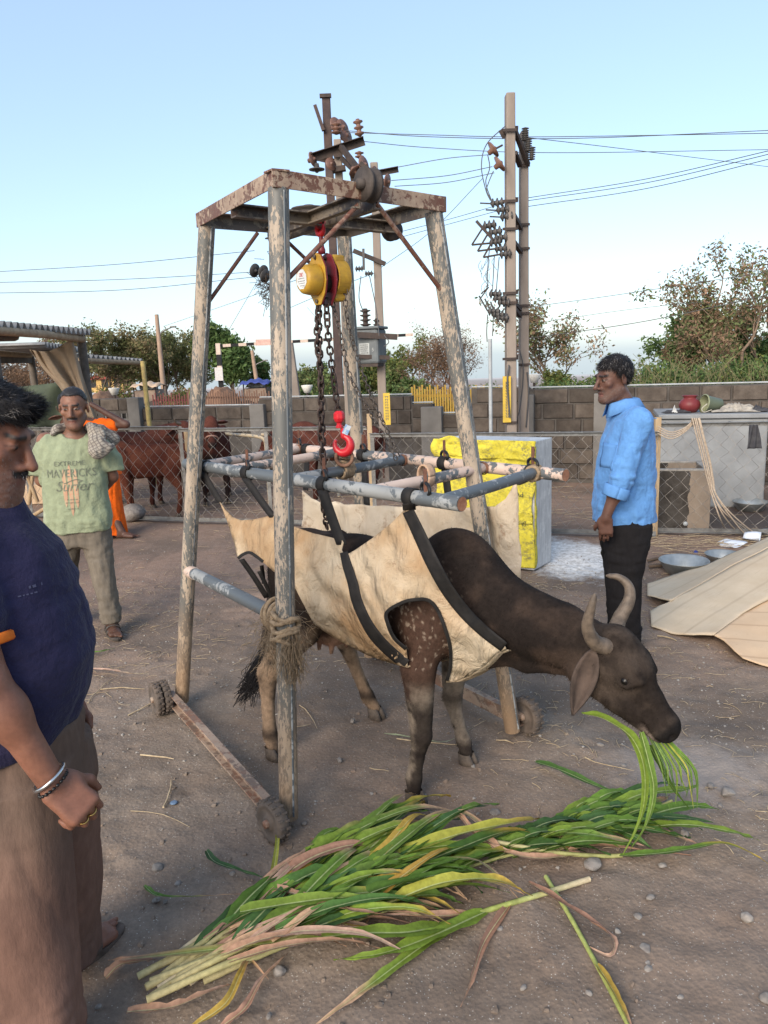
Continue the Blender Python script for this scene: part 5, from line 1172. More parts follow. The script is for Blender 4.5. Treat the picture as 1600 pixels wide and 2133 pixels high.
class Man:
    def __init__(s, pos, f, label, head, hpitch=0., hyaw=0., hroll=0., hs=1.):
        s.pos = V(pos[0], pos[1], 0); th = math.atan2(f[1], f[0])+math.pi/2; s.R = rotmat(0, 0, th); s.t = thing('person', s.pos, label, 'person')
        s.HR = rotmat(0, 0, hyaw)@rotmat(hpitch, 0, 0)@rotmat(0, hroll, 0); s.HO = np.asarray(head, float); s.hs = hs
    def w(s, p): return np.asarray(p)@s.R.T+s.pos
    def l(s, p): return (np.asarray(p)-s.pos)@s.R
    def px(s, x, y, d): return s.l(Yp(x, y, d))
    def sdf(s, name, prims, h, lo, hi, mat, colf, par=None, sm=1, label=None):
        v, q = sdf_mesh(prims, h, lo, hi)
        for _ in range(sm):
            acc = np.zeros_like(v); c = np.zeros(len(v))
            for a, b in ((0, 1), (1, 2), (2, 3), (3, 0)):
                np.add.at(acc, q[:, a], v[q[:, b]]); np.add.at(acc, q[:, b], v[q[:, a]]); np.add.at(c, q[:, a], 1); np.add.at(c, q[:, b], 1)
            v = v*.6+.4*acc/np.maximum(c, 1)[:, None]
        col = colf(v); me = npmesh(name, s.w(v), q, True, col); o = link(name, me, mat, par or s.t, label); return o, v, q, col
    def hl(s, v): return (v-s.HO)@s.HR/s.hs
    def hw(s, p): return s.w(np.asarray(p)*s.hs@s.HR.T+s.HO)
    def head(s, **k): return xform(head_prims(**k), s.HR, s.HO, s.hs)
    def skincol(s, base, beard=.5, grey=0., moust=1., lips=(.16, .06, .05), eyes=1.):
        base = V(*base)
        def f(v):
            h = s.hl(v); n = len(v); x, y, z = h.T; n1 = fbm(v*14, 3, 2); c = np.tile(base, (n, 1))*(1+.16*n1)[:, None]
            ishead = (np.abs(x) < .12)*(z > -.16)*(z < .16)*(np.abs(y) < .15)
            bd = ishead*sstep(-.030, -.055, z+.25*np.maximum(0, y+.02)*-1)*sstep(.055, .0, y)*(1-np.exp(-((x/.02)**2+((z+.066)/.012)**2))) ; bn = .6+.4*vnoise(v*260, 4)
            bc = lerp3(np.tile(V(.020, .016, .014), (n, 1)), np.tile(V(.34, .31, .29), (n, 1)), np.clip(grey*(.55+.9*vnoise(v*190, 7)), 0, 1))
            c = lerp3(c, bc, np.clip(bd*beard*bn, 0, 1))
            mo = ishead*moust*np.exp(-((z+.050)/.008)**2)*sstep(.036, .026, np.abs(x))*(y < -.06); c = lerp3(c, np.tile(V(.012, .010, .010), (n, 1)), np.clip(mo*1.3, 0, 1))
            eb = ishead*np.exp(-((z-.032)/.0062)**2)*sstep(.050, .044, np.abs(x))*sstep(.007, .012, np.abs(x))*(y < -.05); c = lerp3(c, np.tile(V(.012, .010, .010), (n, 1)), np.clip(eb*1.2, 0, 1))
            li = ishead*np.exp(-((z+.0665)/.010)**2)*sstep(.026, .020, np.abs(x))*(y < -.07); c = lerp3(c, np.tile(V(*lips), (n, 1)), np.clip(li*.7, 0, 1))
            for sg in (-1, 1):
                r2 = ((x-.031*sg)/.0135)**2+((z-.009)/.0046)**2; ew = eyes*ishead*(y < -.05)*sstep(1.1, .8, r2); c = lerp3(c, np.tile(V(.27, .24, .215), (n, 1)), np.clip(ew, 0, 1))
                ir = ishead*(y < -.05)*sstep(1.2, .8, ((x-.031*sg)/.0066)**2+((z-.009)/.0056)**2); c = lerp3(c, np.tile(V(.010, .007, .006), (n, 1)), np.clip(ir, 0, 1))
                lid = ishead*(y < -.05)*np.exp(-((np.sqrt(r2)-1.15)/.22)**2); c = lerp3(c, np.tile(base*.30, (n, 1)), np.clip(lid, 0, 1)*.8)
            return np.clip(c, .004, 1)
        return f
    def hair(s, prims, h, col, n, L, W, flow, grey=0., name='hair', seed=5):
        v, q = sdf_mesh(xform(prims, s.HR, s.HO, s.hs), h, s.HO-.2, s.HO+.2); c = np.tile(V(*col), (len(v), 1))*(1+.3*vnoise(v*90, 3))[:, None]
        me = npmesh(name, s.w(v), q, True, c); o = link(name, me, HAIR, s.t)
        N_ = vnormals(me); g = np.random.default_rng(seed); hl_ = s.hl(v)
        cc = c.copy(); gm = (g.random(len(v)) < (grey(hl_) if callable(grey) else grey)); cc[gm] = V(.30, .28, .27)
        fur(o, s.w(v), cc, N_, n, L, W, lambda p: flow(s.hl(s.l(p)))@s.HR.T@s.R.T, 'hair_strands', seed, .12).data.materials[0] = HAIR
        return o
def hair_cap(grow, front_z, side_z, nape_z, ry=0.):
    """scalp shape cut along a hairline; side/nape heights in head units"""
    def cut(P):
        x, y, z = P.T; line = np.where(y < -.045, front_z, np.where(y < .015, front_z+(side_z-front_z)*sstep(-.045, .0, y), side_z+(nape_z-side_z)*sstep(.015, .09, y)))
        return (line-z)*.8
    return [ell((0, .018, .040), (.074+grow, .096+grow, .086+grow), 0), Prim(cut, (0, 0, 0), 45., .008, 'i')]
def mono(c, var=.1, fr=8., seed=1):
    c = V(*c)
    return lambda v: np.clip(np.tile(c, (len(v), 1))*(1+var*fbm(v*fr, 3, seed))[:, None], .003, 1)
# ---------------------------------------------------------------- man in green T-shirt, facing the camera
g = Man((-2.03, 5.02), (.12, -1), 'man in faded green print T-shirt and grey trousers, towel on his shoulder', (.055, -.035, 1.505), math.radians(6), math.radians(2), 0, 1.06)
J = dict(sL=(.175, .01, 1.295), sR=(-.155, .01, 1.30), eL=(.225, .06, 1.04), eR=(-.225, .06, 1.04), wL=(.06, .17, .86), wR=(-.07, .17, .86), hL=(.095, 0, .82), hR=(-.095, 0, .82), kL=(.12, -.04, .44), kR=(-.13, .03, .44), aL=(.16, -.10, .09), aR=(-.18, .12, .09), neck=(.045, -.005, 1.42))
P = [p for p in body_prims(J)]
def lower(prims, dz): return prims
P = [ell((0, 0, .83), (.145, .105, .12), .05), cone((0, 0, .85), (0, 0, 1.15), .115, .12, .06, sq=((0, 1, 0), .8)), ell((0, .005, 1.17), (.145, .09, .15), .05), cone(J['sR'], J['sL'], .05, .05, .05), cone((.02, .02, 1.28), J['neck'], .058, .052, .04)]
for s_ in 'LR': P += chain([J['s'+s_], J['e'+s_], J['w'+s_]], [.05, .042, .028], .03)+chain([J['h'+s_], J['k'+s_], J['a'+s_]], [.08, .055, .038], .05)
P += g.head(jaw=.9)+hand_prims(J['wL'], (-.9, .1, -.3), (0, 1, 0), (0, .2, 1), (.5, .6, .5))+hand_prims(J['wR'], (.9, .15, -.3), (0, 1, 0), (0, .2, 1), (.5, .6, .5))
P += foot_prims(J['aL'], (.35, -1), 1, 1)+foot_prims(J['aR'], (-.2, -1), 1, -1)
g.sdf('body', P, .0065, (-.36, -.34, -.02), (.36, .34, 1.68), SKIN, (lambda v, fn=g.skincol((.20, .095, .06), .5, .12, 1.0): fn(v)*np.where(v[:, 2:3] < .12, .42, 1.)))
SH = [(.70, 0, .0, .205, .140), (.78, 0, 0, .215, .145), (.92, .0, 0, .205, .138), (1.06, .005, 0, .200, .130), (1.18, .005, .005, .203, .122), (1.26, .008, .01, .195, .105), (1.32, .010, .01, .150, .082), (1.345, .012, .01, .09, .07)]
sh = [stack(SH, 2.4, .03)]
sh += chain([(.165, .012, 1.285), (.225, .045, 1.16), (.238, .055, 1.07)], [.066, .076, .078], .05)+chain([(-.145, .012, 1.29), (-.215, .045, 1.16), (-.235, .055, 1.07)], [.066, .076, .078], .05)
sh += [plane((0, 0, 1.085), (0, 0, -1), .004, 'n')] if False else []
cutm = lambda P: np.maximum(1.085-P[:, 2], (.198-np.abs(P[:, 0]-.0)))
sh += [Prim(lambda P: -np.maximum(P[:, 2]-1.083, .205-np.abs(P[:, 0])) if False else np.minimum(1.083-P[:, 2], np.abs(P[:, 0])-.212), (0, 0, 1), 45., .004, 'i')]
sh += [ell((.045, -.05, 1.385), (.085, .075, .075), .008, 's'), fold(.010, (13, 13, 5), 21), fold(.006, (7, 7, 16), 25, lambda P: sstep(1.0, .75, P[:, 2])), stack([(.60, 0, 0, .17, .108), (.72, 0, 0, .17, .108)], 2.4, .004, 's')]
def gsh(v):
    c = mono((.265, .300, .195), .10, 6)(v); d = sstep(.35, .75, fbm(v*V(5, 5, 3), 3, 9)); c = lerp3(c, np.tile(V(.36, .39, .28), (len(v), 1)), d*.6); e = sstep(.3, .7, fbm(v*V(18, 18, 12), 3, 19)); return lerp3(c, np.tile(V(.21, .235, .155), (len(v), 1)), e*.4)
shirt, shv, shq, _ = g.sdf('t_shirt', sh, .0075, (-.40, -.26, .66), (.40, .30, 1.42), CLOTH, gsh)
bvh = BVHTree.FromPolygons([tuple(p) for p in g.w(shv)], [tuple(int(i) for i in f) for f in shq])
FW = g.R@V(0, -1, 0); RT = g.R@V(1, 0, 0)          # his front, his left = picture right
def onshirt(u_, z, lift=.004):
    st = g.w((u_, 0, z))+FW*.6; h = bvh.ray_cast(Vector(st), Vector(-FW)); return (np.array(h[0])+FW*lift) if h[0] is not None else st-FW*.45
def textmesh(body, size, wide=1., shear=0.):
    cu = bpy.data.curves.new('txt', 'FONT'); cu.body = body; cu.size = size; cu.align_x = 'CENTER'; cu.shear = shear; cu.resolution_u = 2
    to = bpy.data.objects.new('txt', cu); COL.objects.link(to); dg_ = bpy.context.evaluated_depsgraph_get(); dg_.update(); me = bpy.data.meshes.new_from_object(to.evaluated_get(dg_)); v = np.array([tuple(x.co) for x in me.vertices]); f = [tuple(p.vertices) for p in me.polygons]
    bpy.data.objects.remove(to); return v*V(wide, 1, 1), f
def shirt_text(body, size, u0, z0, mat, wide=1., shear=0., name='shirt_print'):
    v, f = textmesh(body, size, wide, shear); P = [onshirt(u0+a, z0+b) for a, b, _ in v]; MB().add(P, f).build(name, mat, shirt)
PRT = M('print_grey', (.115, .125, .095), (.19, .21, .15), 60, .9, bump=0); PRR = M('print_rust', (.46, .255, .165), (.37, .34, .22), 45, .9, bump=0, thr=(.4, .75))
for u0, hh, z0 in ((-.03, .125, 1.005), (.005, .17, .99), (.04, .13, 1.0)):
    n_ = 14; rows = [[onshirt(u0+.013*math.sqrt(max(0, 1-(t)**2))*k, z0+hh*t, .0025) for k in (-1, 0, 1)] for t in np.linspace(-1, 1, n_)]
    MB().grid(np.array(rows)).build('surfboard_print', PRR, shirt)
shirt_text('EXTREME', .042, .01, 1.148, PRT, 1.1); shirt_text('MAVERICKS', .074, .012, 1.075, PRT, .80); shirt_text('Surfer', .095, .02, .985, PRT, .95, .35)
for z0, n_ in ((.925, 12), (.905, 20), (.865, 14)): shirt_text('I'*3+' '+'II'*(n_//4)+' '+'I'*3, .012, .01, z0, PRT, 1.6, 0, 'fine_print')
MB().ribbon([onshirt(.0+.085*t, 1.045+.012*math.sin(t*3), .004) for t in np.linspace(-.4, 1, 14)], .006, (0, 0, 1)).build('print_swash', PRT, shirt)
pl = [stack([(.60, 0, .005, .185, .12), (.70, 0, 0, .182, .120), (.80, 0, 0, .172, .112)], 2.3, .03)]
pl += [stack([(.075, .158, -.085, .062, .075), (.12, .155, -.085, .066, .08), (.25, .140, -.065, .068, .080), (.44, .12, -.04, .080, .088), (.62, .098, -.005, .098, .112), (.75, .09, 0, .095, .11)], 2.2, .03), stack([(.075, -.175, .115, .062, .075), (.12, -.172, .11, .066, .08), (.25, -.155, .075, .068, .08), (.44, -.13, .03, .080, .088), (.62, -.098, 0, .098, .112), (.75, -.09, 0, .095, .11)], 2.2, .03)]
pl += [fold(.010, (9, 9, 16), 31, lambda P: .35+.65*sstep(.45, .1, P[:, 2])+.5*np.exp(-((P[:, 2]-.62)/.1)**2)), fold(.006, (22, 22, 7), 35)]
g.sdf('trousers', pl, .008, (-.34, -.26, .05), (.34, .26, .84), TROU, mono((.155, .132, .105), .16, 7, 3))
g.hair(hair_cap(.004, .085, .045, -.02), .004, (.022, .020, .021), 9000, .007, .0008, lambda h: np.tile(V(0, -.3, -.4), (len(h), 1)), .04)
# towel over his left shoulder
s = NT('check_towel'); v_ = s.map(s.pos, (1, 1, 1), (0, 0, 0), (.3, .5, .6)); a1 = s.ramp(s.wave(19., 1.2, v_, 'X'), [(.80, 0), (.92, 1)]); a2 = s.ramp(s.wave(16., 1.2, v_, 'Z'), [(.82, 0), (.94, 1)])
c = s.mix(s.ramp(s.noise(20.), [(.3, 0), (.7, 1)]), (.25, .22, .185), (.34, .31, .265)); c = s.mix(s.math('MAXIMUM', a1, a2), c, (.15, .13, .115)); s.bump(s.noise(60., 4), .5, .006); TOWEL = s.fin(c, .95, 0, .1)
tw = chain([(.150, -.055, 1.385), (.185, -.085, 1.335), (.200, -.125, 1.26), (.195, -.135, 1.225)], [.034, .048, .058, .050], .03, sq=((0, 1, 0), .5))+chain([(.12, .03, 1.375), (.19, .03, 1.35), (.26, .05, 1.29)], [.035, .045, .040], .03)+[cone((.18, -.145, 1.235), (.275, -.09, 1.255), .028, .026, .03)]+chain([(-.02, .05, 1.38), (-.07, -.02, 1.375), (-.09, -.05, 1.35)], [.03, .028, .016], .02)+[fold(.012, (15, 15, 5), 41)]
g.sdf('towel', tw, .005, (-.2, -.3, 1.1), (.36, .2, 1.52), TOWEL, mono((.3, .27, .23)), None, 1, 'grey checked towel over his shoulder')
SAND = M('sandal_dark', (.045, .038, .034), (.08, .066, .056), 40, .8, bump=.3)
def sandal(m, an, f, mat, side=1, straps=3, L=.275):
    f = nrm(V(f[0], f[1], 0)); sd_ = V(-f[1], f[0], 0)*side; o_ = V(an[0], an[1], 0)+f*.055; n_ = 22
    out = [(L/2*math.cos(t)*(1.0), (.048+.008*math.cos(t))*math.sin(t)+.008*math.cos(t)) for t in np.linspace(0, 2*math.pi, n_, endpoint=False)]
    P = np.array([[m.w(o_+f*a*k+sd_*b*k+V(0, 0, z)) for a, b in out] for z, k in ((.002, .9), (.002, 1.), (.014, 1.02), (.020, 1.), (.020, .02))])
    so_ = MB().grid(P, False, True).build('sandal', mat, m.t)
    for fx, lift, w_ in ((.085, .040, .036), (.040, .055, .034), (-.010, .062, .026))[:straps]:
        t = np.linspace(0, math.pi, 12); row = [m.w(V(an[0], an[1], 0)+f*(fx+.012*math.sin(x*1.3))+sd_*(.047*math.cos(x))+V(0, 0, .016+lift*math.sin(x)**.7)) for x in t]
        MB().ribbon(row, w_, m.R@f).build('strap', mat, so_, solid=.005)
sandal(g, J['aL'], (.35, -1), SAND); sandal(g, J['aR'], (-.2, -1), SAND, -1)
# ---------------------------------------------------------------- man in the blue shirt, in profile
b = Man((1.385, 4.35), (-1, .10), 'man in light blue shirt and black trousers standing behind the cow\'s head', (-.00, -.075, 1.59), math.radians(8), math.radians(24), 0, 1.03)
J = dict(sL=(.17, .03, 1.375), sR=(-.17, .0, 1.375), eL=(.205, .045, 1.075), eR=(-.2, .05, 1.08), wL=(.185, .115, .845), wR=(-.2, -.08, .84), hL=(.09, 0, .88), hR=(-.09, 0, .88), kL=(.10, -.02, .47), kR=(-.10, .02, .47), aL=(.11, .0, .09), aR=(-.11, .05, .09), neck=(0, -.045, 1.52))
J['wL'] = tuple(b.px(1262, 1078, 4.12)); J['eL'] = tuple(b.px(1292, 1000, 4.12)); J['sL'] = (.185, .03, 1.37)
P = body_prims(J)+b.head(nose=1.06, jaw=.95)
kd = b.px(1262, 1140, 4.13)-np.array(J['wL'])
P += hand_prims(J['wL'], kd, (-1, .2, 0), (.1, -1, 0), (.28, .35, .3))+hand_prims(J['wR'], (0, -.1, -1), (1, .2, 0), (0, -1, 0), (.3, .35, .3))
P += foot_prims(J['aL'], (0, -1), 1, 1)+foot_prims(J['aR'], (0, -1), 1, -1)
b.sdf('body', P, .006, (-.36, -.34, -.02), (.36, .34, 1.78), SKIN, b.skincol((.115, .056, .040), .35, .35, .5))
SB = [(.775, 0, .005, .162, .178), (.88, 0, .005, .160, .174), (1.0, 0, .005, .160, .165), (1.14, 0, .01, .190, .155), (1.26, 0, .015, .200, .140), (1.36, 0, .02, .185, .112), (1.41, 0, .015, .135, .085), (1.455, 0, 0, .08, .07)]
sb = [stack(SB, 2.3, .03)]+chain([(.15, .03, 1.375), J['sL'], (np.array(J['sL'])*.45+np.array(J['eL'])*.55), J['eL'], np.array(J['eL'])*.80+np.array(J['wL'])*.20], [.066, .068, .068, .063, .057], .045)
sb += chain([(-.15, .03, 1.375), J['sR'], J['eR'], np.array(J['eR'])*.75+np.array(J['wR'])*.25], [.07, .075, .072, .064], .045)
ce = np.array(J['eL'])*.55+np.array(J['wL'])*.45; cdir = nrm(np.array(J['wL'])-np.array(J['eL']))
sb += [fold(.011, (12, 12, 5), 51), fold(.010, (9, 9, 22), 55, lambda P: sstep(.10, .02, np.abs(np.linalg.norm(P-np.array(J['eL']), axis=1)-.02))+.25), fold(.008, (18, 18, 7), 57, lambda P: sstep(1.15, .85, P[:, 2])), stack([(.70, 0, .005, .118, .14), (.81, 0, .005, .118, .14)], 2.3, .004, 's')]
bs, bsv, bsq, _ = b.sdf('shirt', sb, .007, (-.36, -.3, .74), (.36, .32, 1.5), CLOTH, mono((.110, .262, .54), .07, 6, 7))
bv2 = BVHTree.FromPolygons([tuple(p) for p in b.w(bsv)], [tuple(int(i) for i in f) for f in bsq])
BLU = M('shirt_blue', (.110, .262, .54), (.095, .23, .48), 30, .92, bump=.4, bscale=60, bdist=.004); NAVY = M('shirt_inner', (.03, .05, .10), bump=0)
# collar, rolled cuff, pocket, shoulder seam
cr = []
for t in np.linspace(.15*math.pi, 1.85*math.pi, 26):
    x, y = .072*math.sin(t), -.078*math.cos(t)*1.0; fr = max(0, math.cos(t)); cr.append([b.w((x, y-.022, 1.432-.025*fr)), b.w((x*1.02, y*1.0-.024, 1.485-.03*fr)), b.w((x*1.18, y*1.14-.02, 1.480-.03*fr)), b.w((x*1.55, y*1.5-.015, 1.428-.055*fr))])
MB().grid(np.array(cr)).build('collar', BLU, bs, solid=.004)
u_ = nrm(np.cross(cdir, V(0, 1, 0))); v2_ = np.cross(cdir, u_); rr = []
for k, r_ in ((-.062, .0655), (-.058, .069), (-.03, .070), (-.004, .069), (.0, .066)): rr.append([b.w(ce+cdir*k+(u_*math.cos(t)+v2_*math.sin(t))*(r_+.002*math.sin(3*t+k*40))) for t in np.linspace(0, 2*math.pi, 28)])
MB().grid(np.array(rr)).build('rolled_cuff', BLU, bs, solid=.004)
def onb(p, d, lift=.003):
    st = b.w(p); dw = b.R@np.asarray(d, float); h = bv2.ray_cast(Vector(st-dw*.5), Vector(dw)); return np.array(h[0])-dw*lift if h[0] is not None else st
dd = nrm(V(-.75, .66, 0)); pk = [[onb((.115+.05*a, -.10+.055*a, 1.24-.13*z), dd) for a in np.linspace(-1, 1, 8)] for z in np.linspace(0, 1, 8)]
MB().grid(np.array(pk)).build('chest_pocket', BLU, bs, solid=.005)
MB().tube([onb((.19+.02*math.sin(t*3), .02+.10*t, 1.40-.02*t*t), (0, 0, -1), .001) for t in np.linspace(-1, 1, 12)], .0025, 5).build('shoulder_seam', BLU, bs)
pl = [stack([(.72, 0, .01, .150, .145), (.80, 0, .005, .155, .14), (.90, 0, 0, .15, .125)], 2.3, .03)]
pl += [stack([(.03, .112, .005, .075, .10), (.10, .11, .005, .075, .095), (.25, .105, -.005, .08, .095), (.47, .10, -.01, .088, .105), (.65, .09, .005, .098, .128), (.78, .085, .01, .10, .13)], 2.2, .03), stack([(.03, -.112, .055, .075, .10), (.10, -.11, .05, .075, .095), (.25, -.105, .035, .08, .095), (.47, -.10, .02, .088, .105), (.65, -.09, .01, .098, .128), (.78, -.085, .01, .10, .13)], 2.2, .03), fold(.010, (9, 9, 18), 61, lambda P: .3+.7*sstep(.4, .1, P[:, 2])+.5*np.exp(-((P[:, 2]-.62)/.1)**2)), fold(.005, (20, 20, 7), 65)]
b.sdf('trousers', pl, .008, (-.28, -.26, 0), (.28, .28, .92), TROU, mono((.013, .012, .013), .2, 7, 3))
def flowb(h):
    return np.stack([h[:, 0]*6, -.35+0*h[:, 0], -.15-6*np.abs(h[:, 0])], 1)
b.hair(hair_cap(.008, .070, .020, -.055)+[fold(.004, (35, 35, 45), 71)], .004, (.016, .014, .015), 20000, .022, .0007, flowb, .06, seed=8)
# ---------------------------------------------------------------- heavy man at the left edge, in profile, head bowed
f = Man((-.925, 1.78), (1, .03), 'stout man in navy T-shirt and brown trousers at the left edge', (0, -.008, 1.605), math.radians(22), math.radians(-2), 0, 1.05)
J = dict(sL=(.17, .10, 1.33), sR=(-.20, .02, 1.36), eL=(.26, .03, 1.07), eR=(-.235, .0, 1.07), wL=(.25, -.02, .84), wR=(-.20, -.15, .83), hL=(.10, 0, .88), hR=(-.10, 0, .88), kL=(.13, -.03, .47), kR=(-.11, 0, .47), aL=(.27, .04, .09), aR=(-.12, .05, .09), neck=(0, .0, 1.50))
J['wR'] = tuple(f.px(108, 1628, 1.57)); J['eR'] = tuple(f.px(-26, 1425, 1.55)); J['sR'] = tuple(f.px(-125, 1150, 1.60))
toe = f.l(G(252, 1942)); heel = f.l(G(150, 2010)); ff = nrm((toe-heel)*V(1, 1, 0)); J['aL'] = tuple(toe*V(1, 1, 0)-ff*.185+V(0, 0, .09))
P = body_prims(J, 1.12)+f.head(nose=1.05, jaw=1.04)
P += [cone((0, .02, 1.38), (0, -.012, 1.51), .068, .062, .04)]
wR = np.array(J['wR']); kn = f.px(178, 1690, 1.57)-wR
P += hand_prims(wR, kn, V(0, .55, -.8)*1.0+V(.8, 0, 0), V(-.25, -.6, .75), (.75, .75, .5), 1.12, .02)
P += hand_prims(J['wL'], (0, -.2, -1), (-1, .1, 0), (0, -1, 0), (.4, .5, .4))
P += foot_prims(J['aL'], ff, 1, 1)+foot_prims(J['aR'], (0, -1), 1, -1)
fo_skin = f.skincol((.20, .088, .056), .40, .6, 1.25, eyes=.15)
f.sdf('body', P, .0054, (-.42, -.5, -.02), (.42, .34, 1.78), SKIN, fo_skin)
fx = lambda x, y, d=1.78: -f.px(x, y, d)[1]
BFm = {1.33: fx(108, 1130), 1.245: fx(140, 1200), 1.07: fx(184, 1340), .98: fx(176, 1420), .90: fx(152, 1480)}
def row(z, front, back, rx): return (z, 0, -(front-back)/2, rx, (front+back)/2)
TF = [row(.865, .125, .125, .185), row(.90, BFm[.90]+.005, .125, .195), row(.98, BFm[.98], .13, .205), row(1.07, BFm[1.07], .135, .208), row(1.16, BFm[1.07]*.5+BFm[1.245]*.5+.006, .14, .205), row(1.245, BFm[1.245], .145, .205), row(1.33, BFm[1.33], .135, .180), row(1.40, .075, .115, .135), row(1.47, .055, .085, .085)]
sf = [stack(TF, 2.15, .03)]+chain([(-.15, .02, 1.365), np.array(J['sR']), np.array(J['sR'])*.50+np.array(J['eR'])*.50], [.085, .092, .088], .05)+chain([(.12, .05, 1.35), J['sL'], np.array(J['sL'])*.5+np.array(J['eL'])*.5], [.075, .085, .085], .05)
sf += [fold(.015, (8, 8, 7), 81, lambda P: .4+.6*sstep(1.25, 1.4, P[:, 2])+.5*sstep(1.0, .9, P[:, 2])), fold(.007, (5, 5, 20), 84, lambda P: sstep(.16, .05, np.abs(P[:, 2]-1.2))), stack([(.80, 0, 0, .15, .09), (.88, 0, 0, .15, .09)], 2.2, .004, 's')]
navy = mono((.026, .024, .057), .10, 6, 7)
fs, fsv, fsq, _ = f.sdf('t_shirt', sf, .007, (-.42, -.34, .84), (.42, .28, 1.5), CLOTH, navy)
ORG = M('orange_trim', (.72, .17, .015), (.6, .12, .01), 30, .85, bump=.2)
for s_ in 'RL':
    e_ = np.array(J['s'+s_])*.50+np.array(J['e'+s_])*.50; dr_ = nrm(np.array(J['e'+s_])-np.array(J['s'+s_])); u_ = nrm(np.cross(dr_, V(0, 1, 0))); v2_ = np.cross(dr_, u_)
    MB().grid(np.array([[f.w(e_+dr_*(k+.062)+(u_*math.cos(t)+v2_*math.sin(t))*r_) for t in np.linspace(0, 2*math.pi, 28)] for k, r_ in ((-.006, .076), (-.002, .0805), (.012, .080), (.015, .076))])).build('sleeve_trim', ORG, fs, solid=.003)
bv3 = BVHTree.FromPolygons([tuple(p) for p in f.w(fsv)], [tuple(int(i) for i in q) for q in fsq])
def onf(p, d, lift=.003):
    st = f.w(p); dw = f.R@nrm(d); h = bv3.ray_cast(Vector(st-dw*.6), Vector(dw)); return np.array(h[0])-dw*lift if h[0] is not None else st
FADE = M('faded_print', (.085, .088, .15), bump=0, rough=.9); mb = MB()      # illegible pale chest print
for i, (a0, a1, z) in enumerate(((.5, .8, 1.275), (.55, .9, 1.262))):
    a = a0
    while a < a1:
        w_ = random.uniform(.02, .05); hgt = .006 if i == 0 else .003
        if random.random() < .8: mb.add([onf((-.14*x, -.05, zz_), (.5*x, 1, 0)) for x, zz_ in ((a, z), (a+w_, z), (a+w_, z+hgt), (a, z+hgt))], [(0, 1, 2, 3)])
        a += w_+.02
mb.build('chest_print', FADE, fs)
# loose brown trousers
TX = [fx(170, 1800), fx(172, 1950), fx(150, 1600)]
pl = [stack([(.70, 0, .0, .19, .14), (.80, 0, 0, .185, .135), (.90, 0, -.005, .178, .13)], 2.2, .03)]
hl_ = np.array(J['aL'])
pl += [stack([(.03, -.125, .00, .105, .11), (.12, -.125, .0, .105, .112), (.30, -.12, -.0, .108, .112), (.50, -.112, -.0, .112, .12), (.70, -.10, 0, .115, .135), (.8, -.09, 0, .11, .13)], 2.2, .03)]
pl += [stack([(.05, hl_[0]-.01, hl_[1]+.0, .10, .11), (.12, hl_[0]-.01, hl_[1], .10, .11), (.30, hl_[0]*.8+.02, hl_[1]*.6, .105, .115), (.50, .14, hl_[1]*.3, .11, .12), (.70, .10, 0, .115, .135), (.8, .09, 0, .11, .13)], 2.2, .03)]
pl += [fold(.012, (10, 10, 3), 91), fold(.008, (12, 12, 14), 95, lambda P: sstep(.35, .1, P[:, 2])+.5*sstep(.7, .85, P[:, 2]))]
def brn(v):
    c = mono((.160, .092, .070), .15, 6, 3)(v); return lerp3(c, np.tile(V(.115, .085, .066), (len(v), 1)), sstep(.45, .8, v[:, 2])*.7)
f.sdf('trousers', pl, .008, (-.32, -.28, 0), (.45, .32, .93), TROU, brn)
MB().tube([f.w((-.125+.012*t, -.11+.02*abs(t), .80-.16*(t+1)/2)) for t in np.linspace(-1, 1, 10)], .0025, 5).build('pocket_edge', M('pocket_dark', (.03, .024, .02), bump=0), f.t)
def flowf(h): return np.stack([h[:, 0]*4, -.55+.5*sstep(0, .08, h[:, 1]), -.10-3.*np.abs(h[:, 0])+.35*sstep(.0, -.09, h[:, 1])], 1)
f.hair(hair_cap(.008, .060, .010, -.06)+[ell((0, -.068, .098), (.055, .026, .024), .03), fold(.006, (40, 40, 50), 101)], .004, (.012, .0115, .014), 36000, .022, .00055, flowf, lambda h: np.where(h[:, 2] < .04, .35, .03), seed=9)
# moustache, chin stubble
mu = chain([(.026, -.083, -.056), (0, -.101, -.047), (-.026, -.083, -.056)], [.006, .010, .006], .004)
f.hair(mu, .003, (.012, .011, .012), 900, .008, .0006, lambda h: np.tile(V(0, -.3, -.9), (len(h), 1)), .15, 'moustache', 3)
def stub(m, n, zmax, seed, L=.007):
    o_ = [c for c in m.t.children if c.name.startswith('body')][0]; me = o_.data; v = vco(me); h = m.hl(m.l(v)); N_ = vnormals(me)
    ok = (np.abs(h[:, 0]) < .085)*(h[:, 2] < zmax+.35*np.maximum(0, h[:, 1]+.02))*(h[:, 2] > -.125)*(h[:, 1] < .04)*(h[:, 1] > -.13)*~((np.abs(h[:, 0]) < .026)*(h[:, 2] > -.08)*(h[:, 1] < -.06)); ix = np.where(ok)[0]
    gr = np.random.default_rng(seed); c = np.where(gr.random((len(ix), 1)) < .42, V(.24, .22, .205), V(.03, .026, .024)); fur(m.t, v[ix], c, N_[ix], n, L, .00035, lambda p: np.tile(m.R@(m.HR@V(0, -.2, -.8)), (len(p), 1)), 'beard_stubble', seed).data.materials[0] = HAIR
stub(f, 2400, -.012, 4, .006); stub(b, 700, -.03, 5, .005)
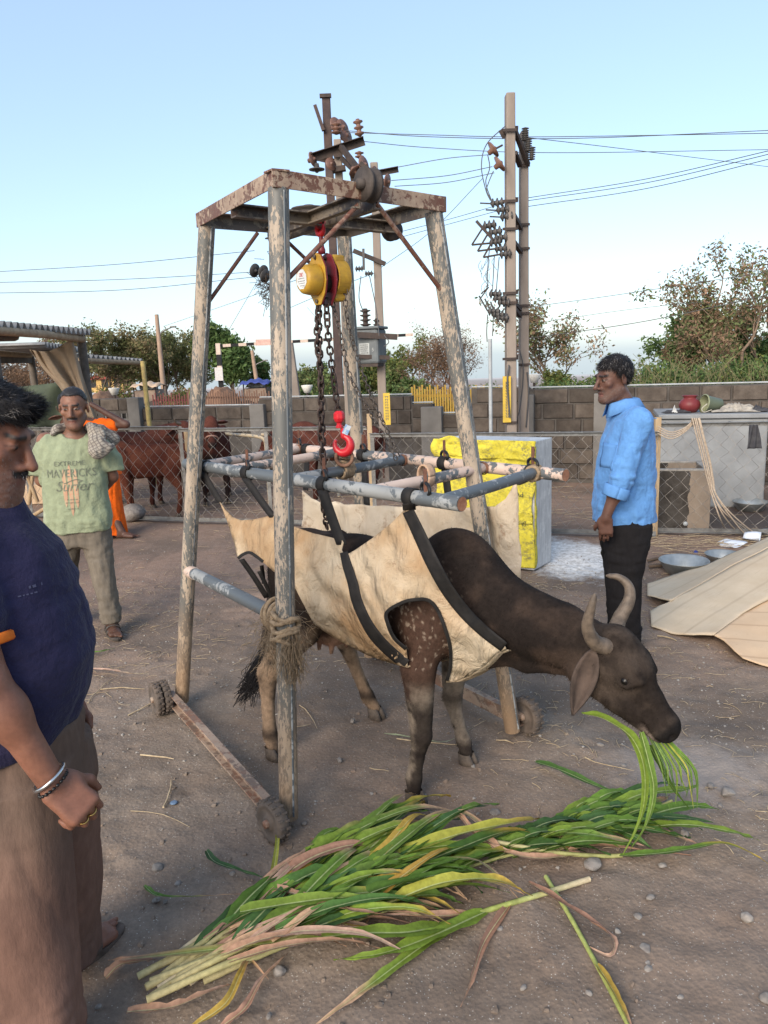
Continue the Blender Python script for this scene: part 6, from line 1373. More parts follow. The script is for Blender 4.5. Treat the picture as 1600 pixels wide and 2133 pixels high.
# bracelets and rings
STEEL = M('bracelet_steel', (.62, .62, .62), (.5, .5, .5), 10, .18, .95, bump=0); GOLD = M('ring_gold', (.55, .36, .12), bump=0, rough=.25, metal=.9); BEAD = M('bead_black', (.012, .012, .013), bump=0, rough=.35)
wd = nrm(wR-np.array(J['eR'])); u_ = nrm(np.cross(wd, V(0, 0, 1))); v2_ = np.cross(wd, u_); tl = nrm(wd+V(0, 0, .35)); u3 = nrm(np.cross(tl, V(1, 0, 0))); v3 = np.cross(tl, u3)
br = thing('bracelet', f.w(wR), 'polished steel bangle with black beads on the stout man\'s right wrist', 'bracelet')
MB().tube([f.w(wR-wd*.012+u3*.039*math.cos(t)+v3*.039*math.sin(t)) for t in np.linspace(0, 2*math.pi, 36, endpoint=False)], .0042, 10, closed=True).build('bangle', STEEL, br)
for t in np.linspace(0, 2*math.pi, 22, endpoint=False): MB().lathe([(.0001, -.0045), (.0045, -.002), (.0045, .002), (.0001, .0045)], f.w(wR+wd*.006+u3*.036*math.cos(t)+v3*.036*math.sin(t)), f.R@tl, 8).build('bead', BEAD, br)
dk = nrm(kn); nk = nrm(V(.8, .55, -.8)-dk*np.dot(V(.8, .55, -.8), dk)); tk_ = V(-.25, -.6, .75); tk_ = nrm(tk_-dk*np.dot(tk_, dk)-nk*np.dot(tk_, nk))
for i, cv in ((1, .84), (2, .93)):               # two gold rings
    c0 = wR+(dk*.090+tk_*(.0305-.0205*i))*1.12; a_ = cv; dd = nrm(dk*math.cos(a_)+nk*math.sin(a_)); c0 = c0+dd*.018; u5 = nrm(np.cross(dd, tk_)); MB().tube([f.w(c0+(u5*math.cos(t)+tk_*math.sin(t))*.0108) for t in np.linspace(0, 2*math.pi, 20, endpoint=False)], .0022, 6, closed=True).build('ring', GOLD, label=('gold ring on the stout man\'s middle finger', 'gold ring on the stout man\'s ring finger')[i-1], cat='ring')
SANDB = M('sandal_brown', (.13, .095, .075), (.08, .058, .046), 40, .75, bump=.3)
sandal(f, J['aL'], ff, SANDB, 1, 3, .29)
# ---------------------------------------------------------------- person in orange behind the man in green
o_ = Man((-2.92, 7.95), (.1, 1), 'person in bright orange robe, half hidden behind the man in green', (.30, -.02, 1.40), 0, 0)
J = dict(sL=(-.0, 0, 0),)
def opx(x, y, d=7.9): return o_.l(Yp(x, y, d))
el = opx(263, 884); 
P = [ell((.08, 0, 1.05), (.15, .1, .2), .05), cone((-.0, 0, 1.20), (.30, 0, 1.20), .05, .05, .04), cone((.2, 0, 1.2), (.28, 0, 1.32), .05, .05, .03)]+o_.head()
shl = np.array([.02, 0, 1.18]); P += chain([shl, el, opx(190, 842)], [.05, .038, .026], .03)+chain([(.30, 0, 1.18), (.36, 0, .95), (.34, -.05, .75)], [.05, .038, .026], .03)
ft = opx(262, 1117); P += foot_prims((ft[0]*.9, ft[1]+.05, .08), o_.R.T@V(1, -.3, 0), 1, 1)+chain([(0, 0, .9), (.05, 0, .5), (ft[0]*.9, ft[1]+.05, .08)], [.09, .06, .04], .03)+chain([(0, 0, .9), (-.05, 0, .5), (-.1, 0, .08)], [.09, .06, .04], .03)
o_.sdf('body', P, .011, (-.5, -.4, -.02), (.5, .4, 1.65), SKIN, o_.skincol((.09, .045, .032), .2))
ORC = mono((.78, .125, .010), .10, 7, 2); sg_ = 1 if el[0] > 0 else -1
rb = [stack([(.035, .02*sg_, 0, .17, .15), (.25, .015*sg_, 0, .165, .14), (.55, 0, 0, .165, .13), (.70, 0, 0, .17, .13), (.80, 0, 0, .165, .125)], 2.2, .03), stack([(.66, .01*sg_, 0, .195, .145), (.8, 0, 0, .175, .13), (1.0, .10, 0, .175, .125), (1.18, .15, 0, .16, .10), (1.25, .18, 0, .08, .07)], 2.2, .02)]+chain([shl, shl*.45+el*.55], [.075, .060], .04)+[fold(.016, (14, 14, 3), 111)]
o_.sdf('robe', rb, .011, (-.45, -.35, .02), (.45, .35, 1.42), CLOTH, ORC)
o_.hair(hair_cap(.008, .07, .03, -.03), .007, (.015, .014, .014), 2000, .012, .001, lambda h: np.tile(V(0, 0, -1.), (len(h), 1)))
# ================================================================ green maize fodder
LEAFM = None
s = NT('maize_leaf'); uvc = s.attr(); f_ = s.noise(60., 4, .6); c = s.mix(1., uvc, s.ramp(f_, [(.3, .78), (.7, 1.18)]), 'MULTIPLY')
s.bump(s.noise(140., 3, .5), .25, .002); s.b.inputs['Subsurface Weight'].default_value = .0
tr = s.t.nodes.new('ShaderNodeBsdfTranslucent'); s.L(c, tr.inputs[0]); mx = s.t.nodes.new('ShaderNodeMixShader'); mx.inputs[0].default_value = .22
s.fin(c, .62, 0, .25); s.L(s.b.outputs[0], mx.inputs[1]); s.L(tr.outputs[0], mx.inputs[2]); s.L(mx.outputs[0], s.out.inputs[0]); LEAFM = s.m
GREENS = [V(.100, .185, .028), V(.060, .130, .030), V(.130, .215, .040), V(.045, .100, .032), V(.165, .245, .035), V(.075, .150, .022)]
YELS = [V(.50, .34, .07), V(.36, .36, .06), V(.46, .28, .06)]; DRYS = [V(.42, .25, .165), V(.50, .32, .20), V(.34, .19, .13), V(.46, .30, .22)]
def leaf(P, W, col, tip=None, parent=None, fold_=.35, wav=.5, twist=0., name='leaf', label=None, cat=None, group=None, seed=0, n=16, side=None):
    """blade along path P (world), width W, with midrib, folded section and wavy edge"""
    P = catmull(P, max(3, int(n/max(1, len(P)-1)))); m = len(P); t = np.linspace(0, 1, m); T = np.gradient(P, axis=0); T /= np.linalg.norm(T, axis=1)[:, None]+1e-9
    w_ = W*np.clip((t/.10), .22, 1)**.5*(1-t**1.7)**.95*(1+.06*np.sin(t*9+seed)+.03*np.sin(t*31+seed*2))+.0008; ref = np.tile(V(0, 0, 1), (m, 1)) if side is None else None
    S = np.cross(T, V(0, 0, 1)) if side is None else np.tile(nrm(side), (m, 1)); S -= T*(S*T).sum(1)[:, None]; S /= np.linalg.norm(S, axis=1)[:, None]+1e-9; N_ = np.cross(S, T)
    a = twist*t; S, N_ = S*np.cos(a)[:, None]+N_*np.sin(a)[:, None], N_*np.cos(a)[:, None]-S*np.sin(a)[:, None]
    rows = []; cols = []; ks = (-1, -.6, -.14, -.05, .05, .14, .6, 1)
    for k in ks:
        e = wav*.13*W*abs(k)**2*(np.sin(t*(17+8*(seed % 3))+seed*1.7+k*2)+.6*np.sin(t*41+k*3+seed))
        rows.append(P+S*(w_/2*k)[:, None]+N_*(fold_*w_/2*abs(k)+e)[:, None])
        base = np.tile(col, (m, 1)); 
        if tip is not None: base = lerp3(base, np.tile(tip, (m, 1)), sstep(.55, .95, t+.15*abs(k)+.08*np.sin(t*17+seed)))
        if abs(k) < .1: base = base*.35+np.tile(V(.50, .56, .30), (m, 1))*.65*(1-.6*t)[:, None]+base*.39*t[:, None]
        base = base*(1+.12*np.sin(k*9+seed+t*4)-.16*(abs(k) > .12)*(abs(k) < .16))[:, None]; cols.append(base)
    Gd = np.stack(rows, 1); mb = MB().grid(Gd); me = mb.mesh(name); setcol(me, np.clip(np.stack(cols, 1).reshape(-1, 3), .01, 1))
    return link(name, me, LEAFM, parent, label, cat, group)
def stem(P, r0, r1, col, col2, parent, name='stem'):
    P = catmull(P, 8); t = np.linspace(0, 1, len(P)); r = (r0+(r1-r0)*t)*(1+.10*np.exp(-((t*5.2 % 1)-.5)**2*200)); mb = MB().tube(P, r, 9); me = mb.mesh(name)
    v = vco(me); i = np.array([np.argmin(((P-x)**2).sum(1)) for x in v])/len(P); c = lerp3(np.tile(col, (len(v), 1)), np.tile(col2, (len(v), 1)), sstep(0, .6, i)); c *= (1-.35*np.exp(-(((i*5.2) % 1)-.5)**2*500))[:, None]; setcol(me, c)
    return link(name, me, LEAFM, parent)
STEMG = V(.36, .36, .14); STEMY = V(.50, .43, .22); STEMP = V(.60, .50, .33)
def gp(px, py, z=.0): return G(px, py, z)
fr = np.random.default_rng(5); ns = 0
# main sheaf: butts lower left, leaves fanning to the right
targets = [(860, 1668), (905, 1690), (960, 1690), (1000, 1712), (820, 1700), (880, 1730), (940, 1735), (1010, 1745), (1080, 1735), (1050, 1770), (980, 1790), (900, 1775), (800, 1760), (1120, 1775), (1090, 1800), (1010, 1825), (930, 1840), (1080, 1828), (840, 1810), (760, 1790), (860, 1850), (960, 1862), (760, 1735), (870, 1690), (1040, 1700), (930, 1760), (1000, 1770), (840, 1740), (900, 1815), (780, 1830), (860, 1780), (970, 1740), (740, 1770), (820, 1870)]
for k, tg in enumerate(targets):
    bt = (fr.uniform(285, 440), 0); bt = (bt[0], 2062-(bt[0]-285)*.42+fr.normal(0, 16)); layer = fr.random(); z0 = .010+.03*layer
    A = gp(bt[0], bt[1], .012+.03*layer); Bq = gp(tg[0], tg[1], z0+.035); mid = A*.5+Bq*.5+V(fr.normal(0, .02), fr.normal(0, .02), .012+.022*layer); sp_ = A+(Bq-A)*.62; sp_[2] = mid[2]+.005
    t_ = thing('maize_stalk', A, 'cut green maize stalk lying in the large sheaf, butt towards the stout man', 'fodder', 'maize stalks in the large sheaf')
    stem([A, A*.66+sp_*.34+V(0, 0, .012), mid*.5+sp_*.5, sp_], .0085+.003*fr.random(), .005, STEMY if fr.random() < .6 else STEMP, STEMG, t_)
    d = nrm((Bq-A)*V(1, 1, 0)); sd_ = V(-d[1], d[0], 0); nl = 5
    for j in range(nl):
        u_ = .30+.70*j/(nl-1); o_ = A*(1-u_*.66)+sp_*(u_*.66); o_ = A+(sp_-A)*u_; o_[2] = np.interp(u_, [0, .5, 1], [A[2], mid[2], sp_[2]])+.004; L = fr.uniform(.36, .58)*(1.15 if j > 3 else .9); sg = 1 if (j+k) % 2 else -1; sw = fr.uniform(.04, .30)*sg+fr.normal(0, .05)
        dir2 = nrm(d*math.cos(sw)+sd_*math.sin(sw)); dir3 = nrm(d*math.cos(sw*1.6)+sd_*math.sin(sw*1.6)); zt = fr.uniform(.0, .028)
        Q = [o_, o_+dir2*L*.35+V(0, 0, .014+zt*.8), o_+dir2*L*.5+dir3*L*.22+V(0, 0, .010+zt*.6), o_+dir2*L*.55+dir3*L*.45+V(0, 0, -.0)]; Q[-1][2] = max(.012, Q[-1][2]*.5); Q[-2][2] = max(.02, Q[-2][2])
        if fr.random() < .25: kk = nrm(dir3+sd_*fr.normal(0, .8)); Q[-1] = Q[-2]+kk*L*.3; Q[-1][2] = .012
        r_ = fr.random(); early = j < 2
        col = DRYS[fr.integers(4)] if (early and r_ < .5) else YELS[fr.integers(3)] if r_ < .08 else DRYS[fr.integers(4)] if r_ < .14 else GREENS[fr.integers(6)]*(.85+.6*fr.random())
        tip = (YELS[0] if fr.random() < .5 else DRYS[1]) if fr.random() < .4 else None
        leaf(Q, fr.uniform(.038, .068)*(.5 if (early and r_ < .5) else 1), col, tip, t_, fr.uniform(.2, .6), fr.uniform(.2, .7), fr.normal(0, .35), seed=k*7+j, n=15)

# second, smaller sheaf under the muzzle
for k, tg in enumerate([(1280, 1735), (1340, 1730), (1250, 1715), (1400, 1735), (1300, 1712), (1210, 1745), (1450, 1648), (1420, 1665), (1400, 1690), (1500, 1722), (1560, 1722), (1380, 1720), (1330, 1650), (1440, 1710), (1350, 1695), (1300, 1690)]):
    A = gp(fr.uniform(1085, 1150), fr.uniform(1728, 1752), .02) if k > 5 else gp(fr.uniform(880, 1000), fr.uniform(1770, 1815), .02); Bq = gp(tg[0], tg[1], .05); t_ = thing('maize_stalk', A, 'cut green maize stalk in the small sheaf under the cow\'s muzzle', 'fodder', 'maize stalks under the muzzle'); sp_ = A+(Bq-A)*.45+V(0, 0, .025)
    stem([A, A*.5+sp_*.5+V(0, 0, .01), sp_], .006, .004, STEMG, STEMG, t_); d = nrm((Bq-A)*V(1, 1, 0)); sd_ = V(-d[1], d[0], 0); LB = np.linalg.norm(Bq-A)
    for j in range(4):
        o_ = A+(sp_-A)*(.3+.7*j/3); sw = fr.normal(0, .16); d2 = nrm(d*math.cos(sw)+sd_*math.sin(sw)); L = LB*fr.uniform(.45, .7)
        leaf([o_, o_+d2*L*.4+V(0, 0, .03), o_+d2*L*.75+V(0, 0, .02), o_+d2*L+sd_*fr.normal(0, .03)+V(0, 0, -.015)], fr.uniform(.036, .062), GREENS[fr.integers(5)]*(.8+.4*fr.random()), DRYS[0] if fr.random() < .2 else None, t_, .3, .5, fr.normal(0, .4), seed=k+j*3)
# stalks one can single out
t_ = thing('maize_stalk', gp(1225, 1832), 'pale maize stalk with its butt by the round stone, broad leaves to the left', 'fodder')
stem([gp(1228, 1831, .012), gp(1130, 1862, .014), gp(1020, 1895, .016), gp(930, 1925, .018)], .0095, .008, STEMP, V(.36, .42, .12), t_)
leaf([gp(1010, 1900, .02), gp(900, 1950, .05), gp(800, 1985, .05), gp(695, 2000, .03)], .06, GREENS[4]*1.1, None, t_, .25, .5, 0, seed=3, n=22)
leaf([gp(960, 1915, .02), gp(860, 1985, .03), gp(760, 2060, .025), gp(650, 2140, .012)], .045, GREENS[4], DRYS[1], t_, .3, .4, .3, seed=8, n=22)
leaf([gp(940, 1925, .03), gp(850, 1942, .07), gp(740, 1945, .08), gp(560, 1965, .08), gp(290, 1995, .05), gp(225, 2000, .02)], .058, GREENS[4], DRYS[0], t_, .25, .35, 0, seed=5, n=26)
leaf([gp(1065, 1880, .01), gp(1010, 1960, .012), gp(985, 2030, .012), gp(960, 2098, .01)], .026, DRYS[2], DRYS[0], t_, .8, .9, 1.2, seed=6)
leaf([gp(980, 1902, .02), gp(900, 1908, .04), gp(760, 1890, .045), gp(640, 1855, .05), gp(575, 1823, .06)], .028, DRYS[0]*1.1, DRYS[3], t_, .7, .7, .8, seed=9, n=22)
t_ = thing('maize_stalk', gp(1137, 1828), 'thin green maize stalk running to the bottom edge, dry leaves curling off it', 'fodder')
stem([gp(1137, 1826, .010), gp(1185, 1905, .012), gp(1243, 2010, .012), gp(1280, 2080, .012), gp(1316, 2150, .012)], .0075, .006, V(.40, .46, .16), V(.36, .40, .12), t_)
leaf([gp(1100, 1838, .012), gp(1160, 1875, .03), gp(1230, 1920, .04), gp(1277, 1955, .02), gp(1270, 1990, .012), gp(1215, 1965, .012)], .03, DRYS[2], DRYS[3], t_, .6, .7, .9, seed=4, n=22)
leaf([gp(1243, 2010, .016), gp(1275, 2060, .02), gp(1305, 2120, .016), gp(1320, 2160, .01)], .024, YELS[0]*.8, DRYS[0], t_, .8, .5, .6, seed=2)
t_ = thing('maize_stalk', gp(890, 1758), 'long pale maize stalk lying across the sheaf with a leaf trailing far right', 'fodder')
stem([gp(885, 1762, .08), gp(1010, 1752, .075), gp(1150, 1775, .05), gp(1250, 1783, .02), gp(1296, 1782, .016)], .008, .007, STEMP, STEMG, t_)
leaf([gp(1290, 1783, .02), gp(1370, 1778, .04), gp(1440, 1768, .05), gp(1505, 1757, .05), gp(1560, 1775, .03), gp(1602, 1800, .012)], .034, GREENS[0], YELS[0], t_, .4, .4, .3, seed=11, n=22)
leaf([gp(1185, 1772, .03), gp(1240, 1762, .04), gp(1330, 1770, .03), gp(1440, 1782, .012)], .028, DRYS[0]*1.1, DRYS[2], t_, .7, .7, .5, seed=12)
leaf([gp(1040, 1765, .07), gp(990, 1735, .09), gp(960, 1700, .10), gp(940, 1692, .10)], .03, DRYS[0], DRYS[2], t_, .7, .7, .6, seed=13)
leaf([gp(1210, 1780, .03), gp(1120, 1788, .05), gp(1040, 1770, .07), gp(1000, 1740, .08)], .034, DRYS[0], DRYS[3], t_, .6, .6, .3, seed=15)
t_ = thing('maize_stalk', gp(1170, 1768), 'straight yellow-green maize stalk rising to the muzzle over the small sheaf', 'fodder')
stem([gp(1160, 1770, .02), gp(1250, 1735, .04), gp(1340, 1695, .06), gp(1400, 1668, .08)], .007, .005, STEMY, STEMG, t_)
# leaves held in the mouth
mt = c2w(HO+HFM@V(.235, -.02, -.05)); mouth_d = mt[1]
t_ = thing('maize_stalk', gp(1297, 1782), 'green maize leaves hanging from the cow\'s mouth to the ground', 'fodder')
def mp_(px, py, d): return Yp(px, py, d)
sdm = CE
leaf([mp_(1213, 1487, mouth_d-.02), mp_(1262, 1500, mouth_d-.02), mp_(1318, 1540, mouth_d-.01), mp_(1343, 1610, mouth_d+.0), mp_(1336, 1700, mouth_d+.03), gp(1297, 1782, .02)], .042, GREENS[4]*1.1, None, t_, .55, .5, .5, seed=21, n=30, side=CE+V(0, 0, .2))
leaf([mp_(1335, 1525, mouth_d-.02), mp_(1352, 1590, mouth_d-.03), mp_(1362, 1650, mouth_d-.03), mp_(1346, 1720, mouth_d-.01), gp(1312, 1772, .02)], .030, GREENS[2]*1.05, None, t_, .6, .5, .9, seed=22, n=24, side=CE)
for k in range(11):
    x0 = 1368+k*5.2; leaf([mp_(x0*.55+1378*.45-22, 1532, mouth_d+.01), mp_(x0+6+k, 1590, mouth_d-.02), mp_(x0+14+k*1.2+fr.normal(0, 5), 1625, mouth_d-.02), mp_(x0+15+k*1.5+fr.normal(0, 7), 1650+fr.uniform(0, 45), mouth_d+.02)], fr.uniform(.007, .016), GREENS[fr.integers(5)]*1.1 if k != 8 else YELS[1], None, t_, .6, .5, fr.normal(0, .4), seed=k+30, side=CE+V(fr.normal(0, .3), 0, 0))
leaf([mp_(1352, 1552, mouth_d), mp_(1365, 1575, mouth_d+.03), mp_(1400, 1640, mouth_d+.12), gp(1440, 1690, .04)], .03, GREENS[0], None, t_, .4, .4, .3, seed=41, side=CE)
# loose leaves
loose = [([(1115, 1587), (1170, 1605), (1250, 1640), (1330, 1665)], .036, GREENS[1], None, 'long green leaf lying apart behind the small sheaf', .02),
         ([(430, 1772), (448, 1795), (505, 1815), (575, 1836)], .026, GREENS[3], None, 'curled dark green leaf sticking out left of the sheaf', .02),
         ([(300, 1845), (330, 1866), (400, 1868), (500, 1862)], .018, GREENS[0], DRYS[1], 'narrow green leaf reaching left from the sheaf', .015),
         ([(560, 1850), (572, 1800), (578, 1740), (572, 1695), (555, 1660), (535, 1612)], .018, YELS[1], DRYS[2], 'yellowing leaf standing up against the trolley wheel', .04),
         ([(220, 2037), (250, 2010), (295, 2002), (330, 1998)], .034, DRYS[0], DRYS[2], 'dry brown leaf at the far left of the sheaf butts', .015),
         ([(265, 2108), (360, 2098), (440, 2065), (500, 2045)], .036, DRYS[0]*1.05, DRYS[3], 'pinkish dry leaf below the sheaf butts', .015),
         ([(400, 2140), (470, 2090), (500, 2030), (520, 2000), (560, 2040)], .026, YELS[0]*.9, DRYS[0], 'twisted yellow dry leaf under the sheaf butts', .02),
         ([(460, 2140), (510, 2100), (545, 2040), (600, 1985)], .026, DRYS[2]*1.1, DRYS[3], 'narrow dry pink leaf pointing to the bottom edge', .012),
         ([(178, 1394), (230, 1397), (270, 1403), (310, 1404)], .03, DRYS[3]*1.15, STEMP, 'flat dry pinkish leaf on the dirt behind the stout man', .012),
         ([(180, 1360), (205, 1358), (240, 1350)], .02, GREENS[0], None, 'short green leaf on the dirt by the standing man\'s sandal', .01),
         ([(645, 1748), (690, 1758), (715, 1738)], .018, DRYS[2], DRYS[3], 'small curled dry leaf beside the near trolley leg', .015),
         ([(560, 1845), (640, 1870), (700, 1890), (800, 1905), (915, 1908)], .028, DRYS[0]*1.1, DRYS[0], 'long salmon dry leaf across the top of the sheaf', .10),
         ([(500, 1900), (620, 1880), (720, 1870), (830, 1885)], .05, GREENS[4]*.95, None, 'broad light green leaf across the middle of the sheaf', .11),
         ([(740, 1860), (800, 1835), (870, 1820), (900, 1832)], .05, YELS[0]*1.1, DRYS[0], 'yellow leaf lying on the sheaf', .10),
         ([(800, 1528), (870, 1538), (930, 1545), (985, 1515)], .014, V(.32, .36, .22), None, 'pale shredded leaf between the cow\'s front legs', .01)]
for i, (px, W, c1, c2, lab, z) in enumerate(loose):
    leaf([gp(a, b_, z+.02*math.sin(math.pi*j/(len(px)-1))) for j, (a, b_) in enumerate(px)], W, c1, c2, None, .5, .6, .5*((i % 3)-1), 'loose_leaf', lab, 'leaf', 'loose leaves', seed=i+60, n=20)
MB().lathe([(.0001, .002), (.012, .004), (.017, 0), (.0001, -.003)], G(362, 1672, .004), (0, 0, 1), 12).build('plastic_scrap', M('scrap_blue', (.16, .24, .36), bump=.1, rough=.4), label='small blue plastic scrap on the dirt left of the wheel', cat='litter')
# ================================================================ yellow-wrapped metal chest
nc = G(1113, 1191); rc_ = nrm(V(.60, .80, 0)); lc_ = nrm(V(-.86, .51, 0)); Hc = 1.055; Wc = .84; Dc = .33
ALU = None
s = NT('aluminium'); v = s.map(s.pos, (6, 6, .8)); c = s.mix(s.ramp(s.noise(6., 7, .7, v), [(.3, 0), (.7, 1)]), (.34, .35, .36), (.58, .59, .60)); c = s.mix(s.ramp(s.noise(9., 6, .75), [(.5, 0), (.7, .7)]), c, (.72, .72, .71)); s.bump(s.noise(50., 4), .2, .003); ALU = s.fin(c, .55, .35, .4)
s = NT('yellow_sacking'); v = s.map(s.pos, (1.2, 1.2, 1.6)); c = s.mix(s.ramp(s.noise(5., 5, .6), [(.3, 0), (.7, 1)]), (.58, .49, .045), (.70, .60, .07)); c = s.mix(s.math('MULTIPLY', s.ramp(s.noise(24., 7, .8, v), [(.47, 0), (.56, .8)]), s.ramp(s.noise(4., 4, .6, s.map(v, (1, 1, 1), (4, 0, 2))), [(.40, .05), (.62, 1)])), c, (.15, .14, .085)); s.bump(s.noise(16., 6, .7, s.map(s.pos, (1, 1, .6)), 1.), .9, .02); YSACK = s.fin(c, .8, 0, .25)
ch = thing('metal_chest', nc, 'tall grey metal chest wrapped in torn yellow plastic sacking', 'chest')
cc = nc+rc_*Dc/2+lc_*Wc/2; Rm = np.column_stack([lc_, rc_, V(0, 0, 1)])
MB().box(cc+V(0, 0, Hc/2+.01), (Wc, Dc, Hc), Rm).build('chest_body', ALU, ch, bevel=.006)
def cover(a0, a1, z0, z1, amp, name, off=.012, seed=0, wav=.02):
    n, m = 56, 48; A, Zz = np.meshgrid(np.linspace(a0, a1, n), np.linspace(z0, z1, m), indexing='ij'); Q = np.stack([A, Zz, A*0+seed], -1); e = wav*vnoise(Q*7, 3)
    D = off+amp*np.abs(fbm(Q*V(8, 6, 1), 3, 2))+amp*.5*np.abs(vnoise(Q*V(22, 16, 1), 5)); ZZ = Zz+0; ZZ[:, -1] += e[:, -1]
    if z0 > .2: ZZ[:, 0] += e[:, 0]*1.6
    AA = A+0; AA[0] += e[0]; AA[-1] += e[-1]
    return MB().grid(nc+lc_*AA[..., None]+V(0, 0, 1)*ZZ[..., None]-rc_*D[..., None]).build(name, YSACK, ch, solid=.003)
cover(.0, Wc+.03, .47, Hc-.02, .016, 'sacking', .010, 1); cover(.0, Wc, .03, .47, .014, 'sacking', .007, 5); cover(-.005, Wc+.04, .93, Hc+.02, .028, 'sacking_flap', .022, 9, .03); cover(.0, .24, .40, .50, .022, 'sacking_flap', .02, 12, .02)
# wrap-round strip on the near corner of the side face
rows = [[nc+rc_*x+V(0, 0, z)+nrm(np.cross(rc_, V(0, 0, 1)))*.006 for x in np.linspace(-.005, .03+.02*vnoise(np.array([[z*12, 0, 0]]))[0], 4)] for z in np.linspace(.03, Hc-.03, 26)]
MB().grid(np.array(rows)).build('sacking_edge', YSACK, ch, solid=.003)
# dark print on the sacks (upside-down brand letters)
INKS = M('sack_ink', (.06, .065, .05), bump=0, rough=.8)
def sack_text(body, size, a, z, rot):
    v, f_ = textmesh(body, size); c_, s__ = math.cos(rot), math.sin(rot); P = []
    for x, y, _ in v: P.append(nc+lc_*(a-(x*c_-y*s__))+V(0, 0, z+(x*s__+y*c_))-rc_*.034)
    MB().add(P, f_).build('sack_print', INKS, ch)
sack_text('PVC', .06, .13, .66, math.pi); sack_text('52', .05, .09, .40, -1.5)
# ================================================================ flattened carton on the right
s = NT('cardboard_pale'); v = s.map(s.pos, (1, 1, 0), (0, 0, 0), (0, 0, -.6)); c = s.mix(s.ramp(s.noise(4., 5, .6), [(.3, 0), (.7, 1)]), (.46, .375, .27), (.54, .45, .335)); c = s.mix(s.ramp(s.noise(14., 6, .7, s.map(v, (.3, 5, 1))), [(.58, 0), (.68, .45)]), c, (.34, .27, .19)); c = s.mix(s.ramp(s.wave(1.3, .4, v, 'Y'), [(.0, .28), (.03, 0)]), c, (.26, .20, .14)); c = s.mix(s.ramp(s.noise(2.5, 5, .6), [(.45, 0), (.7, .5)]), c, (.40, .30, .2)); s.bump(s.wave(48., .3, v, 'Y'), .12, .002); CARDP = s.fin(c, .92, 0, .12)
s = NT('cardboard_brown'); c = s.mix(s.ramp(s.noise(5., 5, .6), [(.3, 0), (.7, 1)]), (.50, .36, .235), (.58, .43, .29)); c = s.mix(s.ramp(s.noise(20., 6, .7), [(.6, 0), (.7, .4)]), c, (.36, .24, .15)); c = s.mix(s.ramp(s.wave(1.6, .4, s.map(s.pos, (1, 1, 0), (0, 0, 0), (0, 0, 1.9)), 'X'), [(.0, .5), (.03, 0)]), c, (.30, .2, .13)); s.bump(s.noise(20., 5), .1, .004); CARDB = s.fin(c, .92, 0, .12)
cb = thing('cardboard_sheet', G(1480, 1320), 'large unfolded cardboard carton lying tented on the dirt at right', 'cardboard')
def cgrid(rows, mat, name, nu=10):
    def dens(P, n): return np.vstack([P[i]*(1-t)+P[i+1]*t for i in range(len(P)-1) for t in np.linspace(0, 1, n, endpoint=False)]+[P[-1]])
    A = np.array([dens(np.array([G(x, y, z) for x, y, z in r]), nu) for r in rows]); P = np.stack([dens(A[:, j], 7) for j in range(A.shape[1])], 1); P = P+np.array([0, 0, 1])*(.007*fbm(P*4, 2, 3)+.002*vnoise(P*20, 5))[..., None]
    return MB().grid(P).build(name, mat, cb, solid=.006)
cgrid([[(1349, 1214, 0.022), (1410, 1196, 0.050), (1471, 1175, 0.094), (1535, 1149, 0.151), (1600, 1118, 0.216), (1700, 1072, 0.302)], [(1349, 1228, 0.029), (1408, 1222, 0.072), (1482, 1187, 0.130), (1545, 1155, 0.194), (1600, 1128, 0.252), (1700, 1080, 0.331)], [(1349, 1242, 0.036), (1398, 1251, 0.086), (1491, 1198, 0.158), (1550, 1165, 0.216), (1600, 1140, 0.266), (1700, 1092, 0.346)]], CARDP, 'upper_flap')
cgrid([[(1396, 1253, 0.079), (1440, 1229, 0.119), (1491, 1199, 0.155), (1550, 1166, 0.212), (1601, 1141, 0.263), (1702, 1093, 0.342)], [(1372, 1263, 0.050), (1425, 1262, 0.079), (1480, 1250, 0.108), (1535, 1230, 0.144), (1580, 1212, 0.173), (1640, 1185, 0.216)], [(1355, 1274, 0.036), (1412, 1290, 0.043), (1475, 1292, 0.065), (1525, 1280, 0.094), (1562, 1267, 0.115), (1610, 1245, 0.144)], [(1357, 1306, 0.009), (1400, 1318, 0.014), (1444, 1323, 0.036), (1487, 1324, 0.054), (1540, 1284, 0.086), (1600, 1240, 0.133)]], CARDP, 'middle_panel')
cgrid([[(1488, 1325, 0.053), (1540, 1285, 0.085), (1601, 1241, 0.132), (1700, 1170, 0.202)], [(1508, 1335, 0.047), (1560, 1318, 0.065), (1630, 1292, 0.094), (1720, 1230, 0.144)], [(1530, 1356, 0.036), (1580, 1352, 0.043), (1650, 1340, 0.058), (1740, 1290, 0.086)], [(1548, 1370, 0.025), (1585, 1383, 0.014), (1650, 1400, 0.009), (1750, 1350, 0.029)]], CARDB, 'end_panel')
# ================================================================ basins
GALB = M('basin_metal', (.40, .42, .42), (.26, .28, .28), 9, .42, .65, bump=.25, bscale=30); 
def basin(px, py, w_px, lab, tilt=0.):
    p = G(px, py); R = w_px/2*np.linalg.norm(p-_C)/1600; prof = [(.001, .006), (R*.62, .006), (R*.70, .02), (R*.94, R*.52), (R*1.0, R*.55), (R*1.02, R*.53), (R*.98, R*.50), (R*.72, 0), (.001, 0)]
    t_ = MB().lathe(prof, p, (tilt, 0, 1), 36).build('basin', GALB, label=lab, cat='basin', group='metal feed basins')
    return t_
basin(1424, 1192, 92, 'round metal basin with scraps, left of the cardboard'); basin(1506, 1172, 66, 'metal basin half hidden behind the cardboard edge'); basin(1562, 1062, 62, 'metal basin on wet ground behind the right fence'); basin(1604, 1118, 40, 'metal basin cut off by the right edge of the picture')
